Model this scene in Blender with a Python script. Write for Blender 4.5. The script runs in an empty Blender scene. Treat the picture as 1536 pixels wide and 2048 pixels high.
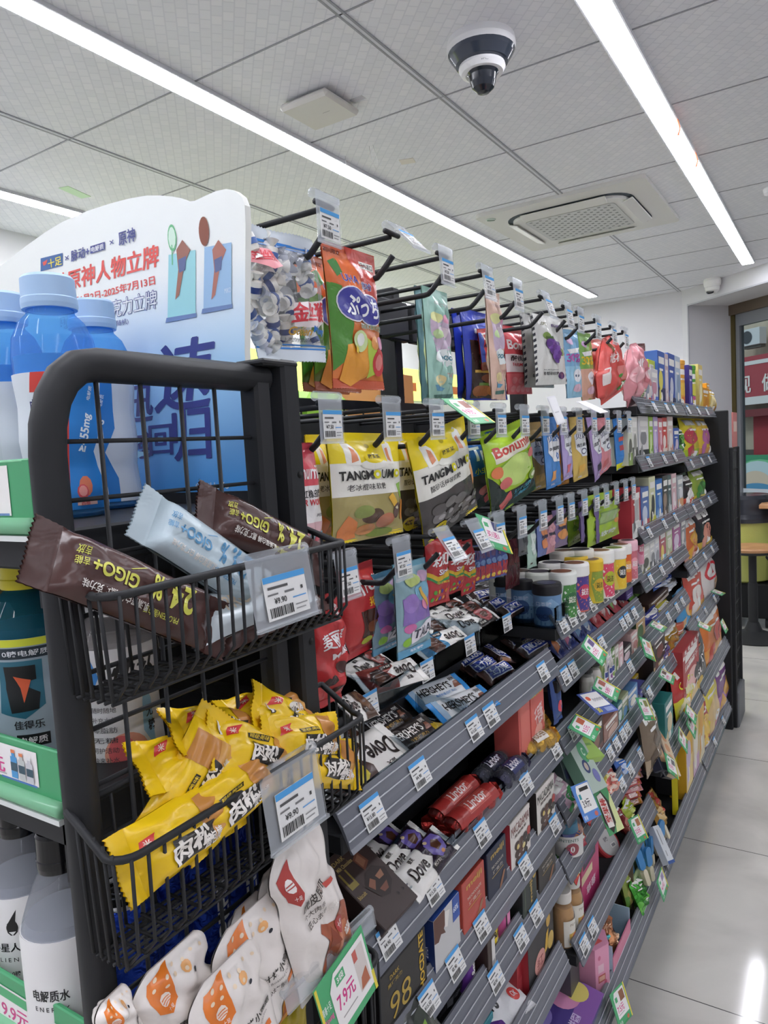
import bpy, math, random
from mathutils import Vector as V, Matrix
from mathutils.geometry import tessellate_polygon
SC = bpy.context.scene
COL = SC.collection
PI = math.pi
# ---------------------------------------------------------------- camera
FPX, YAW, PITCH, ROLL = 1440.0, math.radians(-32.6), math.radians(-4.85), math.radians(-3.3)
EYE = V((0, 0, 1.48))
_f = V((math.sin(YAW)*math.cos(PITCH), math.cos(YAW)*math.cos(PITCH), math.sin(PITCH)))
_r0 = V((math.cos(YAW), -math.sin(YAW), 0)); _u0 = _r0.cross(_f)
RIGHT = _r0*math.cos(ROLL) + _u0*math.sin(ROLL)
UP = -_r0*math.sin(ROLL) + _u0*math.cos(ROLL)
FWD = _f
cam = bpy.data.cameras.new('camera'); camo = bpy.data.objects.new('camera', cam); COL.objects.link(camo)
cam.sensor_fit = 'HORIZONTAL'; cam.sensor_width = 36.0; cam.lens = 36.0*FPX/1536.0
cam.clip_start = 0.02; cam.clip_end = 200
camo.matrix_world = Matrix(((RIGHT.x, UP.x, -FWD.x, EYE.x), (RIGHT.y, UP.y, -FWD.y, EYE.y), (RIGHT.z, UP.z, -FWD.z, EYE.z), (0, 0, 0, 1)))
SC.camera = camo
# ---------------------------------------------------------------- light
SC.view_settings.view_transform = 'Standard'; SC.view_settings.look = 'None'
SC.view_settings.gamma = 1.0; SC.view_settings.use_curve_mapping = False
SC.view_settings.exposure = 0.1
STRIP_POWER = 30.0
world = bpy.data.worlds.new('world'); SC.world = world; world.use_nodes = True
world.node_tree.nodes['Background'].inputs[0].default_value = (0.80, 0.90, 1.0, 1)
world.node_tree.nodes['Background'].inputs[1].default_value = .7
SC.cycles.transparent_max_bounces = 24; SC.cycles.max_bounces = 8; SC.cycles.diffuse_bounces = 5; SC.cycles.glossy_bounces = 3
SC.cycles.transmission_bounces = 6; SC.cycles.sample_clamp_indirect = 6.0; SC.cycles.caustics_reflective = False; SC.cycles.caustics_refractive = False


def sight(px, py, x=None, y=None, z=None):
    """Where the line of sight through a spot of the photograph meets a real plane of the shop (x, y or z held)."""
    d = RIGHT*((px-768)/FPX) + UP*(-(py-1024)/FPX) + FWD
    t = ((x-EYE.x)/d.x) if x is not None else ((y-EYE.y)/d.y) if y is not None else ((z-EYE.z)/d.z)
    return EYE + d*t


# ---------------------------------------------------------------- materials
def lin(hx):
    hx = hx.lstrip('#')
    if len(hx) == 3: hx = ''.join(c*2 for c in hx)
    out = []
    for i in (0, 2, 4):
        c = int(hx[i:i+2], 16)/255
        out.append(c/12.92 if c <= .04045 else ((c+.055)/1.055)**2.4)
    return (*out, 1)


_M = {}


def M(hx, kind='print'):
    k = (hx, kind)
    if k in _M: return _M[k]
    m = bpy.data.materials.new(kind+'_'+hx.strip('#')); m.use_nodes = True
    nt = m.node_tree; N = nt.nodes; L = nt.links
    b = N['Principled BSDF']; out = N['Material Output']; c = lin(hx)
    b.inputs['Base Color'].default_value = c
    R = dict(print=.42, film=.24, matte=.8, metal=.5, steel=.25, foil=.28, gloss=.12, card=.55, paper=.7, rubber=.6)
    b.inputs['Roughness'].default_value = R.get(kind, .5)
    if kind == 'metal': b.inputs['Specular IOR Level'].default_value = .22
    if kind in ('steel', 'foil'): b.inputs['Metallic'].default_value = 1.0 if kind == 'steel' else .75
    if kind in ('film', 'foil'):
        tc = N.new('ShaderNodeTexCoord'); nz = N.new('ShaderNodeTexNoise'); bp = N.new('ShaderNodeBump')
        nz.inputs['Scale'].default_value = 38 if kind == 'film' else 90; nz.inputs['Detail'].default_value = 2; nz.inputs['Distortion'].default_value = 1.2
        bp.inputs['Strength'].default_value = .35 if kind == 'film' else .9; bp.inputs['Distance'].default_value = .004
        L.new(tc.outputs['Object'], nz.inputs['Vector']); L.new(nz.outputs['Fac'], bp.inputs['Height']); L.new(bp.outputs['Normal'], b.inputs['Normal'])
    if kind in ('clear', 'rail', 'tint', 'liquid'):
        t = N.new('ShaderNodeBsdfTransparent'); mx = N.new('ShaderNodeMixShader')
        b.inputs['Roughness'].default_value = dict(clear=.06, rail=.16, tint=.05, liquid=.1)[kind]
        t.inputs[0].default_value = c if kind in ('tint', 'liquid') else tuple([.93+.07*x for x in c[:3]]+[1])
        if kind == 'clear':
            lw = N.new('ShaderNodeLayerWeight'); lw.inputs[0].default_value = .35
            ml = N.new('ShaderNodeMath'); ml.operation = 'MULTIPLY_ADD'; ml.inputs[1].default_value = .38; ml.inputs[2].default_value = .05
            L.new(lw.outputs['Fresnel'], ml.inputs[0]); L.new(ml.outputs[0], mx.inputs[0])
        else: mx.inputs[0].default_value = dict(rail=.78, tint=.26, liquid=.6)[kind]
        L.new(t.outputs[0], mx.inputs[1]); L.new(b.outputs[0], mx.inputs[2]); L.new(mx.outputs[0], out.inputs[0])
    if kind == 'glass':
        t = N.new('ShaderNodeBsdfTransparent'); gl = N.new('ShaderNodeBsdfGlossy'); mx = N.new('ShaderNodeMixShader'); lw = N.new('ShaderNodeLayerWeight')
        t.inputs[0].default_value = c; gl.inputs['Roughness'].default_value = .03; lw.inputs[0].default_value = .12
        L.new(lw.outputs['Fresnel'], mx.inputs[0]); L.new(t.outputs[0], mx.inputs[1]); L.new(gl.outputs[0], mx.inputs[2]); L.new(mx.outputs[0], out.inputs[0])
    _M[k] = m
    return m


def emit(name, hx, s):
    m = bpy.data.materials.new(name); m.use_nodes = True; N = m.node_tree.nodes
    b = N['Principled BSDF']; b.inputs['Base Color'].default_value = lin(hx)
    b.inputs['Emission Color'].default_value = lin(hx); b.inputs['Emission Strength'].default_value = s
    return m


BLACK = M('2a2b2d', 'metal'); DARK = M('2d2e30', 'metal'); CLEAR = M('e8edf2', 'clear'); RAIL = M('7d8088', 'rail'); WHITE = M('f2f2ee', 'print')
# ---------------------------------------------------------------- text as flat outlines
_T = {}


def glyphs(s, bold=0.0):
    k = (s, bold)
    if k not in _T:
        c = bpy.data.curves.new('lettering', 'FONT'); c.body = s; c.offset = bold; c.resolution_u = 2 if len(s) > 6 else 4
        o = bpy.data.objects.new('lettering', c); me = o.to_mesh()
        vs = [(v.co.x, v.co.y) for v in me.vertices]; fs = [tuple(p.vertices) for p in me.polygons]
        o.to_mesh_clear(); bpy.data.objects.remove(o); bpy.data.curves.remove(c)
        x0, x1 = min(v[0] for v in vs), max(v[0] for v in vs); y0, y1 = min(v[1] for v in vs), max(v[1] for v in vs)
        H = y1-y0
        _T[k] = ([((x-(x0+x1)/2)/H, (y-(y0+y1)/2)/H) for x, y in vs], fs, (x1-x0)/H)
    return _T[k]


# ---------------------------------------------------------------- mesh building
class MB:
    def __init__(s): s.v = []; s.f = []; s.m = []; s.mats = []; s.sm = []

    def mi(s, mat):
        if mat not in s.mats: s.mats.append(mat)
        return s.mats.index(mat)

    def add(s, vs, fs, mat, smooth=False):
        o = len(s.v); i = s.mi(mat); s.v += [tuple(v) for v in vs]
        for f in fs: s.f.append([o+k for k in f]); s.m.append(i); s.sm.append(smooth)
        return s

    def box(s, c, size, mat, bev=0.0, rot=None):
        hx, hy, hz = [q/2 for q in size]; b = min(bev, hx*.9, hy*.9, hz*.9)
        P, F = [], []
        if b <= 0:
            P = [V((x, y, z)) for x in (-hx, hx) for y in (-hy, hy) for z in (-hz, hz)]
            F = [(0, 1, 3, 2), (4, 6, 7, 5), (0, 4, 5, 1), (2, 3, 7, 6), (0, 2, 6, 4), (1, 5, 7, 3)]
        else:
            idx = {}
            for x in (-1, 1):
                for y in (-1, 1):
                    for z in (-1, 1):
                        for a in range(3):
                            q = [x*(hx-b), y*(hy-b), z*(hz-b)]; q[a] = (x*hx, y*hy, z*hz)[a]
                            idx[(x, y, z, a)] = len(P); P.append(V(q))
            for a in range(3):
                o1, o2 = [k for k in range(3) if k != a]
                for sg in (-1, 1):
                    q = []
                    for e1, e2 in ((-1, -1), (1, -1), (1, 1), (-1, 1)):
                        k = [0, 0, 0]; k[a] = sg; k[o1] = e1; k[o2] = e2; q.append(idx[(*k, a)])
                    F.append(q if (sg > 0) == (a != 1) else q[::-1])
            for a in range(3):
                o1, o2 = [k for k in range(3) if k != a]
                for e1 in (-1, 1):
                    for e2 in (-1, 1):
                        k0 = [0, 0, 0]; k0[o1] = e1; k0[o2] = e2; k1 = list(k0); k0[a] = -1; k1[a] = 1
                        F.append([idx[(*k0, o1)], idx[(*k1, o1)], idx[(*k1, o2)], idx[(*k0, o2)]])
            for x in (-1, 1):
                for y in (-1, 1):
                    for z in (-1, 1): F.append([idx[(x, y, z, a)] for a in range(3)])
        c = V(c)
        P = [(rot @ p if rot else p)+c for p in P]
        return s.add(P, F, mat)

    def tube(s, pts, r, mat, seg=8, closed=False, flat=None):
        pts = [V(p) for p in pts]; n = len(pts); rings = []; up = None; vs = []
        for i, p in enumerate(pts):
            if closed: t = (pts[(i+1) % n]-pts[i-1]).normalized()
            else: t = (pts[min(i+1, n-1)]-pts[max(i-1, 0)]).normalized()
            if up is None:
                up = V((0, 0, 1)) if abs(t.z) < .9 else V((1, 0, 0))
            up = (up-t*up.dot(t)).normalized(); sd = t.cross(up)
            for k in range(seg):
                a = 2*PI*(k+.5)/seg
                vs.append(p+up*math.cos(a)*r+sd*math.sin(a)*(flat or r))
        fs = []
        for i in range(n if closed else n-1):
            j = (i+1) % n
            for k in range(seg): fs.append((i*seg+k, i*seg+(k+1) % seg, j*seg+(k+1) % seg, j*seg+k))
        if not closed: fs += [tuple(range(seg))[::-1], tuple((n-1)*seg+k for k in range(seg))]
        return s.add(vs, fs, mat, seg > 4)

    def lathe(s, prof, mat, seg=24, c=(0, 0, 0), smooth=True):
        """prof: (radius, height[, material]) from bottom to top; a material counts for the band that starts there."""
        c = V(c); vs = []
        for p in prof:
            for k in range(seg):
                a = 2*PI*k/seg; vs.append((c.x+p[0]*math.cos(a), c.y+p[0]*math.sin(a), c.z+p[1]))
        for i in range(len(prof)-1):
            mt = prof[i][2] if len(prof[i]) > 2 else mat
            o = len(s.v)
            s.add(vs[i*seg:(i+2)*seg], [(k, (k+1) % seg, seg+(k+1) % seg, seg+k) for k in range(seg)], mt, smooth)
        s.add(vs[:seg], [tuple(range(seg))[::-1]], prof[0][2] if len(prof[0]) > 2 else mat)
        s.add(vs[-seg:], [tuple(range(seg))], prof[-1][2] if len(prof[-1]) > 2 else mat)
        return s

    def prism(s, poly, fn, t0, t1, mat, matside=None):
        """poly in (a, b); fn(a, b, t) gives the point"""
        n = len(poly)
        A = [fn(a, b, t0) for a, b in poly]; B = [fn(a, b, t1) for a, b in poly]
        tri = tessellate_polygon([[V((a, b, 0)) for a, b in poly]])
        s.add(A, [tuple(t) for t in tri], mat); s.add(B, [tuple(t)[::-1] for t in tri], mat)
        return s.add(A+B, [(i, (i+1) % n, n+(i+1) % n, n+i) for i in range(n)], matside or mat)

    def art(s, S, items, kind='print', step=None, W=1.0, H=1.0, h0=.0004, dh=.0001):
        """Print on a surface. S(u, v, h) is the surface; items are r(ect), e(llipse), p(olygon) and t(ext) in u, v of 0..1."""
        done = []
        for it in items:
            q = it[0]
            if q == 'r':
                u0, v0, u1, v1, col = it[1:6]; nu = nv = 1
                if step: nu = max(1, int((u1-u0)/step+.5)); nv = max(1, int((v1-v0)/step+.5))
                P = [(u0+(u1-u0)*i/nu, v0+(v1-v0)*j/nv) for j in range(nv+1) for i in range(nu+1)]
                F = [(j*(nu+1)+i, j*(nu+1)+i+1, (j+1)*(nu+1)+i+1, (j+1)*(nu+1)+i) for j in range(nv) for i in range(nu)]
            elif q == 'e':
                cu, cv, ru, rv, col = it[1:6]; n = 20 if max(ru*W, rv*H) > .012 else 10; k = 1
                if step: k = max(1, int(max(ru, rv)/step+.5))
                P = [(cu, cv)]; F = []
                for j in range(1, k+1):
                    for i in range(n): P.append((cu+ru*j/k*math.cos(2*PI*i/n), cv+rv*j/k*math.sin(2*PI*i/n)))
                for i in range(n): F.append((0, 1+i, 1+(i+1) % n))
                for j in range(1, k):
                    for i in range(n):
                        a = 1+(j-1)*n; b = 1+j*n; F.append((a+i, b+i, b+(i+1) % n, a+(i+1) % n))
            elif q == 'p':
                P = list(it[1]); col = it[2]
                F = [tuple(t) for t in tessellate_polygon([[V((a*W, b*H, 0)) for a, b in P]])]
                P, F = _cut(P, F, step)
            else:
                txt, cu, cv, w, hh, col = it[1:7]; bold = it[7] if len(it) > 7 else .012; rot = it[8] if len(it) > 8 else 0; sh = it[9] if len(it) > 9 else 0
                cjk = any(ord(ch) > 0x2e7f for ch in txt); extra = bold*.75 if cjk and bold > .015 else 0
                g, F, asp = glyphs(txt, min(bold, .008) if cjk else min(bold, .028))
                sy = hh*H; sx = (w*W/asp) if w else sy
                ca, sa = math.cos(rot), math.sin(rot); P = []
                for a, b in g:
                    x = a*sx+b*sy*sh; y = b*sy
                    P.append((cu+(x*ca-y*sa)/W, cv+(x*sa+y*ca)/H))
                P, F = _cut(P, F, step)
            bb = (min(a for a, _ in P)-.01, min(b for _, b in P)-.01, max(a for a, _ in P)+.01, max(b for _, b in P)+.01)
            lay = 1+max([l for o_, l in done if o_[0] < bb[2] and bb[0] < o_[2] and o_[1] < bb[3] and bb[1] < o_[3]], default=-1)
            done.append((bb, lay)); h = h0+dh*lay
            vs = [S(u, v, h) for u, v in P]
            # faces must look outward
            if F:
                f = max(F, key=lambda f: abs((P[f[1]][0]-P[f[0]][0])*(P[f[2]][1]-P[f[0]][1])-(P[f[2]][0]-P[f[0]][0])*(P[f[1]][1]-P[f[0]][1])))
                ar = (P[f[1]][0]-P[f[0]][0])*(P[f[2]][1]-P[f[0]][1])-(P[f[2]][0]-P[f[0]][0])*(P[f[1]][1]-P[f[0]][1])
                if ar < 0: F = [tuple(reversed(x)) for x in F]
            kd = it[-1] if isinstance(it[-1], str) and it[-1] in ('foil', 'film', 'matte', 'gloss') else kind
            s.add(vs, F, M(col, kd), bool(step))
            if q == 't' and extra:
                h += dh*.12
                for ex, ey in ((extra, 0), (-extra, 0), (0, extra*.6)):
                    s.add([S(u+ex*sx*ca/W, v+(ex*sx*sa+ey*sy)/H, h) for u, v in P], F, M(col, kd), bool(step)); h += dh*.12
        return s

    def build(s, name, parent=None, label=None, cat=None, group=None, kind=None, mat=None):
        me = bpy.data.meshes.new(name)
        me.from_pydata(s.v, [], s.f)
        for m in s.mats: me.materials.append(m)
        me.polygons.foreach_set('material_index', s.m); me.polygons.foreach_set('use_smooth', s.sm)
        me.update()
        o = bpy.data.objects.new(name, me); COL.objects.link(o)
        if parent: o.parent = parent
        tag(o, label, cat, group, kind)
        if mat: o.matrix_world = mat
        return o


def _cut(P, F, step):
    if not step: return P, F
    P = list(P); out = []; st = [tuple(f[:3]) if len(f) == 3 else None for f in F]
    todo = []
    for f in F:
        for k in range(1, len(f)-1): todo.append((f[0], f[k], f[k+1]))
    mid = {}
    while todo:
        a, b, c = todo.pop()
        d = [((P[i][0]-P[j][0])**2+(P[i][1]-P[j][1])**2, i, j, k) for i, j, k in ((a, b, c), (b, c, a), (c, a, b))]
        L, i, j, k = max(d)
        if L > (step*1.5)**2 and len(out) < 6000:
            key = (min(i, j), max(i, j))
            if key not in mid: mid[key] = len(P); P.append(((P[i][0]+P[j][0])/2, (P[i][1]+P[j][1])/2))
            m = mid[key]; todo += [(i, m, k), (m, j, k)]
        else: out.append((a, b, c))
    return P, out


def tag(o, label=None, cat=None, group=None, kind=None):
    if label: o['label'] = label
    if cat: o['category'] = cat
    if group: o['group'] = group
    if kind: o['kind'] = kind
    return o


def thing(name, label, cat, group=None, mat=None):
    o = bpy.data.objects.new(name, None); COL.objects.link(o); o.empty_display_size = .02
    tag(o, label, cat, group)
    if mat: o.matrix_world = mat
    return o


def copy_of(o, label, mat, group=None):
    c = o.copy(); COL.objects.link(c); c['label'] = label
    if group: c['group'] = group
    c.matrix_world = mat
    for ch in o.children:
        k = ch.copy(); COL.objects.link(k); k.parent = c
        for g in ch.children:
            q = g.copy(); COL.objects.link(q); q.parent = k
    return c


def pose(c, x=(0, 1, 0), n=(1, 0, 0), h=0.0, roll=0.0):
    """Frame of a package: local x runs along x, local -y looks along n, local z is up; c is the middle of its face height h."""
    x = V(x).normalized(); n = V(n); n = (n-x*n.dot(x)).normalized(); u = n.cross(x)
    if roll:
        ca, sa = math.cos(roll), math.sin(roll); x, u = x*ca+u*sa, u*ca-x*sa
    c = V(c)-u*(h/2)
    return Matrix(((x.x, -n.x, u.x, c.x), (x.y, -n.y, u.y, c.y), (x.z, -n.z, u.z, c.z), (0, 0, 0, 1)))


def flatS(o, ex, ey):
    o, ex, ey = V(o), V(ex), V(ey); n = ex.cross(ey).normalized()
    return lambda u, v, h: o+ex*u+ey*v+n*h
# ---------------------------------------------------------------- the room
def struct(name, mb): return mb.build(name, kind='structure')


def noise_mat(name, c0, c1, scale, rough, spec=.5, bump=0.0, detail=4):
    m = bpy.data.materials.new(name); m.use_nodes = True; N = m.node_tree.nodes; L = m.node_tree.links; b = N['Principled BSDF']
    g = N.new('ShaderNodeNewGeometry'); nz = N.new('ShaderNodeTexNoise'); rp = N.new('ShaderNodeValToRGB')
    nz.inputs['Scale'].default_value = scale; nz.inputs['Detail'].default_value = detail; nz.inputs['Distortion'].default_value = .6
    rp.color_ramp.elements[0].position = .3; rp.color_ramp.elements[1].position = .7
    rp.color_ramp.elements[0].color = lin(c0); rp.color_ramp.elements[1].color = lin(c1)
    L.new(g.outputs['Position'], nz.inputs['Vector']); L.new(nz.outputs['Fac'], rp.inputs[0]); L.new(rp.outputs[0], b.inputs['Base Color'])
    b.inputs['Roughness'].default_value = rough
    if bump:
        bp = N.new('ShaderNodeBump'); bp.inputs['Strength'].default_value = bump; L.new(nz.outputs['Fac'], bp.inputs['Height']); L.new(bp.outputs[0], b.inputs['Normal'])
    return m


ZC = 2.68
# floor: big grey polished stone tiles with thin dark joints
fm = noise_mat('floor_stone', 'aca9a3', 'cecbc4', 2.6, .085, detail=9)
N = fm.node_tree.nodes; L = fm.node_tree.links; b = N['Principled BSDF']
g = N.new('ShaderNodeNewGeometry'); sep = N.new('ShaderNodeSeparateXYZ'); L.new(g.outputs['Position'], sep.inputs[0])


def joint(axis, off, size, half):
    a = N.new('ShaderNodeMath'); a.operation = 'SUBTRACT'; a.inputs[1].default_value = off; L.new(sep.outputs[axis], a.inputs[0])
    p = N.new('ShaderNodeMath'); p.operation = 'PINGPONG'; p.inputs[1].default_value = size/2; L.new(a.outputs[0], p.inputs[0])
    c = N.new('ShaderNodeMath'); c.operation = 'LESS_THAN'; c.inputs[1].default_value = half; L.new(p.outputs[0], c.inputs[0])
    return c


j1 = joint('Y', 1.888, .806, .0016); j2 = joint('X', .62, 1.6, .0016)
mxm = N.new('ShaderNodeMath'); mxm.operation = 'MAXIMUM'; L.new(j1.outputs[0], mxm.inputs[0]); L.new(j2.outputs[0], mxm.inputs[1])
mix = N.new('ShaderNodeMix'); mix.data_type = 'RGBA'; L.new(mxm.outputs[0], mix.inputs[0])
L.new(b.inputs['Base Color'].links[0].from_socket, mix.inputs[6]); mix.inputs[7].default_value = lin('4a4846'); L.new(mix.outputs[2], b.inputs['Base Color'])
struct('floor', MB().box((-.6, 2.2, -.05), (7, 12, .1), fm))
# ceiling: white panels with a faint woven print
cm = bpy.data.materials.new('ceiling_panel'); cm.use_nodes = True; N = cm.node_tree.nodes; L = cm.node_tree.links; b = N['Principled BSDF']
g = N.new('ShaderNodeNewGeometry'); mp = N.new('ShaderNodeMapping'); mp.inputs['Rotation'].default_value = (0, 0, .785)
bk = N.new('ShaderNodeTexBrick'); bk.inputs['Scale'].default_value = 13; bk.inputs['Mortar Size'].default_value = .035; bk.inputs['Mortar Smooth'].default_value = .6
bk.inputs['Brick Width'].default_value = .55; bk.inputs['Row Height'].default_value = .4
bk.inputs['Color1'].default_value = lin('f0f1f6'); bk.inputs['Color2'].default_value = lin('e9ebf1'); bk.inputs['Mortar'].default_value = lin('e0e2e9')
L.new(g.outputs['Position'], mp.inputs[0]); L.new(mp.outputs[0], bk.inputs[0]); L.new(bk.outputs[0], b.inputs['Base Color']); b.inputs['Roughness'].default_value = .5
struct('ceiling', MB().box((-.6, 2.2, ZC+.05), (7, 12, .1), cm))
tb = M('9a9ca4', 'print'); tw = M('dcdee4', 'print'); tr = MB(); tg = MB()
for k in range(-1, 4):
    x = -1.156-1.22*(k-1)+0
    x = -1.156+1.22*(1-k)
    if -3.5 < x < 2.6:
        tr.box((x-.009, 2.2, ZC-.001), (.007, 12, .004), tb); tr.box((x+.009, 2.2, ZC-.001), (.007, 12, .004), tb); tr.box((x, 2.2, ZC-.0005), (.011, 12, .003), tw)
for k in range(-9, 9): tg.box((-.6, 1.735+.594*k, ZC-.0005), (7, .006, .003), tb)
struct('trim_1', tr); struct('trim_2', tg)
wm = noise_mat('wall_white', 'd2d2d6', 'd8d7da', 3, .6); gm = M('b9bac0', 'matte')
W0 = V((-1.14, 6.645, 0)); TW = V((.764, -.645, 0)); NW = V((.645, .764, 0))
struct('wall_left', MB().box((-3.55, 2.2, ZC/2), (.1, 12, ZC), wm))
struct('wall_right', MB().box((2.75, 2.2, ZC/2), (.1, 12, ZC), wm))
struct('wall_back', MB().box((-.6, -3.3, ZC/2), (7, .1, ZC), wm))
struct('wall_far', MB().box((-2.35, 6.645+.05, ZC/2), (2.42, .1, ZC), wm))


def wallbox(mb, s0, s1, d0, d1, z0, z1, mat):
    """a block on the slanting window wall: s along it, d outward"""
    P = [W0+TW*s+NW*d+V((0, 0, z)) for s in (s0, s1) for d in (d0, d1) for z in (z0, z1)]
    return mb.add(P, [(0, 1, 3, 2), (4, 6, 7, 5), (0, 4, 5, 1), (2, 3, 7, 6), (0, 2, 6, 4), (1, 5, 7, 3)], mat)


wv = MB(); wallbox(wv, 0, .07, 0, .55, 0, ZC, wm); wallbox(wv, .07, 4.4, 0, .55, 2.545, ZC, wm); wallbox(wv, 3.6, 4.4, 0, .55, 0, 2.545, wm); wallbox(wv, -.35, 0, .0, .55, 0, ZC, wm)
struct('wall_window', wv)
tr = MB(); wallbox(tr, .066, .078, -.006, .004, 0, 2.555, gm); wallbox(tr, .066, 3.6, -.006, .004, 2.54, 2.552, gm)
struct('trim_3', tr)
wf = MB(); bronze = M('7c7048', 'steel'); grey = M('75787e', 'print'); dkgrey = M('5a4d40', 'print')
wallbox(wf, .07, .115, .44, .52, 0, 2.47, bronze); wallbox(wf, .07, 3.6, .42, .53, 2.46, 2.545, dkgrey)
wallbox(wf, .115, .155, .45, .50, 0, 2.46, grey); wallbox(wf, .155, 3.6, .45, .50, 2.36, 2.46, grey)
wallbox(wf, .155, 3.6, .45, .50, 0, .10, grey); wallbox(wf, 1.6, 1.68, .45, .5, .1, 2.36, grey); wallbox(wf, 3.52, 3.6, .45, .5, .1, 2.36, grey)
win = struct('window_1', wf)
gl = MB(); wallbox(gl, .155, 1.6, .472, .478, .1, 2.36, M('e6ecec', 'glass')); wallbox(gl, 1.68, 3.52, .472, .478, .1, 2.36, M('e6ecec', 'glass'))
p = gl.build('pane', win)
lowf = MB(); wallbox(lowf, .155, 1.6, .466, .470, .1, .98, M('c8d2da', 'rail')); lowf.build('frosted_film', win)
# ------------------------------------------------------------- ceiling lights
DIFF2 = emit('added_lamp_light', 'f1f2fa', STRIP_POWER*.55)  # for the two unseen strips, added to brighten the bag fronts and floor
DIFF = emit('lamp_light', 'f1f2fa', STRIP_POWER)
for nm, x, y0, y1, lab in (('near', -1.77, -2.2, 6.22, 'long white ceiling light strip crossing the middle of the ceiling above the shelves'),
                           ('aisle', -.566, -2.2, 5.93, 'long white ceiling light strip above the aisle floor on the right'),
                           ('far', -3.04, -2.2, 6.2, 'long white ceiling light strip at the left, partly behind the white sign'),
                           ('right', .64, -2.2, 5.0, 'added dim ceiling light strip right of the aisle, out of view'), ('wall', 1.85, -2.2, 4.4, 'added dim ceiling light strip nearest the right wall, out of view')):
    t = thing('ceiling_light', lab, 'ceiling light', 'ceiling light strips', Matrix.Translation((x, 0, ZC)))
    MB().box((-.042, (y0+y1)/2, -.006), (.006, y1-y0, .014), M('d8dade', 'metal')).box((.042, (y0+y1)/2, -.006), (.006, y1-y0, .014), M('d8dade', 'metal')).box((0, y1+.003, -.006), (.09, .006, .014), M('d8dade', 'metal')).build('housing', t)
    MB().box((0, (y0+y1)/2, -.007), (.077, y1-y0, .016), DIFF2 if nm in ('right', 'wall') else DIFF, .004).build('diffuser', t)
# ------------------------------------------------------------- ceiling fittings
t = thing('ceiling_camera', 'white and black dome security camera hanging from the ceiling near the top', 'camera', None, Matrix.Translation((-.905, 2.10, ZC)))
MB().lathe([(.10, -.035), (.103, -.02), (.10, 0)], M('e8e8ea', 'print'), 32).build('base', t)
MB().lathe([(.055, -.075), (.078, -.068), (.094, -.045), (.10, -.034)], M('3c4350', 'gloss'), 32).build('smoked_ring', t)
m = MB().lathe([(.05, -.098), (.062, -.094), (.070, -.08), (.068, -.072), (.06, -.070)], M('ececee', 'print'), 32)
m.art(lambda u, v, h: V(((.0675+h)*math.cos(-PI/2+(u-.5)*1.0+.55), (.0675+h)*math.sin(-PI/2+(u-.5)*1.0+.55), -.092+v*.016)), [('t', 'IPC', .5, .5, .3, .4, '8a8c92')], step=.1)
m.build('trim_ring', t)
MB().lathe([(.0, -.155), (.018, -.152), (.032, -.14), (.038, -.122), (.042, -.105), (.048, -.097)], M('20252e', 'gloss'), 28, (.004, -.006, 0)).build('dome', t)
t = thing('wireless_access_point', 'square white flat box fixed to the ceiling left of the dome camera', 'access point', None, Matrix.Translation((-1.51, 2.10, ZC)))
MB().box((0, 0, -.022), (.20, .20, .026), M('dcdad4', 'print'), .01).art(flatS((-.1, .1, -.0352), (.2, 0, 0), (0, -.2, 0)), [('r', .55, .48, .7, .5, 'b8b6b2')]).build('cover', t)
MB().box((.02, .02, -.004), (.10, .10, .008), M('b8b8ba', 'metal')).build('bracket', t)
MB().box((.12, .06, -.002), (.05, .03, .003), M('e6e6ea', 'clear')).build('tape', t)
# cassette air conditioner
t = thing('air_conditioner', 'square white cassette air conditioner set in the ceiling', 'air conditioner', None, Matrix.Translation((-1.19, 4.0, ZC)))
wac = M('dcdcd8', 'print'); a = .43; DK = M('4c565e', 'matte')


def rrect(w, h, r, n=6):
    P = []
    for cx, cy, a0 in ((w-r, h-r, 0), (-w+r, h-r, PI/2), (-w+r, -h+r, PI), (w-r, -h+r, 1.5*PI)):
        for i in range(n+1): P.append((cx+r*math.cos(a0+PI/2*i/n), cy+r*math.sin(a0+PI/2*i/n)))
    return P


dn = lambda a_, b_, z: V((a_, b_, z))
MB().prism(rrect(a, a, .03), dn, 0, -.018, wac).build('panel', t)
MB().prism(rrect(a*.76, a*.76, .13), dn, -.017, -.0195, DK).build('outlet_slot', t)
MB().prism(rrect(a*.70, a*.70, .11), dn, -.017, -.034, wac).build('inner_panel', t)
for k, (cx, cy, sx, sy) in enumerate(((0, .3, .44, .055), (0, -.3, .44, .055), (.3, 0, .055, .44), (-.3, 0, .055, .44))):
    rt = Matrix.Rotation(.32*(1 if k in (0, 3) else -1), 3, 'X' if k < 2 else 'Y')
    MB().box((cx, cy, -.036), (sx, sy, .007), wac, .003, rt).build('louver', t)
gr = MB().prism(rrect(.235, .225, .03), dn, -.033, -.037, M('c4c6c4', 'print'))
hole = M('8d9290', 'matte')
for i in range(17):
    for j in range(17):
        if (i+j) % 2 == 0: gr.box((-.205+i*.0257, -.2+j*.025, -.0372), (.014, .011, .0012), hole)
gr.build('grille', t)
for k in range(9):
    pass
MB().lathe([(.022, -.0225), (.026, -.019), (.027, -.018)], M('b9c8bc', 'print'), 20, (-.37, -.35, 0)).box((-.37, -.35, -.0235), (.04, .006, .002), M('4f6a58', 'print'), 0, Matrix.Rotation(.6, 3, 'Z')).build('badge', t)
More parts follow.
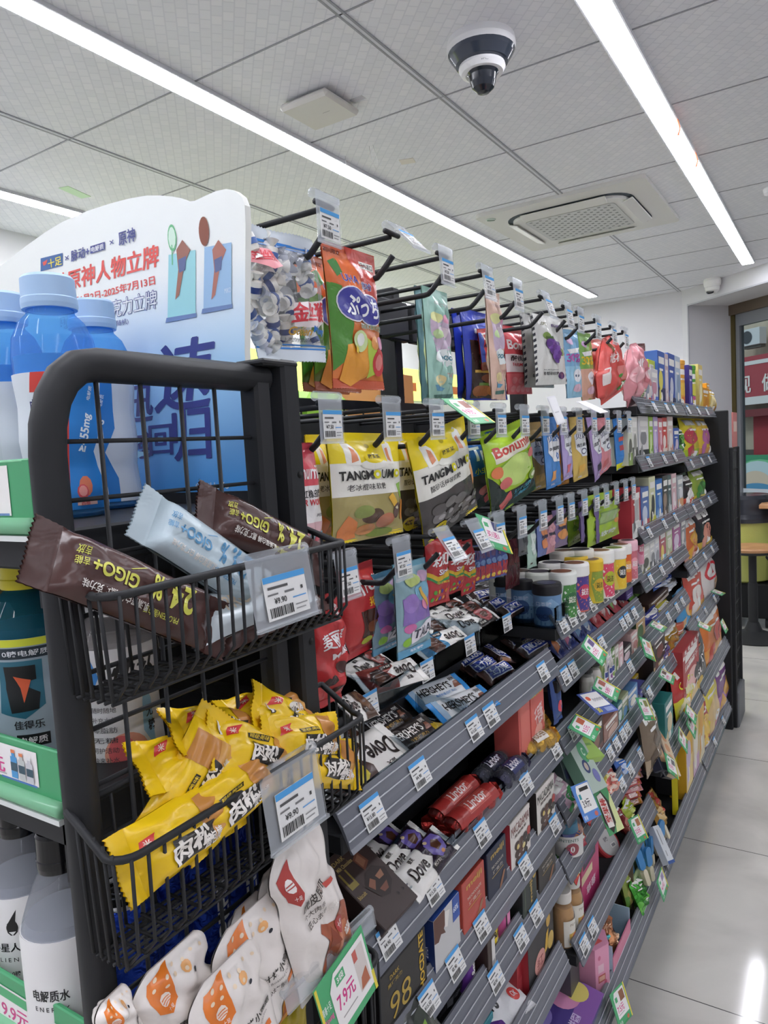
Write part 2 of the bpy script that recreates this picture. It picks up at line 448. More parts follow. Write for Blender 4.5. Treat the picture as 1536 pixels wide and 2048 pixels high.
# small turret camera by the window wall
pc = W0+TW*.42+NW*-.06
t = thing('turret_camera', 'small white turret security camera under the ceiling by the window wall', 'camera', None, Matrix.Translation((pc.x, pc.y, ZC)))
MB().lathe([(.05, -.07), (.062, -.05), (.066, -.02), (.06, 0)], M('eeeeec', 'print'), 28).build('housing', t)
MB().lathe([(.0, -.118), (.03, -.112), (.05, -.092), (.056, -.07), (.05, -.055)], M('e8e8e6', 'print'), 28).build('ball', t)
MB().lathe([(.0, .0), (.026, .0), (.028, .01)], M('23262c', 'gloss'), 24).build('lens', t).matrix_local = Matrix.Translation((-.012, -.036, -.112)) @ Matrix.Rotation(.5, 4, 'X')
t = MB().lathe([(.035, -.03), (.05, -.022), (.055, 0)], M('e4e4e8', 'print'), 28).build('smoke_detector', None, 'round white smoke detector on the ceiling at the right edge', 'smoke detector', None, None, Matrix.Translation((-.28, 4.25, ZC)))
MB().tube([(-1.70, 2.52, ZC), (-1.698, 2.52, ZC-.03), (-1.702, 2.525, ZC-.07)], .0012, M('f2f2f2', 'print'), 5).build('cable_end', None, 'short white wire end hanging from the ceiling, left of its looped neighbour', 'wire', 'wire ends hanging from the ceiling')
MB().tube([(-1.57, 2.5, ZC), (-1.565, 2.505, ZC-.05), (-1.55, 2.51, ZC-.095), (-1.54, 2.51, ZC-.06), (-1.553, 2.5, ZC)], .0012, M('f2f2f2', 'print'), 5).build('cable_end', None, 'looped white wire hanging from the ceiling above the hanging bags', 'wire', 'wire ends hanging from the ceiling')
MB().box((-2.82, 2.06, ZC-.001), (.05, .14, .002), M('bfe0b4', 'print'), 0, Matrix.Rotation(.25, 3, 'Z')).build('tape_strip', None, 'pale green tape strip stuck on the ceiling above the white sign', 'tape')
MB().box((-1.53, 2.73, ZC-.001), (.06, .05, .002), M('e8e2d8', 'print'), 0, Matrix.Rotation(.3, 3, 'Z')).build('tape_strip', None, 'cream paper tape on the ceiling beside the middle light strip', 'tape')
for yy, zz, lab in ((3.03, 0, 'red ribbon scrap tied at the aisle light strip, nearer one'), (3.43, 0, 'red ribbon scrap hanging at the aisle light strip, farther one')):
    MB().tube([(-.522, yy, ZC-.016), (-.515, yy+.01, ZC-.05), (-.52, yy, ZC-.075)], .004, M('e0603c', 'print'), 5, flat=.0015).build('ribbon_scrap', None, lab, 'ribbon', 'red ribbon scraps on the light')
# ------------------------------------------------------------- outside the window
GX = W0+TW*-4.6+NW*9.0


def street(s0, s1, d0, d1, z0, z1, mat, mb=None):
    mb = mb or MB(); return wallbox(mb, s0, s1, d0, d1, z0, z1, mat)


struct('road', street(-14, 8, .6, 14, -.3, -.2, noise_mat('asphalt', '8e8c88', 'a3a09b', 3, .9)))
wb = noise_mat('street_wall', 'b7aa98', 'cfc4b2', 2.2, .9)
t = thing('street_building', 'weathered beige building across the street, seen through the window', 'building')
street(-14, 6, 8.0, 10, -.2, 9, wb).build('facade', t)
street(-14, 6, 7.75, 8.0, 2.55, 2.75, M('d8d8d8', 'matte')).build('cornice', t)
street(-14, 6, 7.9, 8.0, -.2, 1.05, M('5f5a55', 'matte')).build('shop_front', t)
o = street(-9.5, 2, 7.6, 7.75, 2.0, 3.0, M('b0454f', 'print'))
sg = lambda u, v, h: W0+TW*(-9.5+11.5*u)+NW*(7.6-h)+V((0, 0, 2.0+1.0*v))
o.art(sg, [('r', 0, .0, 1, .16, 'e8e6e6'), ('r', 0, .82, 1, .9, 'e8e6e6')]+[('t', c, .2+.058*i, .42, None, .36, 'f0e8e4', .02) for i, c in enumerate('现做鲜作鲜做鲜')], W=11.5, H=1.0, h0=.01, dh=.003)
o.build('shop_sign', None, 'red shop sign with white characters across the street', 'sign')
o = street(-9.5, 2, 7.6, 7.75, 1.75, 1.9, M('7d3a3f', 'matte')); o.build('awning_edge', None, 'dark red awning edge under the shop sign across the street', 'awning')
o = street(-9, 2, 7.55, 7.6, -.15, .95, M('3f9c70', 'print'))
sg = lambda u, v, h: W0+TW*(-9+11*u)+NW*(7.55-h)+V((0, 0, -.15+1.1*v))
o.art(sg, [('e', .205, .5, .07, .42, '7fd09a'), ('e', .2, .55, .055, .34, 'cfe4ea'), ('e', .195, .5, .035, .2, 'e8d2bc'), ('e', .2, .35, .04, .12, '5a9cc8'), ('p', [(.15, .1), (.3, .02), (.4, .3), (.26, .2)], '9bd86a'), ('r', 0, 0, 1, .04, 'e8f0e8')], W=11, H=1.1, h0=.01, dh=.004)
o.build('poster_board', None, 'green poster board with a round food picture across the street', 'poster')
_d = sight(1507, 674, y=20)-EYE; c = EYE+_d*((W0+NW*7.7-EYE).dot(NW)/_d.dot(NW))
t = thing('outdoor_unit', 'white air conditioner outdoor unit on the wall across the street', 'air conditioner', None, Matrix.Translation(c) @ Matrix.Rotation(math.atan2(TW.y, TW.x), 4, 'Z') @ Matrix.Scale(.62, 4))
MB().box((0, 0, 0), (.8, .3, .55), M('d8dce0', 'print'), .01).build('casing', t)
MB().lathe([(.0, 0), (.2, 0), (.21, .02)], M('4b4f55', 'matte'), 24).build('fan_grille', t).matrix_local = Matrix.Translation((-.12, -.15, 0)) @ Matrix.Rotation(PI/2, 4, 'X')
MB().box((0, .05, -.32), (.7, .2, .1), M('6a6660', 'matte')).build('bracket', t)
MB().box((0, 0, 0), (1.0, .04, 1.1), M('a83a44', 'matte')).build('doorway_panel', None, 'dark red door panel under the awning across the street', 'door', None, None, Matrix.Translation(W0+TW*-6.75+NW*7.9+V((0, 0, 1.35))) @ Matrix.Rotation(math.atan2(TW.y, TW.x), 4, 'Z'))
sun = bpy.data.lights.new('sun', 'SUN'); sun.energy = .8; sun.angle = .3; so = bpy.data.objects.new('sun', sun); COL.objects.link(so)
so.matrix_world = Matrix.Translation((3, 12, 9)) @ V((.45, .62, -.65)).to_track_quat('-Z', 'Y').to_matrix().to_4x4()
# ------------------------------------------------------------- seating by the window
wood = noise_mat('stool_wood', 'b07f55', 'c4946a', 9, .45)
sx, sy = -.535, 5.62
t = thing('bar_stool', 'round wooden topped stool on a black pedestal by the window', 'stool', None, Matrix.Translation((sx, sy, 0)))
MB().lathe([(.165, 0), (.175, .018), (.17, .028)], wood, 36, (0, 0, .635)).build('seat', t)
MB().lathe([(.15, .615), (.165, .622), (.165, .634)], BLACK, 36).build('seat_plate', t)
MB().lathe([(.032, .1), (.032, .4), (.026, .405), (.026, .62)], BLACK, 20).build('pole', t)
MB().lathe([(.21, 0), (.215, .008), (.15, .028), (.06, .06), (.036, .12)], BLACK, 40).build('base', t)
MB().tube([(.02, -.02, .615), (.16, -.05, .61), (.19, -.06, .56), (.19, -.06, .42), (.22, -.08, .38), (.30, -.1, .38)], .011, BLACK, 8).build('footrest', t)
c = sight(1500, 1010, y=6.0)
t = thing('waste_bin', 'dark bin with a domed lid and a yellow bag by the far wall', 'bin', None, Matrix.Translation((sight(1487, 1000, y=6.06).x, 6.06, 0)))
MB().lathe([(.15, .34), (.19, .36), (.23, .62), (.235, .80)], M('b4b865', 'film'), 28).build('yellow_bag', t)
MB().lathe([(.26, .80), (.262, .83), (.225, .86), (.21, .97), (.18, .995), (0, 1.0)], M('2f3138', 'gloss'), 32).build('lid', t)
MB().box((0, 0, .21), (.40, .34, .26), M('1f2022', 'metal'), .01).build('cart', t)
for dx in (-.16, .16):
    w = MB().tube([(dx-.012, -.12, .04), (dx+.012, -.12, .04)], .038, BLACK, 16).build('caster', t)
MB().tube([(.18, -.1, .34), (.2, -.14, .5), (.14, -.14, .56), (.02, -.14, .56)], .012, BLACK, 8).build('handle', t)
t = thing('counter_table', 'pale wooden table end behind the stool at the right edge', 'table', None, Matrix.Translation((.05, 6.0, 0)))
MB().box((-.1, -.02, .93), (.9, .5, .03), wood, .004).build('table_top', t)
MB().box((-.05, 0, .46), (.7, .38, .91), M('c9cdd0', 'matte')).build('cabinet', t)
# far left wall unit
t = thing('wall_display_unit', 'white wall unit with a lime lit header behind the hanging bags', 'display unit', None, Matrix.Translation((-3.28, 4.2, 0)))
MB().box((0, 0, 1.05), (.42, 4.6, 2.1), M('d9dbd8', 'print')).build('cabinet', t)
MB().box((.22, 0, 2.02), (.03, 4.6, .26), emit('header_light', 'd4e878', 1.2)).build('lit_header', t)
m = MB()
for i in range(10): m.box((.24, -1.9+.42*i, 2.0), (.004, .26, .07), M('e07a2c', 'print'))
m.build('header_sign', t)
# ---------------------------------------------------------------- the gondola
XB, XF, XBASE = -.88, -.51, -.465
YB = [.66, 1.45, 2.232, 3.0, 3.79]
t = thing('display_gondola', 'long black double-sided store gondola carrying all the candy shelves', 'display shelving')
for i, y in enumerate(YB):
    hu = (1.79, 1.85, 1.85, 1.6, 1.6)[i]; MB().box((XB-.005, y, hu/2), (.05, .03, hu), BLACK, .003).build('upright', t)
for i in range(4): MB().box((XB-.012, (YB[i]+YB[i+1])/2, .78), (.012, YB[i+1]-YB[i]-.03, 1.50), BLACK).build('back_panel', t)
MB().box(((XB+XBASE)/2-.01, (YB[0]+YB[4])/2, .06), (XBASE-XB-.04, YB[4]-YB[0], .115), M('77797d', 'metal'), .004).build('plinth', t)
MB().box((-1.08, (YB[0]+YB[4])/2, 1.53), (.34, YB[4]-YB[0], .02), BLACK).build('top_deck', t)
MB().box((-1.24, (YB[0]+YB[4])/2, .76), (.012, YB[4]-YB[0], 1.52), BLACK).build('far_panel', t)
# far end unit, seen edge on past the shelf ends
t = thing('end_display_rack', 'black end rack at the far end of the gondola beside the aisle', 'display rack', None, Matrix.Translation((0, 0, 0)))
MB().box((-.64, 3.83, .79), (.36, .03, 1.58), BLACK, .004).build('side_panel', t)
for y in (3.86, 4.10): MB().box((-.455, y, .70), (.022, .022, 1.40), BLACK, .004).build('post', t)
g = MB()
for k in range(16): g.tube([(-.455, 3.86, .1+.085*k), (-.455, 4.10, .1+.085*k)], .0025, BLACK, 5)
for k in range(5): g.tube([(-.455, 3.9+.04*k, .08), (-.455, 3.9+.04*k, 1.39)], .002, BLACK, 5)
g.build('wire_grid', t)
MB().box((-.60, 3.98, .09), (.33, .25, .18), M('66686c', 'metal'), .006).build('base', t)
MB().box((-.452, 3.99, 1.485), (.006, .16, .17), M('d0817c', 'print')).box((-.4485, 3.99, 1.50), (.001, .12, .05), M('e8cfc4', 'print')).build('end_sign_card', None, 'small pink sign card at the top of the far end rack', 'sign')
BAYN = ['nearest bay', 'second bay', 'third bay', 'far bay']
ORD = ['topmost', 'second', 'third', 'fourth', 'fifth', 'sixth', 'seventh', 'eighth']
SHELF = {}


def rail(mb, x, y0, y1, zc):
    prof = [(-.022, .024), (-.018, .026), (-.010, .012), (-.002, -.004), (.004, -.022), (.008, -.027), (.004, -.028), (-.004, -.010), (-.012, .006), (-.022, .020)]
    n = len(prof); A = [(x+a, y0, zc+b) for a, b in prof]; B = [(x+a, y1, zc+b) for a, b in prof]
    mb.add(A+B, [(i, n+i, n+(i+1) % n, (i+1) % n) for i in range(n)], RAIL)
    mb.add(A, [tuple(range(n))], RAIL); mb.add(B, [tuple(range(n))[::-1]], RAIL)
    for a, b in ((-.0135, .0196), (-.006, .0055), (.0015, -.012)): mb.box((x+a+.0008, (y0+y1)/2, zc+b), (.0014, y1-y0, .0014), M('c9ccd2', 'gloss'))


def shelf(bay, row, zc, xf=XF, note=''):
    y0, y1 = YB[bay]+.008, YB[bay+1]-.008
    nm = f'{ORD[row]} shelf of the {BAYN[bay]}' if not note else f'{note} of the {BAYN[bay]}'
    t = thing('display_shelf', f'black metal shelf with grey price rail, {nm}', 'shelf', 'gondola shelves', Matrix.Translation((xf, y0, zc)))
    T0 = Matrix.Translation((-xf, -y0, -zc))
    MB().box(((XB+xf)/2, (y0+y1)/2, zc-.018), (xf-XB-.012, y1-y0, .026), BLACK, .002).build('board', t).matrix_local = T0
    r = MB(); rail(r, xf, y0+.004, y1-.004, zc); r.build('price_rail', t).matrix_local = T0
    for yy in (y0+.012, y1-.012): MB().box(((XB+xf)/2-.04, yy, zc-.045), (xf-XB-.1, .006, .05), BLACK).build('bracket', t).matrix_local = T0
    SHELF[(bay, row)] = (zc-.005, xf, nm)


for bay, zs in ((0, [1.02, .835, .68, .557, .362]), (1, [1.085, .97, .83, .667, .537]), (2, [1.575, 1.40, 1.18, 1.03, .85, .68]), (3, [1.575, 1.36, 1.175, .94, .695])):
    for r_, z in enumerate(zs): shelf(bay, r_, z)
shelf(1, 5, .352, -.49); shelf(2, 6, .457, -.468); shelf(3, 5, .462, -.468)
for b_ in range(4):
    shelf(b_, 7, .15, XBASE, 'bottom deck')
# price labels in the rails
LBL = {}


def label_mesh(style, w=.044, h=.036):
    k = (style, w)
    m = MB(); S = flatS((-w/2, 0, -h/2), (w, 0, 0), (0, 0, h))
    m.box((0, .0002, 0), (w, .0004, h), M('e6e6e4', 'paper'))
    rnd = random.Random(style); A = [('r', 0, .86, 1, 1, '4f9fdc'), ('r', .08, .70, .55, .76, '555555'), ('r', .06, .56, .3, .60, '777777'), ('r', .45, .55, .68, .60, '777777'), ('r', .85, .55, .9, .63, '444444'), ('t', '¥%d.%d0' % (rnd.randint(2, 16), rnd.choice((5, 8, 9))), .33, .42, None, .14, '333333'), ('r', .62, .38, .95, .41, '6aa6dc'), ('r', .66, .2, .95, .23, '999999'), ('r', .66, .1, .9, .13, '999999')]
    u = .06
    while u < .58: d = rnd.choice((.012, .02, .03)); A.append(('r', u, .06, u+d, .28, '333333')); u += d+rnd.choice((.015, .022))
    m.art(S, A, 'paper', W=w, H=h); return m


LM = [label_mesh(i) for i in range(4)]
LME = []
NTH = ['first', 'second', 'third', 'fourth', 'fifth', 'sixth', 'seventh', 'eighth', 'ninth', 'tenth', 'eleventh', 'twelfth']


def rail_labels(bay, row, ys, zc, xf):
    nm = SHELF[(bay, row)][2]
    for k, y in enumerate(ys):
        M4 = pose((xf-.002+.0012, y, zc-.002), (0, 1, 0), (.92, 0, .40), 0)
        lab = f'small white price label, {NTH[k]} from the near end, {nm} rail'.replace(' shelf of the', ' shelf,')
        if len(LME) < 4:
            o = LM[len(LME)].build('price_label', None, lab, 'price label', 'price labels on the shelf rails', None, M4); LME.append(o)
        else:
            o = LME[(k+bay+row) % 4]; c = o.copy(); COL.objects.link(c); c['label'] = lab; c.matrix_world = M4


def ypx(lst, x): return [sight(px, py, x=x).y for px, py in lst]


for bay, row, pts in ((0, 0, [(748, 1632), (842, 1550), (951, 1465), (984, 1437), (1088, 1352)]),
                      (0, 1, [(783, 1930), (871, 1810), (968, 1705), (1055, 1595), (1114, 1520)]),
                      (0, 2, [(860, 2000), (913, 1938), (966, 1860), (1052, 1730), (1111, 1640)]),
                      (0, 3, [(995, 1985), (1045, 1905), (1075, 1850), (1090, 1820), (1127, 1760)]),
                      (1, 0, [(1128, 1238), (1145, 1222), (1162, 1205), (1185, 1188), (1195, 1178), (1208, 1168), (1220, 1162), (1230, 1157), (1262, 1142)]),
                      (1, 1, [(1133, 1352), (1148, 1337), (1205, 1285), (1247, 1240), (1257, 1232), (1270, 1215)]),
                      (1, 2, [(1148, 1465), (1262, 1330)]), (1, 3, [(1234, 1475), (1247, 1462), (1256, 1448), (1221, 1490)]),
                      (1, 4, [(1262, 1530), (1245, 1555), (1268, 1505), (1282, 1485)]),
                      (1, 5, [(1158, 1735), (1187, 1850), (1198, 1828), (1170, 1880)]),
                      (2, 1, [(1300, 922), (1330, 916), (1350, 912)]), (2, 2, [(1300, 1058), (1330, 1045), (1352, 1035)]), (2, 3, [(1303, 1165), (1325, 1143), (1345, 1125)]), (2, 4, [(1320, 1250), (1338, 1232), (1355, 1212), (1366, 1200)]),
                      (2, 5, [(1300, 1370), (1330, 1335), (1352, 1307), (1372, 1280)]), (2, 0, [(1310, 812), (1335, 814), (1350, 815)]), (3, 0, [(1378, 819), (1398, 820), (1415, 822)]),
                      (3, 1, [(1385, 927), (1405, 920), (1420, 913)]), (3, 2, [(1390, 1018), (1405, 1008), (1420, 997)]), (3, 3, [(1392, 1130), (1410, 1112), (1425, 1098)]), (3, 4, [(1398, 1242), (1412, 1222), (1430, 1195)]),
                      (2, 7, [(1268, 1845), (1240, 1945), (1290, 1820), (1300, 1790)]), (3, 7, [(1430, 1450), (1447, 1410)])):
    zt, xf, nm = SHELF[(bay, row)]
    ys = sorted(y for y in ypx(pts, xf) if YB[bay]+.03 < y < YB[bay+1]-.03)
    ys2 = []
    for y in ys:
        if not ys2 or y-ys2[-1] > .046: ys2.append(y)
    rail_labels(bay, row, ys2, zt+.005, xf)
# ---------------------------------------------------------------- peg hooks
for nm, z, b0, b1, lab in (('top', 1.745, .64, 1.44, 'black hook bar behind the two nearest top bags'), ('top', 1.745, 1.46, 2.30, 'black hook bar behind the grape candy pouches'), ('mid', 1.50, .68, 1.44, 'black hook bar behind the yellow candy bags'),
                           ('mid', 1.50, 1.46, 2.22, 'black hook bar behind the slim vitamin pouches'), ('low', 1.305, .68, 1.44, 'black hook bar behind the red candy bags'), ('low', 1.305, 1.46, 2.22, 'black hook bar behind the green die-cut packs')):
    MB().box((XB+.045, (b0+b1)/2, z+.02), (.02, b1-b0, .055 if nm != 'top' else .085), DARK, .003).box((XB+.03, b0+.012, z+.02), (.035, .02, .075), DARK, .002).box((XB+.03, b1-.012, z+.02), (.035, .02, .075), DARK, .002).build('hook_bar', None, lab, 'hook bar', 'hook bars of the gondola')
HOOKROOT = None
XH = -.53


def hook_proto(tagx, tip, label, mat):
    t = thing('peg_hook', label, 'hook', 'peg hooks of the gondola', mat)
    L0 = XB+.055
    MB().tube([(L0-XH, 0, 0), (-.030, 0, 0), (-.022, 0, .001), (-.014, 0, .007), (.006, 0, .026)], .0042, BLACK, 8).build('prong', t)
    MB().tube([(L0-XH, 0, .052), (.004, 0, .052)], .0036, BLACK, 8).tube([(.006, -.018, .056), (.006, .018, .056)], .0036, BLACK, 8).build('tag_arm', t)
    p = thing('tag_holder', None, None); p.parent = t; p.matrix_local = Matrix.Translation((.012, 0, .068))
    m = MB().box((0, 0, -.030), (.0016, .048, .060), CLEAR, .0005)
    m.tube([(-.005, -.024, -.004), (-.005, .024, -.004)], .0062, CLEAR, 10).box((.001, 0, -.0595), (.004, .048, .003), CLEAR)
    m.build('clear_sleeve', p)
    c = label_mesh(7, .038, .034).build('price_card', p); c.matrix_local = Matrix(((0, -1, 0, .0015), (1, 0, 0, 0), (0, 0, 1, -.038), (0, 0, 0, 1)))
    del p
    return t


def hooks(row, z, items):
    global HOOKROOT
    for k, (y, tilt, what) in enumerate(items):
        lab = f'black peg hook with price tag {what}'
        mt = Matrix.Translation((XH, y, z))
        if HOOKROOT is None: h = HOOKROOT = hook_proto(0, 0, lab, mt)
        else: h = copy_of(HOOKROOT, lab, mt)
        hd = [c for c in h.children if c.name.startswith('tag_holder')][0]
        hd.matrix_local = Matrix.Translation((.012, 0, .068)) @ Matrix.Rotation(-tilt, 4, 'Y')


TOPY = [.725, .88, 1.03, 1.185, 1.325, 1.475, 1.62, 1.72, 1.865, 2.01, 2.14]
hooks(0, 1.722, [(y, tl, w) for y, tl, w in zip(TOPY, (0, .75, .05, .1, .05, .3, .15, .0, .0, .05, .05), (
    'over the blue striped toffee bag', 'over the orange fruit chew bag', 'over the orange tissue box, top row', 'over the long mint green pouch', 'over the royal blue burger bag', 'over the long peach pouch', 'over the grape pouches', 'over the pale blue tooth candy pouch', 'over the green tooth candy pouch', 'over the red peach-shaped bag', 'over the pink balloon bag'))])
MIDY = [.705, .845, .975, 1.105, 1.22, 1.335, 1.45, 1.565, 1.68, 1.80, 1.92, 2.04, 2.15]
hooks(1, 1.485, [(y, .0, w) for y, w in zip(MIDY, ('over the pink sour worm bag', 'over the popsicle gummy bag', 'over the frosted plum gummy bag', 'over the blue gummy bag', 'over the lime sour gummy bag', 'right of the lime sour gummy bag', 'over the tan vitamin pouch', 'over the blue vitamin pouch', 'over the lilac vitamin pouch', 'over the gold vitamin pouch', 'over the mauve pouch', 'over the salmon pink pouch', 'over the bright blue pouch'))])
LOWY = [.715, .85, .965, 1.075, 1.19, 1.30, 1.415, 1.52, 1.60, 1.70, 1.80, 1.89, 1.99, 2.09, 2.18]
hooks(2, 1.292, [(y, tl, w) for y, tl, w in zip(LOWY, (.1, .05, .6, .5, .05, .0, .0, 0, 0, 0, 0, 0, 0, 0, 0), ('over the glossy red malt ball bag', 'over the purple and teal candy bag', 'over the red rainbow bean bag', 'over the strip candy packs', 'over the dark red packs', 'over the slim grey sachets', 'over the mint sachets', 'over the purple cracker pouch, first', 'over the purple cracker pouch, second', 'over the dark green pouch', 'over the lime die-cut pack', 'right of the lime die-cut pack', 'left of the red box, third row', 'over the white capped tubs, third row', 'at the far end of the third row'))])
# ---------------------------------------------------------------- near end rack
XR = -.455
t = thing('side_rack_frame', 'dark grey steel side rack frame with wire grid in the left foreground', 'display rack')
MB().tube([(XR, .2925, .02), (XR, .2925, 1.49), (XR, .2945, 1.510), (XR, .300, 1.528), (XR, .309, 1.542), (XR, .321, 1.551), (XR, .336, 1.5535), (XR, .515, 1.553)], .0125, DARK, 12).build('bent_tube', t)
MB().box((XR, .5035, .78), (.022, .021, 1.55), DARK, .003).build('inner_post', t)
MB().box((XR+.002, .534, .785), (.034, .024, 1.57), DARK, .003).box((XR+.002, .520, 1.566), (.036, .050, .006), DARK, .002).tube([(XR+.0192, .537, 1.462), (XR+.0195, .537, 1.462)], .0035, M('101010', 'matte'), 10).tube([(XR+.0192, .537, 1.30), (XR+.0195, .537, 1.30)], .0035, M('101010', 'matte'), 10).build('upright', t)
g = MB()
for k in range(36): g.tube([(XR, .303, 1.499-.0412*k), (XR, .495, 1.499-.0412*k)], .0019, DARK, 6)
for y in (.333, .372, .411, .449): g.tube([(XR+.003, y, .04), (XR+.003, y, 1.545)], .0019, DARK, 6)
g.build('wire_grid', t)
EY0, EY1 = .30, .545
for k, (z, lab) in enumerate(((1.436, 'dark grey end shelf carrying the blue drink bottles'), (1.228, 'dark grey end shelf carrying the sports drink bottles'), (1.0, 'dark grey end shelf carrying the white bottles and cans'))):
    t = thing('end_shelf', lab, 'shelf', 'end shelves of the gondola', Matrix.Translation((-.86, .42, z)))
    MB().box((0, 0, -.014), (.76, EY1-EY0, .028), DARK, .002).box((0, EY1-.42-.006, .006), (.76, .012, .012), DARK).build('board', t)
    MB().box((.375, 0, -.03), (.008, EY1-EY0, .05), DARK).build('bracket', t)
MB().box((-.86, .553, .7), (.76, .012, 1.4), M('18191a', 'metal')).build('mesh_back', None, 'dark back board behind the end shelves', 'back panel').scale = (1, 1, .0001) if False else (1, 1, 1)


def basket(lab, x0, x1, y0, y1, zb, zf, zbot, nf=20):
    t = thing('wire_basket', lab, 'basket', 'wire baskets on the side rack', Matrix.Translation((x0, (y0+y1)/2, zbot)))
    off = Matrix.Translation((-x0, -(y0+y1)/2, -zbot)); r = .016
    rim = [(x0, y0, zb)]
    for i in range(5):
        a = PI/2*i/4; rim.append((x1-r+r*math.sin(a), y0+r-r*math.cos(a), zf))
    for i in range(5):
        a = PI/2*i/4; rim.append((x1-r+r*math.cos(a), y1-r+r*math.sin(a), zf))
    rim.append((x0, y1, zb))
    MB().tube(rim, .0030, DARK, 8).tube([(x0, y0, zb), (x0, y1, zb)], .0026, DARK, 6).build('rim', t).matrix_local = off
    w = MB(); xb = x1-.012
    for k in range(nf+1):
        y = y0+.008+(y1-y0-.016)*k/nf
        w.tube([(x1, y, zf), (x1-.001, y, zbot+.012), (xb, y, zbot), (x0+.004, y, zbot)], .0014, DARK, 5)
        if k % 2 == 0: w.tube([(x0+.004, y, zbot), (x0, y, zb)], .0014, DARK, 5)
    for k in range(1, 6):
        f = k/6; x = x0+(x1-x0)*f; zt = zb+(zf-zb)*f
        for y in (y0, y1): w.tube([(x, y, zt), (x, y+(.004 if y == y0 else -.004), zbot)], .0014, DARK, 5)
    for k in range(7): w.tube([(x0+.006+(xb-x0-.006)*k/6, y0+.004, zbot-.002), (x0+.006+(xb-x0-.006)*k/6, y1-.004, zbot-.002)], .0014, DARK, 5)
    w.build('wire_mesh', t).matrix_local = off
    return t


basket('dark wire basket on the side rack holding the protein bars', XR, -.392, .284, .548, 1.413, 1.397, 1.326)
basket('dark wire basket on the side rack holding the yellow bread packs', XR, -.400, .281, .572, 1.244, 1.219, 1.140)
basket('lowest dark wire basket holding the vacuum-packed chicken', XR, -.385, .27, .552, .995, .985, .90, 18)


def tag_sleeve(c, w, h, n, lab, roll=0.0, cw=.6):
    t = thing('price_tag_holder', lab, 'price tag', 'price tag holders on the baskets', pose(c, (0, 1, 0), n, 0, roll))
    MB().box((0, 0, -h*.5), (w, .0018, h), CLEAR, .0006).tube([(-w/2, .004, 0), (w/2, .004, 0)], .005, CLEAR, 10).box((0, -.001, -h), (w, .004, .003), CLEAR).build('clear_sleeve', t)
    label_mesh(9, w*.66, h*.62).build('price_card', t).matrix_local = Matrix.Translation((0, -.0016, -h*.60))
    return t


c = sight(558, 1112, x=-.385); tag_sleeve((-.386, c.y, 1.402), .078, .056, (1, 0, .15), 'clear price tag holder clipped on the protein bar basket')
c = sight(578, 1500, x=-.392); tag_sleeve((-.393, c.y, 1.224), .074, .062, (1, 0, .12), 'clear price tag holder clipped on the bread basket')
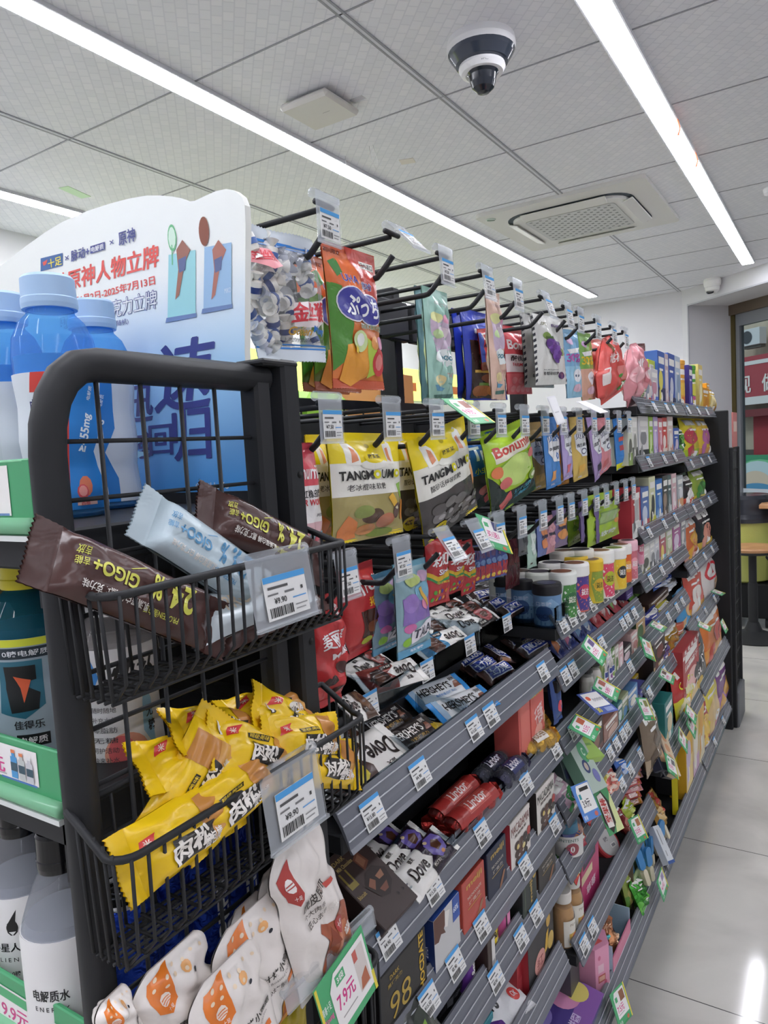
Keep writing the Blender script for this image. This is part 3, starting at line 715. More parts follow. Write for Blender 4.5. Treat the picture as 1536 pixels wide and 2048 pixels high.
# ---------------------------------------------------------------- packages
def bag(name, label, cat, w, h, d, m4, base, art=(), seal=None, ends=(.09, .07), seed=1, kind='film', back=None, group=None, edge=None, horiz=False, pw=2.4, n=(22, 28), hole=True, wr=.0016, bend=0.0, parts=True, zig=.0016, step=.034, soft=.26, akind=None):
    rnd = random.Random(seed*7+3); ph = [rnd.uniform(0, 6.28) for _ in range(8)]; fr = [rnd.uniform(5, 13) for _ in range(8)]
    lo, hi = ends[1], 1-ends[0]

    def prof(u, v):
        a, b = (u, v) if horiz else (v, u)
        if a <= lo or a >= hi: return .0007, 0
        s = math.sin(min(1, (a-lo)/soft)*PI/2)*math.sin(min(1, (hi-a)/soft)*PI/2); g = max(0, s)**.75
        f = max(0, 1-abs(2*b-1)**pw)**.62
        q = wr*(math.sin(fr[0]*a*2+fr[1]*b+ph[0])+.7*math.sin(fr[2]*b*2.3-fr[3]*a+ph[1])+.6*math.sin(26*b+fr[4]*a+ph[2])*max(0, 1-2.2*min(a-lo, hi-a)))
        return .0007+d/2*f*g+q*f*min(1, g*1.5), g

    def S(u, v, hh, sd=-1):
        t, g = prof(u, v); l, r = edge(v) if edge else (0, 1)
        cu = (u-.5)*(1-(0 if horiz else .045*g)); cv = (v-.5)*(1-(.05*g if horiz else 0))
        if edge: x = w*(l+(r-l)*(cu+.5)-.5)
        else: x = cu*w
        return V((x, sd*(t+hh)+bend*math.sin(PI*v)*.5, h*(cv+.5)))

    nu, nv = n
    us = [i/nu for i in range(nu+1)]; vs = [j/nv for j in range(nv+1)]
    if parts:
        if horiz: us = [lo+(hi-lo)*i/nu for i in range(nu+1)]
        else: vs = [lo+(hi-lo)*j/nv for j in range(nv+1)]
    m = MB(); mt = M(base, kind); mb_ = M(back or base, kind); nu1 = nu+1
    for sd in (-1, 1):
        P = [S(u, v, 0, sd) for v in vs for u in us]
        F = [(j*nu1+i, j*nu1+i+1, (j+1)*nu1+i+1, (j+1)*nu1+i) for j in range(nv) for i in range(nu)]
        if sd > 0: F = [f[::-1] for f in F]
        m.add(P, F, mt if sd < 0 else mb_, True)
    m.art(S, art, akind or kind, step, w, h, .0007, .0003)
    o = m.build(name, None, label, cat, group, None, m4)
    if parts:
        sm = M(seal or base, akind or kind)
        for nm, a0, a1, e in (('bottom_seal', 0, lo, 0), ('top_seal', hi, 1, 1)):
            if a1-a0 < .005: continue
            q = MB(); k = 8; L = (w if horiz else h)*(a1-a0); P = []
            nb = (nv if horiz else nu)*2
            for sd in (-1, 1):
                for j in range(k+1):
                    for i in range(nb+1):
                        a = a0+(a1-a0)*j/k; b = i/nb
                        u, v = (a, b) if horiz else (b, a)
                        p = S(u, v, 0, sd); tip = (j == 0 and e == 0) or (j == k and e == 1)
                        if tip and i % 2: p += V(((1 if e else -1)*-zig, 0, 0)) if horiz else V((0, 0, (1 if e else -1)*-zig))
                        p.y += .0004*(1 if j % 2 else -1)+wr*.8*math.sin(9*b+ph[5])*(abs(j-(0 if e else k))/k)
                        P.append(p)
            M_ = (k+1)*(nb+1)
            F = [(j*(nb+1)+i, j*(nb+1)+i+1, (j+1)*(nb+1)+i+1, (j+1)*(nb+1)+i) for j in range(k) for i in range(nb)]
            if horiz: F = [f[::-1] for f in F]
            q.add(P[:M_], F, sm, True); q.add(P[M_:], [f[::-1] for f in F], sm, True); q.build(nm, o)
    return o


def quad(TL, TR, BL, x, nn=(1, 0, 0)):
    """pose and size of a hanging pack from three of its corners on the plane it hangs in"""
    a, b, c = sight(*TL, x=x), sight(*TR, x=x), sight(*BL, x=x)
    w, h = (b-a).length, (a-c).length
    r1 = math.atan2(b.z-a.z, b.y-a.y); r2 = math.atan2(-(a.y-c.y), a.z-c.z); r = (r1+r2)/2
    ctr = (b+c)/2
    return pose(ctr, (0, 1, 0), nn, h, r), w, h


def carton(name, label, cat, w, h, d, m4, base, front=(), side=(), top=(), group=None, kind='print', bev=.0012, sidecol=None, topcol=None):
    m = MB().box((0, 0, h/2), (w, d, h), M(base, kind), bev)
    if sidecol: side = [('r', 0, 0, 1, 1, sidecol)]+list(side)
    if topcol: top = [('r', 0, 0, 1, 1, topcol)]+list(top)
    e = .0001
    if front: m.art(flatS((-w/2, -d/2-e, 0), (w, 0, 0), (0, 0, h)), front, kind, None, w, h)
    if side: m.art(flatS((-w/2-e, d/2, 0), (0, -d, 0), (0, 0, h)), side, kind, None, d, h)
    if top: m.art(flatS((-w/2, -d/2, h+e), (w, 0, 0), (0, d, 0)), top, kind, None, w, d)
    return m.build(name, None, label, cat, group, None, m4)


def stand(x, y, z, rz=0.0): return Matrix.Translation((x, y, z)) @ Matrix.Rotation(PI/2+rz, 4, 'Z')


def cylS(rf, h, a0, a1, z0=0.0):
    """label on a round body: u runs left to right as seen from the front (-y)"""
    def S(u, v, hh):
        z = z0+h*v; r = rf(z)+hh; a = -PI/2+a0+(a1-a0)*u
        return V((r*math.cos(a), r*math.sin(a), z))
    return S


def prof_r(prof):
    def f(z):
        for a, b in zip(prof, prof[1:]):
            if a[1] <= z <= b[1]: return a[0]+(b[0]-a[0])*((z-a[1])/max(1e-6, b[1]-a[1]))
        return prof[-1][0]
    return f


def bottle(name, label, cat, m4, prof, body, lab, labcol, cap, capr, caph, art=(), group=None, a=1.5, liquid=None, capart=(), seg=32):
    """prof: body outline (r, z); lab: (z0, z1) of the sleeve; cap on top"""
    t = thing(name, label, cat, group, m4); rf = prof_r(prof); zt = prof[-1][1]
    MB().lathe(prof, body, seg).build('body', t)
    if liquid: MB().lathe([(max(.002, r-.0022), z+.001) for r, z in prof if z <= liquid[1]], M(liquid[0], 'print'), seg).build('drink', t)
    if lab:
        z0, z1 = lab; k = 22
        m = MB().lathe([(rf(z0+(z1-z0)*i/k)+.0006, z0+(z1-z0)*i/k) for i in range(k+1)], M(labcol, 'film'), seg)
        W = 2*a*rf((z0+z1)/2)
        m.art(cylS(lambda z: rf(z)+.0007, z1-z0, -a, a, z0), art, 'print', .035, W, z1-z0, .0002, .0002); m.build('label', t)
    c = MB(); n = 40; pr = [(capr*1.0, zt-.004), (capr*1.03, zt), (capr*1.03, zt+caph*.2), (capr, zt+caph*.24), (capr*.98, zt+caph*.9), (capr*.9, zt+caph)]
    c.lathe(pr, cap, n)
    if capart: c.art(flatS((-capr*.7, -capr*.7, zt+caph), (capr*1.4, 0, 0), (0, capr*1.4, 0)), capart, 'print', None, capr*1.4, capr*1.4)
    c.build('cap', t)
    return t


# ---------------------------------------------------------------- the white header sign on the near end
sx0, sx1, sy = -1.235, -.500, .540
zb, zt = 1.44, 1.778
outline = [(495, 700), (496, 560), (497, 450), (495, 412), (488, 394), (474, 383), (458, 380), (436, 385), (412, 396), (395, 404), (384, 405), (370, 399), (350, 395), (325, 393), (300, 393), (265, 399), (230, 408), (180, 424), (130, 446), (95, 467), (60, 492), (25, 519), (0, 540), (-40, 580), (-80, 640), (-110, 720), (-122, 820)]
poly = [(sx0, zb), (sx1, zb)]
for q in outline:
    p = sight(*q, y=sy); poly.append((max(sx0+.002, p.x), p.z))
sx0 = min(q[0] for q in poly[2:]); poly[0] = (sx0, zb)
sgm = bpy.data.materials.new('sign_print'); sgm.use_nodes = True; N = sgm.node_tree.nodes; L = sgm.node_tree.links
g = N.new('ShaderNodeTexCoord'); sp = N.new('ShaderNodeSeparateXYZ'); mr = N.new('ShaderNodeMapRange'); rp = N.new('ShaderNodeValToRGB')
L.new(g.outputs['Object'], sp.inputs[0]); L.new(sp.outputs['Z'], mr.inputs[0]); mr.inputs[1].default_value = 0; mr.inputs[2].default_value = .33; L.new(mr.outputs[0], rp.inputs[0])
rp.color_ramp.elements[0].color = lin('4f9fe6'); rp.color_ramp.elements[0].position = .05; rp.color_ramp.elements[1].color = lin('f3f6f1'); rp.color_ramp.elements[1].position = .72
e = rp.color_ramp.elements.new(.40); e.color = lin('a8d2f2'); L.new(rp.outputs[0], N['Principled BSDF'].inputs['Base Color']); N['Principled BSDF'].inputs['Roughness'].default_value = .45
m = MB().prism([(a, b-zb) for a, b in poly], lambda a_, b_, q: V((a_, q, b_)), -.004, .004, sgm, M('eef0ea', 'print'))
SW, SH = sx1-sx0, zt-zb
S = flatS((sx0, -.0042, 0), (SW, 0, 0), (0, 0, SH))


def su(px, py):
    p = sight(px, py, y=sy-.004); return ((p.x-sx0)/SW, (p.z-zb)/SH)


NV = '3d4488'; A = []


def txt(s, pa, pb, hpx, col, bold=.015, sh=0.0):
    """lettering between two spots of the sign"""
    a, b_ = su(*pa), su(*pb); q = su(pa[0], pa[1]-hpx)
    A.append(('t', s, (a[0]+b_[0])/2, (a[1]+b_[1])/2, abs(b_[0]-a[0]), abs(q[1]-a[1]), col, bold, 0, sh))


A.append(('p', [su(82, 517), su(126, 506), su(126, 531), su(82, 543)], '2d5f9e'))
A.append(('p', [su(86, 525), su(96, 519), su(93, 529), su(88, 532)], 'e05a4a'))
txt('十足', (97, 528), (124, 521), 18, 'f0e050', .02)
txt('×', (131, 517), (139, 515), 9, NV, .0); txt('脉动+', (143, 512), (180, 503), 22, NV, .03, .1)
A.append(('p', [su(182, 493), su(211, 484), su(211, 499), su(182, 508)], NV)); txt('电解质', (184, 501), (209, 492), 11, 'f2f4f6', .02)
txt('×', (221, 486), (229, 484), 9, NV, 0); txt('原神', (239, 481), (272, 466), 28, NV, .02)
txt('电解', (20, 603), (60, 590), 22, NV, .03)
txt('点兑原神人物立牌', (82, 575), (318, 514), 40, 'e2564c', .03, .12)
txt('2025年6月2日-2025年7月13日', (118, 612), (310, 558), 17, 'e2564c', .02)
txt('可兑原神亚克力立牌', (120, 645), (314, 596), 34, NV, .045, .1); txt('可兑原神亚克力立牌', (120, 645), (314, 596), 32.5, 'f2f5f4', .0, .1)
txt('(兑完即止，款式随机)', (160, 665), (258, 642), 13, NV, .005)
# the two acrylic stand pictures become plain tinted cards with simple sport shapes
for x0, x1, yt, yb_, c0 in ((336, 392, 470, 640, '9ed8dc'), (408, 464, 455, 622, '9cc0e0')):
    A.append(('p', [su(x0, yb_), su(x1, yb_-10), su(x1, yt+30), su(x0+2, yt+40)], c0)); A.append(('p', [su(x0-4, yb_+6), su(x1+2, yb_-6), su(x1+2, yb_-14), su(x0-2, yb_-4)], '6d86b4'))
a = su(345, 476); A.append(('e', a[0], a[1], .011, .04, '6fbf86')); A.append(('e', a[0], a[1], .009, .033, 'd8f0dc')); A.append(('p', [su(344, 490), su(346, 490), su(347, 530), su(345, 530)], '6fbf86'))
a = su(409, 463); A.append(('e', a[0], a[1], .012, .042, '8a4a34'))
for x0, cc in ((352, 'a06a58'), (424, 'b07060')):
    A.append(('p', [su(x0, 600), su(x0+8, 590), su(x0+18, 530), su(x0+30, 500), su(x0+14, 480), su(x0+2, 500), su(x0+6, 540)], cc))
    A.append(('p', [su(x0+6, 520), su(x0+22, 512), su(x0+20, 540), su(x0+8, 546)], '5d6a94'))
txt('MIKO', (452, 602), (462, 560), 10, 'd8e4ee', 0)
txt('迅', (248, 825), (306, 790), 74, NV, .022, .2); txt('速', (318, 782), (424, 717), 140, NV, .022, .25)
txt('体感', (244, 905), (300, 880), 52, NV, .03, .1); txt('回', (300, 890), (345, 870), 60, NV, .022, .05); txt('归', (348, 880), (420, 850), 112, NV, .022, .05)
A.append(('p', [su(225, 905), su(290, 880), su(255, 900), su(300, 905), su(235, 935), su(262, 912)], 'a9dcf6'))
txt('@miHoYo', (392, 978), (458, 968), 18, 'e4eef6', .01)
a = su(228, 840); A.append(('t', '限量活动以门店实际为准', a[0], a[1], .25, .028, NV, .0, 1.45))
m.art(S, A, 'print', None, SW, SH, .0003, .0001)
so_ = m.build('header_sign_board', None, 'white and blue promotional header board with red Chinese headline on the end shelves', 'sign', None, None, Matrix.Translation((0, sy, zb)))
# ---------------------------------------------------------------- drinks on the end shelves
Z1, Z2, Z3 = 1.436, 1.228, 1.0


def face_cam(p, z, tw=0.0):
    a = math.atan2(EYE.y-p.y, EYE.x-p.x); return Matrix.Translation((p.x, p.y, z)) @ Matrix.Rotation(a+PI/2+tw, 4, 'Z')


BLUEP = [(.030, 0), (.034, .004), (.0345, .02), (.032, .045), (.0345, .07), (.033, .10), (.0355, .125), (.036, .143), (.034, .160), (.028, .174), (.0205, .182), (.0195, .190)]
TB = M('8ccaf2', 'tint')
bart = [('r', 0, 0, 1, 1, 'dfe6ee'), ('p', [(.46, 1), (.56, 1), (.50, .5), (.47, 0), (.37, 0)], 'd9473f'), ('p', [(.55, 1), (.80, 1), (.80, .62), (.70, .42), (.80, .2), (.80, 0), (.47, 0), (.50, .5)], '1f7fd0'),
        ('p', [(.27, 1), (.44, 1), (.44, .86), (.24, .86)], 'd9473f'), ('t', '电解质', .33, .76, .2, .10, '33386e', .02), ('t', 'mizone', .40, .30, .12, .08, '33386e', .03, 1.5), ('r', .33, .52, .42, .58, '4a6aa0'),
        ('t', '≥455mg', .635, .56, None, .085, 'eaf4fc', .03, 1.32), ('t', '电解质', .70, .85, None, .035, 'eaf4fc', .01, 1.32), ('e', .60, .17, .055, .075, 'e07a5a'), ('e', .57, .13, .045, .055, 'd8505a'), ('e', .57, .135, .033, .04, 'f09a94'), ('r', .52, .03, .68, .06, 'e2b8b0'), ('t', '西柚', .58, .045, None, .03, 'd0404a')]
for px, tw, lab, yy in ((117, 0.15, 'blue electrolyte drink bottle with red and white sleeve behind the rack bend', .40), (18, 1.3, 'blue electrolyte drink bottle cut by the left edge of the photo', .405), (198, -.6, 'blue electrolyte drink bottle mostly hidden behind the nearest one', .485)):
    p = sight(px, 800, y=yy)
    bottle('drink_bottle', lab, 'bottle', face_cam(p, Z1, tw), BLUEP, TB, (.008, .128), 'dfe6ee', M('a9c8ea', 'print'), .0232, .025, bart, 'blue electrolyte drink bottles', 1.6, ('45b4ee', .150))
GAT = [(.033, 0), (.036, .006), (.036, .05), (.034, .075), (.0365, .10), (.0365, .118), (.034, .13), (.026, .142), (.0185, .15), (.018, .155)]
gart = [('r', 0, 0, 1, 1, '9fb0ba'), ('r', .2, .94, .8, 1, 'd6dc3a'), ('r', .22, .84, .66, .93, '22303a'), ('t', '0糖电解质', .44, .885, .34, .05, 'e8ecee', .01), ('p', [(.2, .82), (.55, .82), (.55, .45), (.4, .35), (.2, .4)], '2f6c80'), ('p', [(.26, .78), (.5, .78), (.5, .66), (.38, .64), (.52, .55), (.5, .42), (.3, .4), (.26, .6)], '15181a'), ('p', [(.33, .7), (.46, .66), (.40, .48), (.38, .6)], 'e0623a'), ('t', '佳得乐', .42, .30, .22, .07, '2a2c30', .02), ('r', .32, .12, .56, .22, '1d1f22'), ('t', '电解质', .44, .17, .2, .06, 'f0f0f0', .01)]
p = sight(66, 1290, y=.36); bottle('sports_drink_bottle', 'teal sports drink bottle with dark lightning label and yellow cap', 'bottle', face_cam(p, Z2, 0), GAT, M('3f8ea2', 'tint'), (.006, .112), '9fb0ba', M('d9cb1c', 'print'), .021, .022, gart, 'sports drink bottles', 1.5, ('4fa0b4', .125))
p = sight(2, 1290, y=.385); bottle('sports_drink_bottle', 'pale lemon sports drink bottle with yellow cap at the left edge', 'bottle', face_cam(p, Z2, 0), GAT, M('d8d2a8', 'tint'), (.02, .10), 'cfd0c0', M('d9cb1c', 'print'), .021, .022, [('r', 0, 0, 1, 1, 'c8c8bc'), ('r', .3, .5, .75, .9, 'e6cf5a'), ('r', .3, .36, .75, .5, '7fb6cc'), ('t', '柠檬', .5, .7, .2, .16, '7a6a2a')], 'sports drink bottles', 1.5, ('cfc99a', .12))
p = sight(-12, 1250, y=.45); bottle('sports_drink_bottle', 'second sports drink bottle with yellow cap, behind the lemon one', 'bottle', face_cam(p, Z2, 0), GAT, M('d8d2a8', 'tint'), (.02, .10), 'cfd0c0', M('d9cb1c', 'print'), .021, .022, (), 'sports drink bottles', 1.5, ('cfc99a', .12))
PEA = [(.032, 0), (.0355, .005), (.0355, .03), (.034, .052), (.0335, .07), (.0365, .09), (.037, .115), (.036, .122), (.028, .136), (.019, .146), (.0185, .15)]
part_ = [('r', 0, 0, 1, 1, 'e8e6e6'), ('t', '快补', .66, .80, .34, .20, '1a1a1c', .04, 0, .25), ('t', '科学配方', .68, .655, .24, .04, '3f8fd0', .01), ('p', [(.22, .92), (.34, .95), (.40, .80), (.33, .66), (.24, .70)], '3f86cc'), ('p', [(.24, .80), (.33, .82), (.34, .70), (.26, .70)], 'a8d4f0'), ('e', .20, .45, .075, .14, 'e0584e'), ('e', .20, .40, .05, .10, 'eea070'), ('e', .56, .20, .17, .155, 'e8a48c'), ('e', .52, .22, .10, .12, 'df6a6c'),
         ('p', [(.72, .70), (.80, .56), (.80, .16), (.70, .34)], '9cc8e2'), ('t', '无', .77, .47, .07, .085, '2a2a2c', .02), ('t', '糖', .78, .36, .07, .085, '2a2a2c', .02)]+[('t', s, .40, .54-.075*i, .20, .042, '4a4a4c', .0) for i, s in enumerate(('随时随地', '补充水分', '零脂肪', '无糖', '呵护活动', '快来补水'))]+[('r', .2, .05+.02*i, .62, .058+.02*i, 'b4b2b2') for i in range(3)]
p = sight(238, 1390, y=.40); bottle('drink_bottle', 'white peach electrolyte bottle behind the rack grid on the middle end shelf', 'bottle', face_cam(p, 1.205, -.1), PEA, M('e2dedd', 'tint'), (.006, .121), 'e8e6e6', M('ececec', 'print'), .021, .02, part_, None, 1.55, ('e6dcda', .12))
ALI = [(.029, 0), (.0325, .004), (.033, .02), (.0325, .05), (.033, .10), (.033, .128), (.031, .136), (.027, .148), (.021, .163), (.0165, .172), (.0155, .178)]


def alien(px, yy, lab, a2, zz):
    p = sight(px, 1850, y=yy)
    bottle('drink_bottle', lab, 'bottle', face_cam(p, zz, 0), ALI, M('c9ccd2', 'tint'), (.006, .130), 'ecebea', M('161618', 'gloss'), .0165, .027, a2, 'white electrolyte water bottles', 1.45, ('d4d6da', .140), [('e', .5, .5, .26, .34, '6a6d72')])


drop = [('e', .36, .80, .05, .055, '141416'), ('p', [(.31, .81), (.33, .84), (.405, .93), (.39, .85), (.41, .81)], '141416'), ('p', [(.33, .775), (.39, .775), (.36, .75)], 'e8e8e8')]
alien(60, .335, 'white electrolyte water bottle with black drop logo, left of its twin', [('r', 0, 0, 1, 1, 'ecebea')]+drop+[('t', '外星人电解质水', .46, .66, .62, .065, '1c1c1e', .02), ('t', 'A L I E N E N E R G Y', .44, .57, .56, .03, '2a2a2c', .0), ('t', '0糖 0卡', .40, .47, .16, .035, '2a2a2c'), ('e', .42, .13, .075, .07, 'eaa4a4'), ('e', .44, .14, .045, .045, 'd87a7e'), ('t', '白桃口味', .42, .04, .18, .03, 'd88a8c')], .990)
alien(132, .318, 'white electrolyte water bottle beside the dark rack post', [('r', 0, 0, 1, 1, 'ecebea'), ('t', '电解质水', .33, .66, .30, .075, '1c1c1e', .02), ('t', 'E N E R G Y', .33, .57, .28, .03, '2a2a2c'), ('r', .60, .90, .86, .94, '1a1a1c'), ('r', .62, .42, .66, .9, '8a8a8c'), ('r', .69, .42, .72, .9, 'a0a0a2'), ('r', .62, .36, .70, .41, '3f9ad8'), ('r', .62, .28, .70, .33, '3f9ad8'), ('r', .62, .18, .72, .22, '2a2a2c')], .990)
p = sight(230, 1660, y=.47); bottle('drink_bottle', 'dark capped bottle behind the yellow bread packs on the bottom end shelf', 'bottle', face_cam(p, .99, 0), ALI, M('5a5e64', 'tint'), (.006, .12), '8a8c90', M('161618', 'gloss'), .0165, .027, (), 'white electrolyte water bottles', 1.4)
CAN = [(.021, 0), (.026, .004), (.029, .010), (.029, .130), (.0275, .137), (.0255, .142), (.0258, .145)]


def can(px, py, yy, lab, art, z=Z3):
    p = sight(px, py, y=yy); t = thing('soda_can', lab, 'can', 'blue soda cans on the bottom end shelf', face_cam(p, z, 0)); al = M('c8cacc', 'steel')
    m = MB().lathe(CAN[:6], M('1d3fa8', 'foil'), 36); rf = prof_r(CAN)
    m.art(cylS(rf, .12, -1.5, 1.5, .010), art, 'print', .05, .087, .12, .0003, .0002); m.build('body', t)
    MB().lathe([(.0255, .142), (.0262, .144), (.0258, .1465), (.0238, .1462), (.0225, .1425), (.0, .1425)], al, 36).build('lid', t)
    MB().tube([(.010*math.cos(2*PI*i/14), .004+.006*math.sin(2*PI*i/14), .1445) for i in range(14)], .0013, al, 6, True).build('pull_tab', t)


cart = [('t', 'PEPSI', .78, .5, .62, .14, 'e4e8f0', .02, 1.57), ('r', .05, .1, .12, .9, 'c8cede')]
can(255, 1880, .36, 'blue soda can nearest the dark rack post', [('p', [(.0, .28), (.3, .36), (.3, .5), (.0, .45)], 'c84a48'), ('p', [(.0, .2), (.3, .28), (.3, .36), (.0, .28)], 'e8e8ea')], .978)
can(330, 1850, .42, 'blue soda can second from the rack post, with small date code', [('t', '0901', .6, .7, .18, .05, 'aab4d8'), ('t', 'COLA', .6, .62, .16, .03, '8a98c8')], .985)
can(402, 1830, .455, 'blue soda can with white vertical lettering on its right side', cart, .985)
can(460, 1760, .50, 'blue soda can farthest back, its top behind the bread basket', cart, .985)


def promo_strip(x0, x1, y, z0, z1, lab, art):
    w, h = x1-x0, z1-z0
    m = MB().box((0, 0, h/2), (w, .004, h), M('47a06c', 'print'), .001).tube([(-w/2, -.003, .010), (w/2, -.003, .010)], .006, M('8fd0a4', 'gloss'), 10).box((0, -.002, .001), (w, .008, .004), M('e0e4e2', 'print'))
    m.art(flatS((-w/2, -.0021, 0), (w, 0, 0), (0, 0, h)), art, 'print', None, w, h)
    return m.build('promotion_strip', None, lab, 'shelf strip', 'green promotion strips on the end shelves', None, Matrix.Translation(((x0+x1)/2, y, z0)))


promo_strip(-1.23, -.474, .292, 1.432, 1.489, 'green promotion strip with a blank white card under the blue bottles', [('r', .35, .30, .965, .93, 'f2f0ec'), ('r', .36, .30, .962, .33, '6a8cc0'), ('t', '元', .90, .62, None, .2, '3a3a3c'), ('r', .35, .97, .99, .985, '8fd8a8'), ('r', .3, .16, .99, .2, '6cc08c')])
BOT = [('r', 0, 0, 1, .8, '5aa4d8'), ('r', .3, .8, .7, 1, 'd86a4a')]


def mini(u, v, w, h, c, cc): return [('r', u-w*.5, v, u+w*.5, v+h*.75, c), ('r', u-w*.25, v+h*.75, u+w*.25, v+h*.9, c), ('r', u-w*.3, v+h*.88, u+w*.3, v+h, cc), ('r', u-w*.5, v+h*.25, u+w*.5, v+h*.55, '33505e')]


promo_strip(-1.23, -.474, .292, 1.226, 1.279, 'green promotion strip advertising three bottles for 10 yuan', [('r', .2, .40, .965, .90, 'f3efee'), ('p', [(.87-.17, .74), (.90-.17, .74), (.90-.17, .88), (.87-.17, .88)], '58b47c'), ('r', .835, .72, .885, .88, '4fae74'), ('t', '任意', .86, .80, .036, .11, 'f4f4f0', .02), ('t', '3瓶', .842, .57, .042, .16, 'd8408c', .02), ('t', '10元', .885, .57, .044, .22, 'd8408c', .03), ('r', .82, .44, .91, .46, 'b8b4b4')]+mini(.925, .43, .011, .42, '4a9ad4', 'e08050')+mini(.939, .43, .011, .40, 'c8ccca', 'e08050')+mini(.953, .43, .011, .38, 'd0cfd4', 'f0f0f0')+[('r', .90, .38, .962, .41, '4a78c0')])
promo_strip(-1.23, -.474, .292, 1.018, 1.072, 'green promotion strip advertising white bottles for 9 yuan', [('r', .2, .2, .935, .80, 'f3efee'), ('t', '【组合价】', .87, .70, .06, .10, 'f4f4f0'), ('r', .84, .62, .90, .77, '4fae74'), ('t', '9.9元', .875, .42, .05, .24, 'd8408c', .02), ('r', .945, .05, .995, .72, 'f3efee'), ('r', .948, .52, .985, .66, '4fae74'), ('t', '自由搭配', .966, .59, .034, .07, 'f4f4f0')]+mini(.91, .24, .008, .40, '4a8ac0', '333333')+mini(.924, .24, .011, .5, 'e4e4e4', '222222'))
# ---------------------------------------------------------------- things in the baskets
def dirn(p, q): return (q-p).normalized()


def protein(c0, c1, xp, xq, nn, lab, base, acc, tx, seed, w=.165, h=.046):
    a, b = sight(*c0, x=xp), sight(*c1, x=xq)
    art = [('t', 'GIGO+', .66, .48, .22, .24, acc, .03, 0, .1), ('t', '24.', .34, .42, .15, .50, acc, .05, 0, .15), ('t', '%', .46, .42, .05, .42, acc, .03), ('t', 'PROTEIN蛋白质', .42, .82, .18, .12, acc, .01),
           ('t', '乳清蛋白棒 '+tx, .64, .80, .30, .13, 'e8e2da', .02), ('t', '吉能', .81, .50, .05, .13, acc, .01), ('t', '吉放', .81, .33, .05, .13, acc, .01), ('p', [(.52, .18), (.53, .18), (.60, .30), (.59, .30)], acc)]
    return bag('protein_bar', lab, 'protein bar', w, h, .024, pose((a+b)/2, dirn(b, a), nn, h), base, art, base, (.12, .12), seed, 'film', None, 'protein bars in the rack basket', None, True, 5, (30, 14), wr=.0008, soft=.10)


# text runs upside down in the photo: local x points back towards the near post
BR = '4a2f2b'
protein((80, 1105), (432, 1255), -.428, -.412, (1, -.1, .45), 'brown dark-chocolate protein bar leaning out at the near post', BR, 'd6d45c', '黑巧克力味', 1, .172, .048)
protein((290, 1030), (520, 1185), -.440, -.425, (1, -.1, .35), 'pale blue white-chocolate protein bar between the two brown bars', 'c3d4dc', '5f9ac4', '白巧克力味', 2, .150, .046)
protein((398, 1010), (640, 1130), -.440, -.425, (1, 0, .35), 'brown protein bar behind the clear price tag holder', BR, 'd6d45c', '黑巧克力味', 3, .160, .046)
for i, (q0, q1, lab) in enumerate((((420, 1225), (610, 1170), 'brown protein bar lying lowest in the basket beneath the pale blue one'), ((400, 1170), (560, 1150), 'white protein bar lying under the pale blue bar in the basket'))):
    a, b = sight(*q0, x=-.425), sight(*q1, x=-.425)
    bag('protein_bar', lab, 'protein bar', .15, .045, .022, pose((a.x, (a.y+b.y)/2, 1.345+.012*i), (0, 1, .05), (.6, 0, .8), .045), BR if i == 0 else 'c9d2d6', [('t', 'PROTEIN', .5, .5, .4, .3, 'd8c8b0')], None, (.12, .12), 5+i, 'film', None, 'protein bars in the rack basket', None, True, 5, (26, 12), wr=.0008, soft=.1)
YE = 'f2c81c'


def bread(c, ax, nn, lab, seed, w=.115, h=.050, up=1):
    p = V(c)
    art = [('r', .58, .2, .80, .9, 'c98a44'), ('p', [(.58, .2), (.66, .14), (.80, .2), (.80, .45), (.60, .4)], 'dba45c'), ('p', [(.30, .16), (.62, .12), (.66, .46), (.34, .52)], '2e2a26'), ('t', '肉松', .46, .33, .30, .30, 'f2ece4', .05, .05), ('t', '面包棒', .62, .22, .16, .2, 'f2ece4', .04), ('r', .30, .56, .52, .64, '2e2a26'), ('t', '超级美味', .41, .60, .2, .06, 'f0d040'), ('p', [(.15, .58), (.23, .62), (.26, .78), (.17, .74)], 'd8403a'), ('t', '米', .205, .68, None, .1, 'f4e0d0', .02)]
    return bag('bread_pack', lab, 'bread pack', w, h, .030, pose(p, ax, nn, h), YE, art, YE, (.13, .13), seed, 'film', 'eec520', 'yellow bread packs in the basket', None, True, 2.6, (24, 14), wr=.0018, soft=.2)


for i, (px, py, xx, ax, nn, lab) in enumerate((
        (362, 1662, -.414, (0, 1, .06), (.95, 0, .35), 'yellow bread pack hanging over the near front corner of the basket'),
        (462, 1585, -.412, (0, 1, .18), (.95, 0, .35), 'yellow bread pack lying along the basket front left of the price tag'),
        (385, 1560, -.430, (0, .75, .7), (.9, 0, .5), 'yellow bread pack standing upright-tilted behind the near front one'),
        (385, 1520, -.446, (0, .9, -.25), (.6, 0, .8), 'yellow bread pack at the back under the rack grid wire'),
        (440, 1465, -.446, (0, .9, -.35), (.6, 0, .8), 'yellow bread pack on top behind the middle of the pile'),
        (505, 1505, -.424, (0, .8, -.5), (.8, 0, .6), 'yellow bread pack sloping down in the middle of the pile'),
        (540, 1425, -.448, (0, .9, -.2), (.5, 0, .9), 'yellow bread pack highest at the back of the basket'),
        (610, 1480, -.418, (0, .95, -.3), (.9, 0, .5), 'yellow bread pack with pointed end standing above the price tag'),
        (575, 1450, -.436, (0, .8, -.62), (.85, 0, .5), 'yellow bread pack whose pointed tip rises highest'),
        (650, 1525, -.415, (0, .9, -.4), (.9, 0, .4), 'yellow bread pack at the far corner of the basket'))):
    p = sight(px, py, x=xx); bread(p, ax, nn, lab, 20+i)
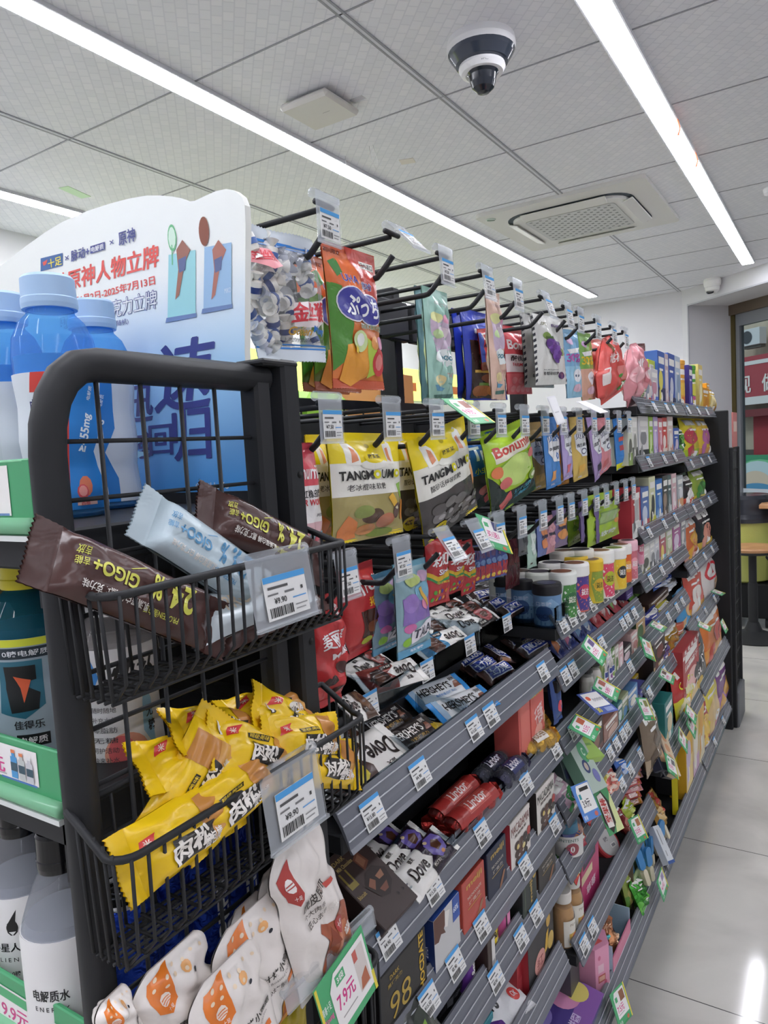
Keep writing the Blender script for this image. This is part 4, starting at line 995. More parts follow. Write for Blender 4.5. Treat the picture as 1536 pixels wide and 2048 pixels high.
# vacuum packed chicken in the lowest basket
def chicken_edge(k):
    # die-cut pouch: lobed top, pinched neck, wide lower body
    def e(v):
        if v > .80: q = (v-.80)/.20; return (.03+.26*q**2.2, .97-.12*q**3)
        if v > .58: q = (v-.58)/.22; return (.02+.05*math.sin(q*PI), .97-.09*math.sin(q*PI))
        q = v/.58; return (.02, .97)
    return e


def chicken(c, roll, lab, seed, main, w=.125, h=.185, m4=None):
    if main == 'r':
        art = [('p', [(.05, .86), (.24, .93), (.30, .70), (.20, .64), (.09, .70)], 'b0413c'), ('e', .18, .79, .06, .045, 'f0e8e4'), ('r', .13, .797, .23, .804, 'b0413c'), ('r', .125, .78, .235, .787, 'b0413c'), ('t', '十足', .19, .70, .08, .03, 'f0e8e4'), ('t', '虎皮凤爪', .46, .62, .46, .070, '3c3430', .02, .1), ('t', '个大肉多', .38, .535, .28, .042, '4a403a', .01, .1), ('t', '匠心去甲', .40, .475, .28, .042, '4a403a', .01, .1), ('r', .66, .58, .82, .62, 'c8544a'), ('p', [(.30, .0), (.97, .0), (.97, .36), (.80, .42), (.66, .34), (.55, .36), (.42, .42), (.36, .38), (.46, .28), (.30, .14)], 'a4583e'), ('p', [(.55, .05), (.9, .1), (.86, .26), (.62, .3)], 'c27858'), ('p', [(.45, .2), (.56, .34), (.62, .22)], '8a4430'), ('e', .70, .30, .09, .055, 'a83e3a'), ('t', '十足', .70, .30, .1, .04, 'f2e6e0', .01), ('t', '卤香', .66, .45, .07, .09, 'f4efe8', .02, -1.3), ('t', '软糯', .84, .20, .07, .09, 'f4efe8', .02, -1.3)]
    else:
        art = [('p', [(.11, .93), (.36, .985), (.43, .70), (.31, .63), (.15, .70)], 'e07a2c'), ('e', .29, .76, .075, .05, 'f3e6da'), ('r', .235, .768, .345, .776, 'e07a2c'), ('r', .225, .75, .355, .757, 'e07a2c'), ('r', .24, .732, .34, .739, 'e07a2c'), ('t', '十足', .31, .68, .09, .03, 'f3e6da'), ('e', .60, .86, .06, .04, 'eeb070'), ('e', .67, .80, .022, .016, '2a2c34'), ('t', '蜜汁烤小鸡腿', .62, .50, .54, .060, '34302c', .02, .1), ('t', 'Honey Roasted Chicken', .60, .435, .46, .03, '6a6460', .0, .1), ('t', '匠心烤制', .52, .37, .28, .042, '4a443e', .01, .1), ('r', .70, .34, .84, .38, 'e07a3c'), ('p', [(.5, .0), (.95, .0), (.95, .22), (.75, .28), (.62, .18)], 'd8902c'), ('p', [(.62, .04), (.86, .06), (.80, .18), (.68, .16)], 'b8642a')]+[('e', .2+.13*(i % 6), .93-.06*(i//6)-.02*(i % 2), .022, .014, 'ead3b4') for i in range(10)]
    return bag('chicken_pack', lab, 'snack pack', w, h, .026, m4, 'e6dfd9', art, None, (.03, .03), seed, 'film', 'd8d0ca', 'vacuum chicken packs in the lowest basket', chicken_edge(seed), False, 2.4, (26, 34), wr=.0024, parts=False, step=.04)


for TL, TR, BLc, xx, k_, sd, lab in (((508, 1748), (640, 1664), (600, 1965), -.400, 'r', 41, 'white and red chicken feet pack standing tallest in the lowest basket'), ((488, 1790), (592, 1724), (572, 1950), -.425, 'r', 42, 'white and red chicken feet pack half hidden behind its twin'),
                                   ((392, 1908), (555, 1812), (470, 2095), -.408, 'o', 43, 'white and orange honey chicken pack with readable black title'), ((342, 2018), (512, 1912), (425, 2200), -.392, 'o', 44, 'white and orange honey chicken pack at the front bottom edge'),
                                   ((440, 1850), (520, 1805), (500, 1990), -.436, 'o', 45, 'white and orange honey chicken pack behind, only its orange top showing'), ((230, 1995), (408, 1880), (305, 2160), -.420, 'o', 46, 'white and orange honey chicken pack near the dark post at the bottom'), ((176, 2035), (256, 1970), (220, 2140), -.425, 'o', 47, 'white chicken pack corner peeking beside the dark post at the bottom')):
    m4, w_, h_ = quad(TL, TR, BLc, xx, (1, -.15, .15)); chicken(None, 0, lab, sd, k_, w_, h_, m4=m4)
t = bag('snack_pack', 'small yellow snack pack beneath the honey chicken packs in the lowest basket', 'snack pack', .07, .09, .02, pose(sight(560, 1990, x=-.43), (0, 1, 0), (1, 0, .2), .09, -.3), 'd9c03c', [('t', '香', .5, .5, .3, .3, '5a3a20')], seed=48)
# front card of the lowest basket
c = sight(690, 1975, x=-.378)
CW, CH = .140, .088


def promo_card(c, w, h, nn, roll, lab, art, xd=(0, 1, 0), border='4fae74', name='promotion_card'):
    m = MB().box((0, 0, h/2), (w, .0012, h), M(border, 'print'))
    m.art(flatS((-w/2, -.0007, 0), (w, 0, 0), (0, 0, h)), art, 'print', None, w, h)
    return m.build(name, None, lab, 'price card', 'promotion cards', None, c if isinstance(c, Matrix) else pose(c, xd, nn, h, roll))


m4, CW, CH = quad((622, 1986), (724, 1872), (662, 2090), -.375, (1, 0, .1))
promo_card(m4, CW, CH, None, 0, 'large green promotion card reading 7.9 yuan below the chicken packs', [('r', .0, .0, .04, 1, 'e8d84a'), ('p', [(.22, .12), (.96, .12), (.96, .92), (.34, .92), (.22, .74)], 'f4f1ee'), ('r', .34, .70, .52, .85, '4fae74'), ('t', '3袋', .43, .775, None, .1, 'f4f4f0', .02), ('t', '7.9元', .46, .48, .34, .24, 'd8408c', .03), ('r', .32, .24, .62, .26, 'a8a4a2'), ('r', .70, .22, .92, .84, 'd9d0ca'), ('r', .70, .68, .78, .84, 'c8665a'), ('p', [(.72, .24), (.9, .24), (.88, .48), (.76, .4)], 'b5694a'), ('t', '青春十足', .11, .62, .16, .12, 'e8f4ea', .02), ('t', 'Young', .11, .46, .16, .10, 'e86aa8', .02), ('e', .1, .2, .05, .09, 'c88a5a'), ('r', .95, .0, 1, .3, 'e8d84a')])
m = MB().box((0, 0, .008), (.13, .0022, .016), CLEAR).tube([(-.065, .002, .016), (.065, .002, .016)], .004, CLEAR, 8)
c = sight(668, 1915, x=-.384); m.build('clear_tag_rail', None, 'clear plastic tag rail above the 7.9 yuan card', 'tag rail', None, None, pose((c.x, c.y, c.z), (0, 1, 0), (1, 0, .2), .016, -.02))
# ---------------------------------------------------------------- hanging packs
HB = dict(hook='hanging bag')


def hang(label, TL, TR, BL, x, d, base, art, seal=None, seed=1, ends=(.10, .07), group=None, cat='candy bag', name='candy_bag', nn=(1, 0, .02), **k):
    m4, w, h = quad(TL, TR, BL, x, nn)
    return bag(name, label, cat, w, h, d, m4, base, art, seal, ends, seed, group=group, **k)


def candies(parent, w, h, n, seed, cols, r=.0085, L=.019, dd=.004):
    rnd = random.Random(seed)
    proto = {}
    for i in range(n):
        c = cols[i % len(cols)]
        u, v = rnd.uniform(.12, .88), rnd.uniform(.10, .72)
        if c not in proto:
            m = MB(); m.lathe([(.003, -L*.75), (r*.95, -L), (r*.3, -L*.6), (r*.9, -L*.5), (r, 0), (r*.9, L*.5), (r*.3, L*.6), (r*.95, L), (.003, L*.75)], M(c[0], 'film'), 10)
            m.lathe([(r*1.02, -L*.18), (r*1.03, L*.18)], M(c[1], 'print'), 10)
            o = proto[c] = m.build('wrapped_candy', parent)
        else:
            o = proto[c].copy(); COL.objects.link(o); o.parent = parent
        o.matrix_local = Matrix.Translation(((u-.5)*w, rnd.uniform(-dd, dd*2.5), v*h)) @ Matrix.Rotation(rnd.uniform(0, 3), 4, 'Y') @ Matrix.Rotation(rnd.uniform(-.6, .6), 4, 'X')


stripe = [('r', 0, .955-.022*i, 1, .965-.022*i, '2f86d8') for i in range(3)]+[('r', 0, .925-.0*i, 1, .94, '2f86d8')]
o = hang('clear toffee bag with blue stripes and red characters hanging beside the white sign', (493, 458), (633, 470), (505, 735), -.56, .045, 'f0f2f4', [
    ('r', 0, .885, 1, .905, '2f86d8'), ('r', 0, .862, 1, .872, '2f86d8'), ('r', 0, .10, 1, .112, '2f86d8'), ('r', 0, .125, 1, .135, '2f86d8'),
    ('p', [(.0, .84), (.3, .82), (.34, .70), (.18, .66), (.0, .72)], 'e89aa0'), ('t', '金丝猴', .16, .77, .28, .085, 'd8404a', .02), ('p', [(.34, .42), (.9, .48), (.97, .34), (.8, .26), (.4, .25)], 'f0e4e4'), ('t', '金丝猴', .63, .37, .56, .15, 'd8404a', .05, .08), ('t', 'Golden', .50, .225, .28, .06, 'd0a040', .02), ('t', 'Monkey', .78, .235, .26, .065, '2f78c8', .03), ('t', '上海金丝猴食品股份有限公司', .62, .165, .60, .03, '4a4c52', .005)],
    'dfe8f0', 3, (.13, .12), kind='clear', akind='print', parts=True, wr=.003)
candies(o, .16, .20, 34, 4, [('e9e7e2', '33508f'), ('dedcd6', '4a6aa8'), ('ece8e0', '283c78'), ('b8bcc8', 'e8e8ea')])
sg2 = [('r', 0, 0, 1, .02, '2f86d8')]
PU = [('p', [(0, .95), (1, .95), (1, .62), (.5, .60), (0, .72)], 'd86a34'), ('p', [(.4, 1), (1, 1), (1, .5), (.72, .55)], 'c8483c'), ('p', [(0, .72), (.18, .70), (.30, .45), (.24, .22), (0, .12)], '4f8a34'), ('p', [(.18, .30), (.55, .34), (.62, .10), (.3, .02), (.1, .06)], 'e8a03c'), ('p', [(.55, .36), (.74, .30), (.80, .12), (.6, .08)], 'b8d050'), ('e', .84, .20, .15, .10, 'd0484a'), ('e', .84, .2, .09, .06, 'e88a86'), ('p', [(.04, .86), (.2, .90), (.26, .80), (.12, .76)], '3c7a38'),
      ('t', '期间限定', .16, .94, .30, .03, '6a2a1c', .02), ('r', .66, .87, .94, .925, 'f0ece4'), ('t', '日本进口', .80, .897, .24, .04, '3a2a2a', .02), ('t', 'UHA', .36, .765, .30, .06, 'f0f0f4', .06), ('t', 'UHA', .36, .765, .29, .055, '3a3f98', .01), ('t', '悠哈', .66, .735, .22, .055, 'f0f0f4', .06), ('t', '悠哈', .66, .735, .21, .05, '3a3f98', .01),
      ('e', .34, .585, .27, .125, 'eceaf0'), ('e', .68, .565, .27, .115, 'eceaf0'), ('e', .34, .585, .255, .115, '3d3c98'), ('e', .68, .565, .255, .105, '3d3c98'), ('t', 'ぷっち', .52, .575, .62, .14, 'f2f2f4', .04), ('t', '普超水果味软糖', .66, .44, .5, .04, 'f0f2e8', .04), ('t', '普超水果味软糖', .66, .44, .49, .037, '3c7a38', .0), ('e', .40, .33, .13, .075, 'cfe0a0'), ('e', .40, .34, .07, .045, 'eef0e8'), ('e', .70, .33, .09, .05, 'e8a058'), ('e', .87, .34, .09, .05, 'd890b0'), ('p', [(.3, .30), (.36, .28), (.34, .24), (.28, .25)], 'f0d040')]
hang('orange and red fruit chew bag with purple Japanese logo at the top row', (643, 478), (748, 512), (664, 778), -.56, .026, 'd87a3c', PU, 'c85a38', 7)
for i, xx in enumerate((-.64, -.70)):
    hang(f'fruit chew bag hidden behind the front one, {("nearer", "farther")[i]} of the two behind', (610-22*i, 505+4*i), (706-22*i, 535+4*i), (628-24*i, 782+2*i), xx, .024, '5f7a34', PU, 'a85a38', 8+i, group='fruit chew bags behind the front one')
DOO = [('r', 0, .0, 1, 1, '9cc4b6'), ('p', [(.1, .72), (.9, .76), (.85, .48), (.2, .44)], 'c8b4c8'), ('e', .3, .74, .18, .05, 'd8d89a'), ('e', .72, .74, .16, .045, 'd898b0'), ('e', .5, .62, .22, .05, 'e0d0d8'), ('e', .3, .60, .14, .04, 'c0d8a0'), ('e', .55, .40, .36, .075, 'e8eeec'), ('t', 'boooo', .55, .41, .44, .06, '5a8a9a', .03), ('e', .34, .2, .17, .05, 'e4d4a0'), ('p', [(.14, .16), (.56, .14), (.5, .11), (.2, .11)], '6aa0c0'), ('t', '3℃心', .76, .26, .36, .04, 'c8948c', .03), ('t', '心动软糖', .76, .18, .32, .02, '5a8880'), ('p', [(.15, .075), (.9, .095), (.8, .055), (.2, .045)], '567a72'), ('t', 'CONTACT SET', .6, .87, .6, .025, 'b8a0a0', .01)]
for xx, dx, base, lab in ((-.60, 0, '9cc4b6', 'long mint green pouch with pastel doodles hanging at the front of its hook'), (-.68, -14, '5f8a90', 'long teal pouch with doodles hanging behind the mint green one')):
    hang(lab, (842+dx, 568), (893+dx, 588), (857+dx, 806), xx, .020, base, [('r', 0, 0, 1, 1, base)]+DOO[1:], base, 11, (.06, .05), cat='candy pouch', name='candy_pouch', wr=.003)
hang('long peach coloured pouch with pastel doodles hanging beyond the royal blue bag', (972, 580), (1000, 588), (980, 800), -.57, .018, 'd8b8a4', [('r', 0, 0, 1, 1, 'd4b4a2')]+DOO[1:], 'd4b4a2', 13, (.06, .05), cat='candy pouch', name='candy_pouch', wr=.003)
BL = [('r', 0, .84, 1, 1, '3145b4'), ('r', .08, .02, .9, .66, '3a2c28'), ('t', '新包装', .34, .76, .34, .06, 'e8ecf8', .03), ('e', .3, .10, .2, .07, 'a8683c'), ('e', .62, .12, .22, .07, 'b8743c'), ('e', .42, .24, .2, .05, '7a4a34'), ('e', .68, .27, .2, .05, '9a6030'), ('r', .2, .16, .8, .19, '6c8a3c'), ('r', .12, .30, .8, .33, 'c8a04a'), ('e', .34, .42, .12, .05, '4a7a3c')]
for i, (dx, xx) in enumerate(((0, -.66), (-17, -.72))):
    hang(('royal blue burger gummy bag in the top row', 'royal blue burger gummy bag behind the front blue one')[i], (922+dx, 620), (1005+dx, 632), (930+dx, 805), xx, .028, '3448b8', BL, '3448b8', 15+i, (.08, .05))
hang('small red lunch gummy pack with dark characters in front of the blue bag', (955, 660), (995, 652), (962, 745), -.64, .016, 'c43c3c', [('t', 'Trolli', .5, .80, .9, .16, 'f2ece8', .04), ('t', '午餐', .40, .56, .5, .16, '2a2c58', .03), ('t', '软糖', .6, .34, .4, .12, 'f0e8e0', .02), ('r', 0, .0, 1, .2, '7a4630'), ('r', 0, .2, .12, .9, '34489c')], 'c43c3c', 18)
hang('red and pink sour heart gummy bag, partly behind the grape pouches', (1006, 652), (1056, 656), (1012, 792), -.62, .022, 'd85058', [('r', 0, .32, 1, .58, 'ecdcdc'), ('t', 'Bonumi', .5, .72, .9, .14, 'f4e8e8', .03), ('t', '酸桃心糖', .5, .52, .8, .08, '3a2a2c', .02), ('t', 'FARM SOUR', .5, .43, .7, .05, 'd0404a', .02), ('r', 0, 0, 1, .3, 'dc6a70')]+[('e', .2+.2*(i % 4), .08+.12*(i//4), .09, .05, 'e08488') for i in range(8)], 'd04850', 19)
GR = [('t', 'EGBRD', .72, .86, .36, .04, '5a3a7a', .03), ('t', '20%', .28, .87, .2, .05, '6a6440', .01), ('e', .34, .70, .11, .05, '7d9a4a'), ('e', .80, .48, .09, .06, '86a04e'), ('p', [(.3, .68), (.5, .70), (.55, .66), (.34, .64)], '4a6a34')]+[('e', x, y, .085, .042, c) for x, y, c in ((.42, .62, '6a3a92'), (.54, .62, '7a4aa4'), (.64, .59, '5a3082'), (.44, .55, '7c4ca8'), (.56, .545, '6a3a92'), (.68, .53, '7a4aa4'), (.48, .48, '5a3082'), (.60, .47, '7c4ca8'), (.70, .46, '5f3488'), (.54, .41, '7c4ca8'), (.64, .40, '6a3a92'), (.60, .35, '5a3082'), (.38, .59, '5a3082'))]+[('e', .78, .13, .13, .055, '4f2c64'), ('t', '葡萄味软糖', .42, .16, .46, .05, '3a3a40', .01), ('t', 'FRUIT JUICE', .4, .21, .42, .02, '6a6a70')]
for k in range(12): GR += [('p', [(.0, .03+.08*k), (.045, .05+.08*k), (.045, .09+.08*k), (.0, .07+.08*k)], '2a2a34'), ('p', [(.955, .03+.08*k), (1, .05+.08*k), (1, .09+.08*k), (.955, .07+.08*k)], '2a2a34')]
hang('white grape gummy pouch with black striped edge hanging in front', (1060, 622), (1125, 640), (1070, 768), -.55, .014, 'dcdcd6', GR, None, 21, (.03, .03), cat='candy pouch', name='candy_pouch', parts=False)
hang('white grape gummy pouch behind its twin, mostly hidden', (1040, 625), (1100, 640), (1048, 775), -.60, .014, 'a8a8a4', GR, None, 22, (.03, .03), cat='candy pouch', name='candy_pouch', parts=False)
TO = lambda c1, c2: [('r', 0, .0, 1, .46, c1), ('t', '30%', .45, .58, .8, .12, c2, .05), ('e', .58, .32, .24, .10, 'f0f0f4'), ('e', .48, .32, .03, .02, '5a6a80'), ('e', .66, .32, .03, .02, '5a6a80'), ('e', .3, .82, .2, .05, 'c8a0c8'), ('p', [(.1, .7), (.9, .74), (.7, .66), (.2, .64)], 'f0f0f0'), ('e', .6, .14, .3, .06, 'dcb8c8')]
hang('pale blue gummy pouch with white tooth shape, left of the green one', (1122, 652), (1154, 666), (1134, 792), -.56, .016, '7fb0d4', TO('98c8e0', 'b050a0'), None, 23, (.06, .04), cat='candy pouch', name='candy_pouch')
hang('green gummy pouch with white tooth shape, right of the pale blue one', (1152, 658), (1180, 672), (1164, 796), -.56, .016, '7fae54', TO('d8a890', 'e0c030'), None, 24, (.06, .04), cat='candy pouch', name='candy_pouch')
LOBE = lambda v: (.5-.5*min(1, (1.02-v)**.45*1.15 if v > .5 else 1)*(1 if v > .12 else .8), .5+.5*min(1, (1.02-v)**.45*1.15 if v > .5 else 1)*(1 if v > .12 else .8))
hang('bulging red peach gummy bag with green 55 percent mark', (1178, 668), (1240, 682), (1196, 792), -.545, .045, 'd8524c', [('t', '桃桃', .40, .66, .34, .16, 'f4dcd8', .03), ('r', .08, .30, .22, .55, 'e8dcd8'), ('p', [(.5, .5), (.8, .45), (.85, .2), (.6, .25)], 'e88a84'), ('e', .66, .14, .2, .06, '4a7a34'), ('t', '55%', .66, .14, .3, .09, 'f0f0e0', .03), ('p', [(.2, .9), (.4, .99), (.5, .8), (.3, .75)], '7a5a34'), ('e', .6, .32, .06, .03, '4f8a3c')], None, 25, (.04, .04), edge=LOBE, parts=False, wr=.004)
hang('bulging pink gummy bag with swirls beside the red peach bag', (1236, 680), (1292, 694), (1248, 804), -.545, .045, 'dc9098', [('t', '桃', .42, .64, .26, .18, 'f6e8ea', .03), ('e', .30, .5, .2, .14, 'e8b0b4'), ('e', .7, .42, .2, .14, 'd07880'), ('e', .7, .42, .12, .08, 'e8b8bc'), ('e', .6, .13, .18, .06, 'c8d8a0'), ('t', '5%', .6, .13, .2, .08, '4a7a34', .03), ('e', .35, .25, .16, .09, 'e4a0a6')], None, 26, (.04, .04), edge=LOBE, parts=False, wr=.004)
hang('pale peach gummy bag behind the red peach bag', (1164, 672), (1215, 684), (1176, 790), -.60, .03, 'd88a80', [('e', .4, .5, .3, .2, 'e0a098')], None, 27, (.06, .05), wr=.003)
hang('maroon pouch at the far end of the top hook row', (1264, 684), (1290, 690), (1272, 800), -.60, .02, '6a2a2c', [('e', .6, .5, .3, .16, '3a1c1e'), ('r', .2, .82, .8, .86, 'd8c0b8'), ('e', .5, .14, .3, .08, 'c8a880')], None, 28, (.05, .05))
# second row
TA = lambda nm, low: [('r', 0, .0, 1, .42, low), ('r', 0, .42, 1, .72, 'e8e6dc'), ('r', 0, .72, 1, 1, 'ead21e'), ('p', [(.14, .70), (.30, .70), (.27, .86), (.20, .95), (.14, .90)], 'f0ede4'), ('p', [(.19, .72), (.27, .74), (.25, .84), (.21, .87)], 'e0906a'), ('p', [(.66, .70), (.82, .70), (.82, .90), (.75, .95), (.68, .86)], 'f0ede4'), ('p', [(.69, .74), (.77, .72), (.76, .86), (.71, .85)], 'e0906a'), ('e', .48, .70, .19, .045, 'e8e6dc'), ('e', .48, .76, .13, .05, 'ead21e'), ('t', '糖某某', .48, .775, .18, .045, '4a4420', .01), ('e', .48, .875, .035, .022, 'b8a418'),
      ('t', 'TANG', .19, .605, .29, .085, '1c1c1a', .028), ('t', 'M', .40, .605, .105, .085, '1c1c1a', .013), ('e', .495, .605, .05, .042, 'd8d01e'), ('e', .495, .605, .022, .018, 'f0eee0'), ('t', 'U', .59, .605, .08, .085, '1c1c1a', .013), ('t', 'M', .70, .605, .105, .085, '1c1c1a', .013), ('e', .80, .605, .05, .042, 'd8d01e'), ('e', .80, .605, .022, .018, 'f0eee0'), ('t', 'U', .90, .605, .08, .085, '1c1c1a', .013), ('t', nm, .37, .495, .5, .06, '3a3836', .005)]
ICE = TA('老冰棍味软糖', 'a89a62')+[('e', .45, .22, .15, .07, '5c4436'), ('e', .30, .27, .12, .06, '8a9650'), ('p', [(.03, .12), (.12, .25), (.26, .18), (.28, .04), (.05, .02)], 'd8824a'), ('e', .66, .16, .14, .07, 'c07a5c'), ('e', .62, .05, .2, .04, '7a8a3a'), ('e', .82, .24, .06, .08, '6a5048'), ('e', .4, .1, .14, .05, 'c88a58'), ('p', [(.82, .50), (.92, .52), (.94, .38), (.86, .36)], '8ab84a'), ('p', [(.88, .34), (.95, .34), (.96, .14), (.92, .14)], 'd88a3c'), ('p', [(.66, .38), (.72, .42), (.80, .32), (.76, .28)], 'e4b440'), ('p', [(.78, .27), (.81, .29), (.84, .26), (.82, .25)], 'e8e0b8')]
MEI = TA('酸砂话梅味软糖', '4a4644')+[('e', .2+.19*(i % 5)*.9, .08+.10*(i//5)+.02*(i % 2), .10, .05, ('6c6866', '5a5654', '7a7674')[i % 3]) for i in range(13)]+[('e', .22+.17*(i % 5), .10+.1*(i//5), .05, .022, 'a09c9a') for i in range(10)]+[('e', .24, .07, .13, .075, 'dccb1e'), ('t', '40%', .24, .08, .17, .055, '3a3410', .02), ('p', [(.85, .50), (.93, .54), (.95, .34), (.90, .30)], 'dc9a6a')]
yg = 'yellow popsicle and plum gummy bags'
hang('yellow and white popsicle gummy bag fully visible at the front of the second row', (652, 866), (795, 866), (662, 1094), -.555, .034, 'ead21e', ICE, 'ead21e', 31, (.09, .08), group=yg)
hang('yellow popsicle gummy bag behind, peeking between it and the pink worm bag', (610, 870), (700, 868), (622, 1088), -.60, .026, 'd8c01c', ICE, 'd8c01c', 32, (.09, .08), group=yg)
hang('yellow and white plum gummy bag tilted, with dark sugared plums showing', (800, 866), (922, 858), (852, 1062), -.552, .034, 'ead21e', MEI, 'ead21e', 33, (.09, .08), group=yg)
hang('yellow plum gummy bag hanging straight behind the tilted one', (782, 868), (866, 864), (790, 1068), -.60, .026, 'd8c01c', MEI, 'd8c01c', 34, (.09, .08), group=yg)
hang('pink and white sour worm gummy bag beside the rack post, second row', (556, 884), (626, 886), (575, 1120), -.552, .03, 'd85460', [('r', 0, .30, 1, .62, 'e8e4e2'), ('r', 0, 0, 1, .3, 'd8b0b4'), ('t', 'Bonumii', .44, .74, .84, .13, 'f4ecec', .02), ('t', '彩虹橡皮糖', .5, .55, .84, .07, '2e2a2c', .02), ('t', 'SOUR WORMS', .5, .475, .84, .055, 'cc3a44', .03), ('t', '净含量', .76, .36, .2, .03, '5a5658')]+[('e', .15+.17*(i % 5), .06+.11*(i//5), .09, .05, ('d8707c', '7fb0c4', 'e0a0a8', 'a8c0cc')[i % 4]) for i in range(10)], 'd04c58', 35, (.06, .06))
hang('blue gummy worm bag behind the plum gummy bags', (926, 868), (985, 864), (940, 1012), -.61, .028, '2f6cc0', [('r', 0, 0, 1, .42, '4a4654'), ('t', 'Trolli', .5, .72, .9, .2, 'e8f0f8', .05), ('t', '小虫软糖', .45, .48, .7, .09, 'd8e050', .02), ('e', .4, .2, .2, .08, 'd87a7a'), ('e', .7, .28, .18, .07, '7ab07a'), ('e', .66, .12, .2, .06, 'c8848c')], '1f4c98', 36)
BON = [('r', 0, .0, 1, .24, '1e2420'), ('p', [(0, .24), (0, .5), (.12, .34), (.24, .22), (.4, .16), (.62, .17), (.8, .24), (.9, .36), (1, .5), (1, 0), (0, 0)], '23302a'), ('p', [(.08, .78), (.9, .80), (.92, .66), (.1, .62)], 'e6e2cc'), ('t', 'Bonumii', .49, .75, .78, .13, 'c0443c', .05), ('e', .30, .50, .2, .12, '8ab83c'), ('e', .66, .50, .2, .12, '8ab83c'), ('e', .46, .46, .36, .18, 'c4dc7c'), ('e', .84, .28, .11, .07, '8aa84a'), ('e', .84, .28, .06, .035, 'e4e8c0'), ('p', [(.12, .12), (.3, .24), (.38, .08), (.2, .03)], 'd05a5c'), ('e', .2, .36, .10, .07, 'd8706a'), ('e', .86, .56, .1, .06, 'd8706a'), ('e', .10, .52, .08, .07, 'd87a4a'), ('t', 'SOUR CRISPY', .58, .19, .42, .055, '3fa0b8', .02), ('t', 'GUMMY', .58, .12, .36, .06, '3fa0b8', .03)]
hang('lime green sour crispy gummy bag with watermelon slice hanging at the front', (955, 858), (1052, 850), (984, 1018), -.552, .036, 'a8cc2c', BON, 'a4c824', 37, (.10, .08), group='lime sour crispy gummy bags')
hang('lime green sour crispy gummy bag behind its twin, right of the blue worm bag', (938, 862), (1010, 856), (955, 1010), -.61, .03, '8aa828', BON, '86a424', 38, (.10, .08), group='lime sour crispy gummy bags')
VP = lambda c, t_, acc: [('p', [(.1, .70), (.55, .78), (.9, .6), (.95, .34), (.4, .36), (.12, .5)], 'e6e8ea'), ('t', '贝欧', .46, .68, .56, .10, c, .02), ('t', t_, .50, .535, .64, .055, '3a3a44', .02), ('e', .62, .43, .14, .05, c), ('e', .62, .43, .09, .033, 'e8ecf0'), ('p', [(.2, .10), (.6, .12), (.58, .24), (.24, .22)], acc), ('t', '克', .4, .05, .3, .03, 'e8e8ee')]
for i, (TL, TR, BLc, x, base, t_, acc, lab) in enumerate((
        ((1050, 845), (1092, 842), (1058, 985), -.59, 'b89a5c', '维生素C', 'd8b060', 'tan vitamin gummy pouch behind the blue one'),
        ((1082, 832), (1112, 828), (1092, 980), -.55, '4a86c8', '叶黄素', 'e0a060', 'blue vitamin gummy pouch with orange block'),
        ((1108, 832), (1132, 828), (1112, 975), -.60, 'c88a2c', '维生素', 'd8a040', 'amber pouch hidden between the blue and lilac pouches'),
        ((1118, 830), (1136, 826), (1126, 962), -.55, 'b4a4d4', '益生元', 'd8707c', 'lilac vitamin gummy pouch with red figure'),
        ((1138, 832), (1168, 828), (1146, 964), -.55, 'd4b45c', '维生素C', 'e0b050', 'gold vitamin gummy pouch'),
        ((1168, 832), (1186, 828), (1192, 952), -.55, 'a890c0', '蓝莓', '4a4458', 'mauve pouch with dark berry'),
        ((1186, 834), (1212, 830), (1200, 944), -.55, 'dc8c94', '草莓', 'c86a6c', 'salmon pink pouch with round blue badge'))):
    hang(lab+', second hook row', TL, TR, BLc, x, .016, base, VP({'4a86c8': '3a74b8'}.get(base, '6a6a80'), t_, acc), base, 41+i, (.12, .05), cat='candy pouch', name='candy_pouch', n=(14, 20))
hang('bright blue snack pouch with yellow base at the end of the second hook row', (1224, 832), (1262, 832), (1232, 935), -.55, .020, '2f7cc8', [('r', 0, 0, 1, .12, 'e0dc28'), ('t', '3D', .36, .72, .3, .1, 'f0f4f8', .05), ('r', .1, .54, .4, .62, 'd8584a'), ('r', .45, .55, .66, .62, 'e0b030'), ('r', .7, .55, .9, .62, '6ab048'), ('r', .12, .36, .42, .46, 'a8404a'), ('p', [(.5, .2), (.88, .2), (.88, .36), (.76, .36), (.72, .46), (.6, .36), (.5, .34)], '26282c'), ('e', .8, .8, .1, .08, 'e8c060')], None, 49, (.05, .04), cat='candy pouch', name='candy_pouch')
# third row
MY = [('t', '麦丽素', .44, .63, .60, .13, 'f4ecec', .04, .25), ('t', 'Mylikes', .60, .50, .58, .075, 'f4ecec', .03, .25), ('e', .72, .86, .16, .055, 'f0e4e4'), ('t', '梁丰', .72, .86, .2, .05, 'c03038', .02), ('e', .30, .26, .15, .06, '3a1c1a'), ('e', .62, .36, .12, .055, '4a2420'), ('e', .74, .29, .06, .04, 'e8d8a8'), ('e', .55, .16, .13, .05, '4a2420'), ('e', .84, .5, .1, .05, '3a1c1a')]
hang('large glossy red malt ball bag hanging right of the rack post', (606, 1196), (676, 1184), (612, 1426), -.555, .05, 'c4383a', MY, 'b83236', 51, (.08, .06), wr=.004)
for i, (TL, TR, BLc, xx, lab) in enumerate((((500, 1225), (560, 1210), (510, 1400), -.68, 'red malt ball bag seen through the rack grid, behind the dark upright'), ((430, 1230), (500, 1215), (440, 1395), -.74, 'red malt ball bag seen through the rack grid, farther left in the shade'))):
    hang(lab, TL, TR, BLc, xx, .045, 'b03032', MY, 'a02c30', 52+i, (.08, .06), wr=.004)
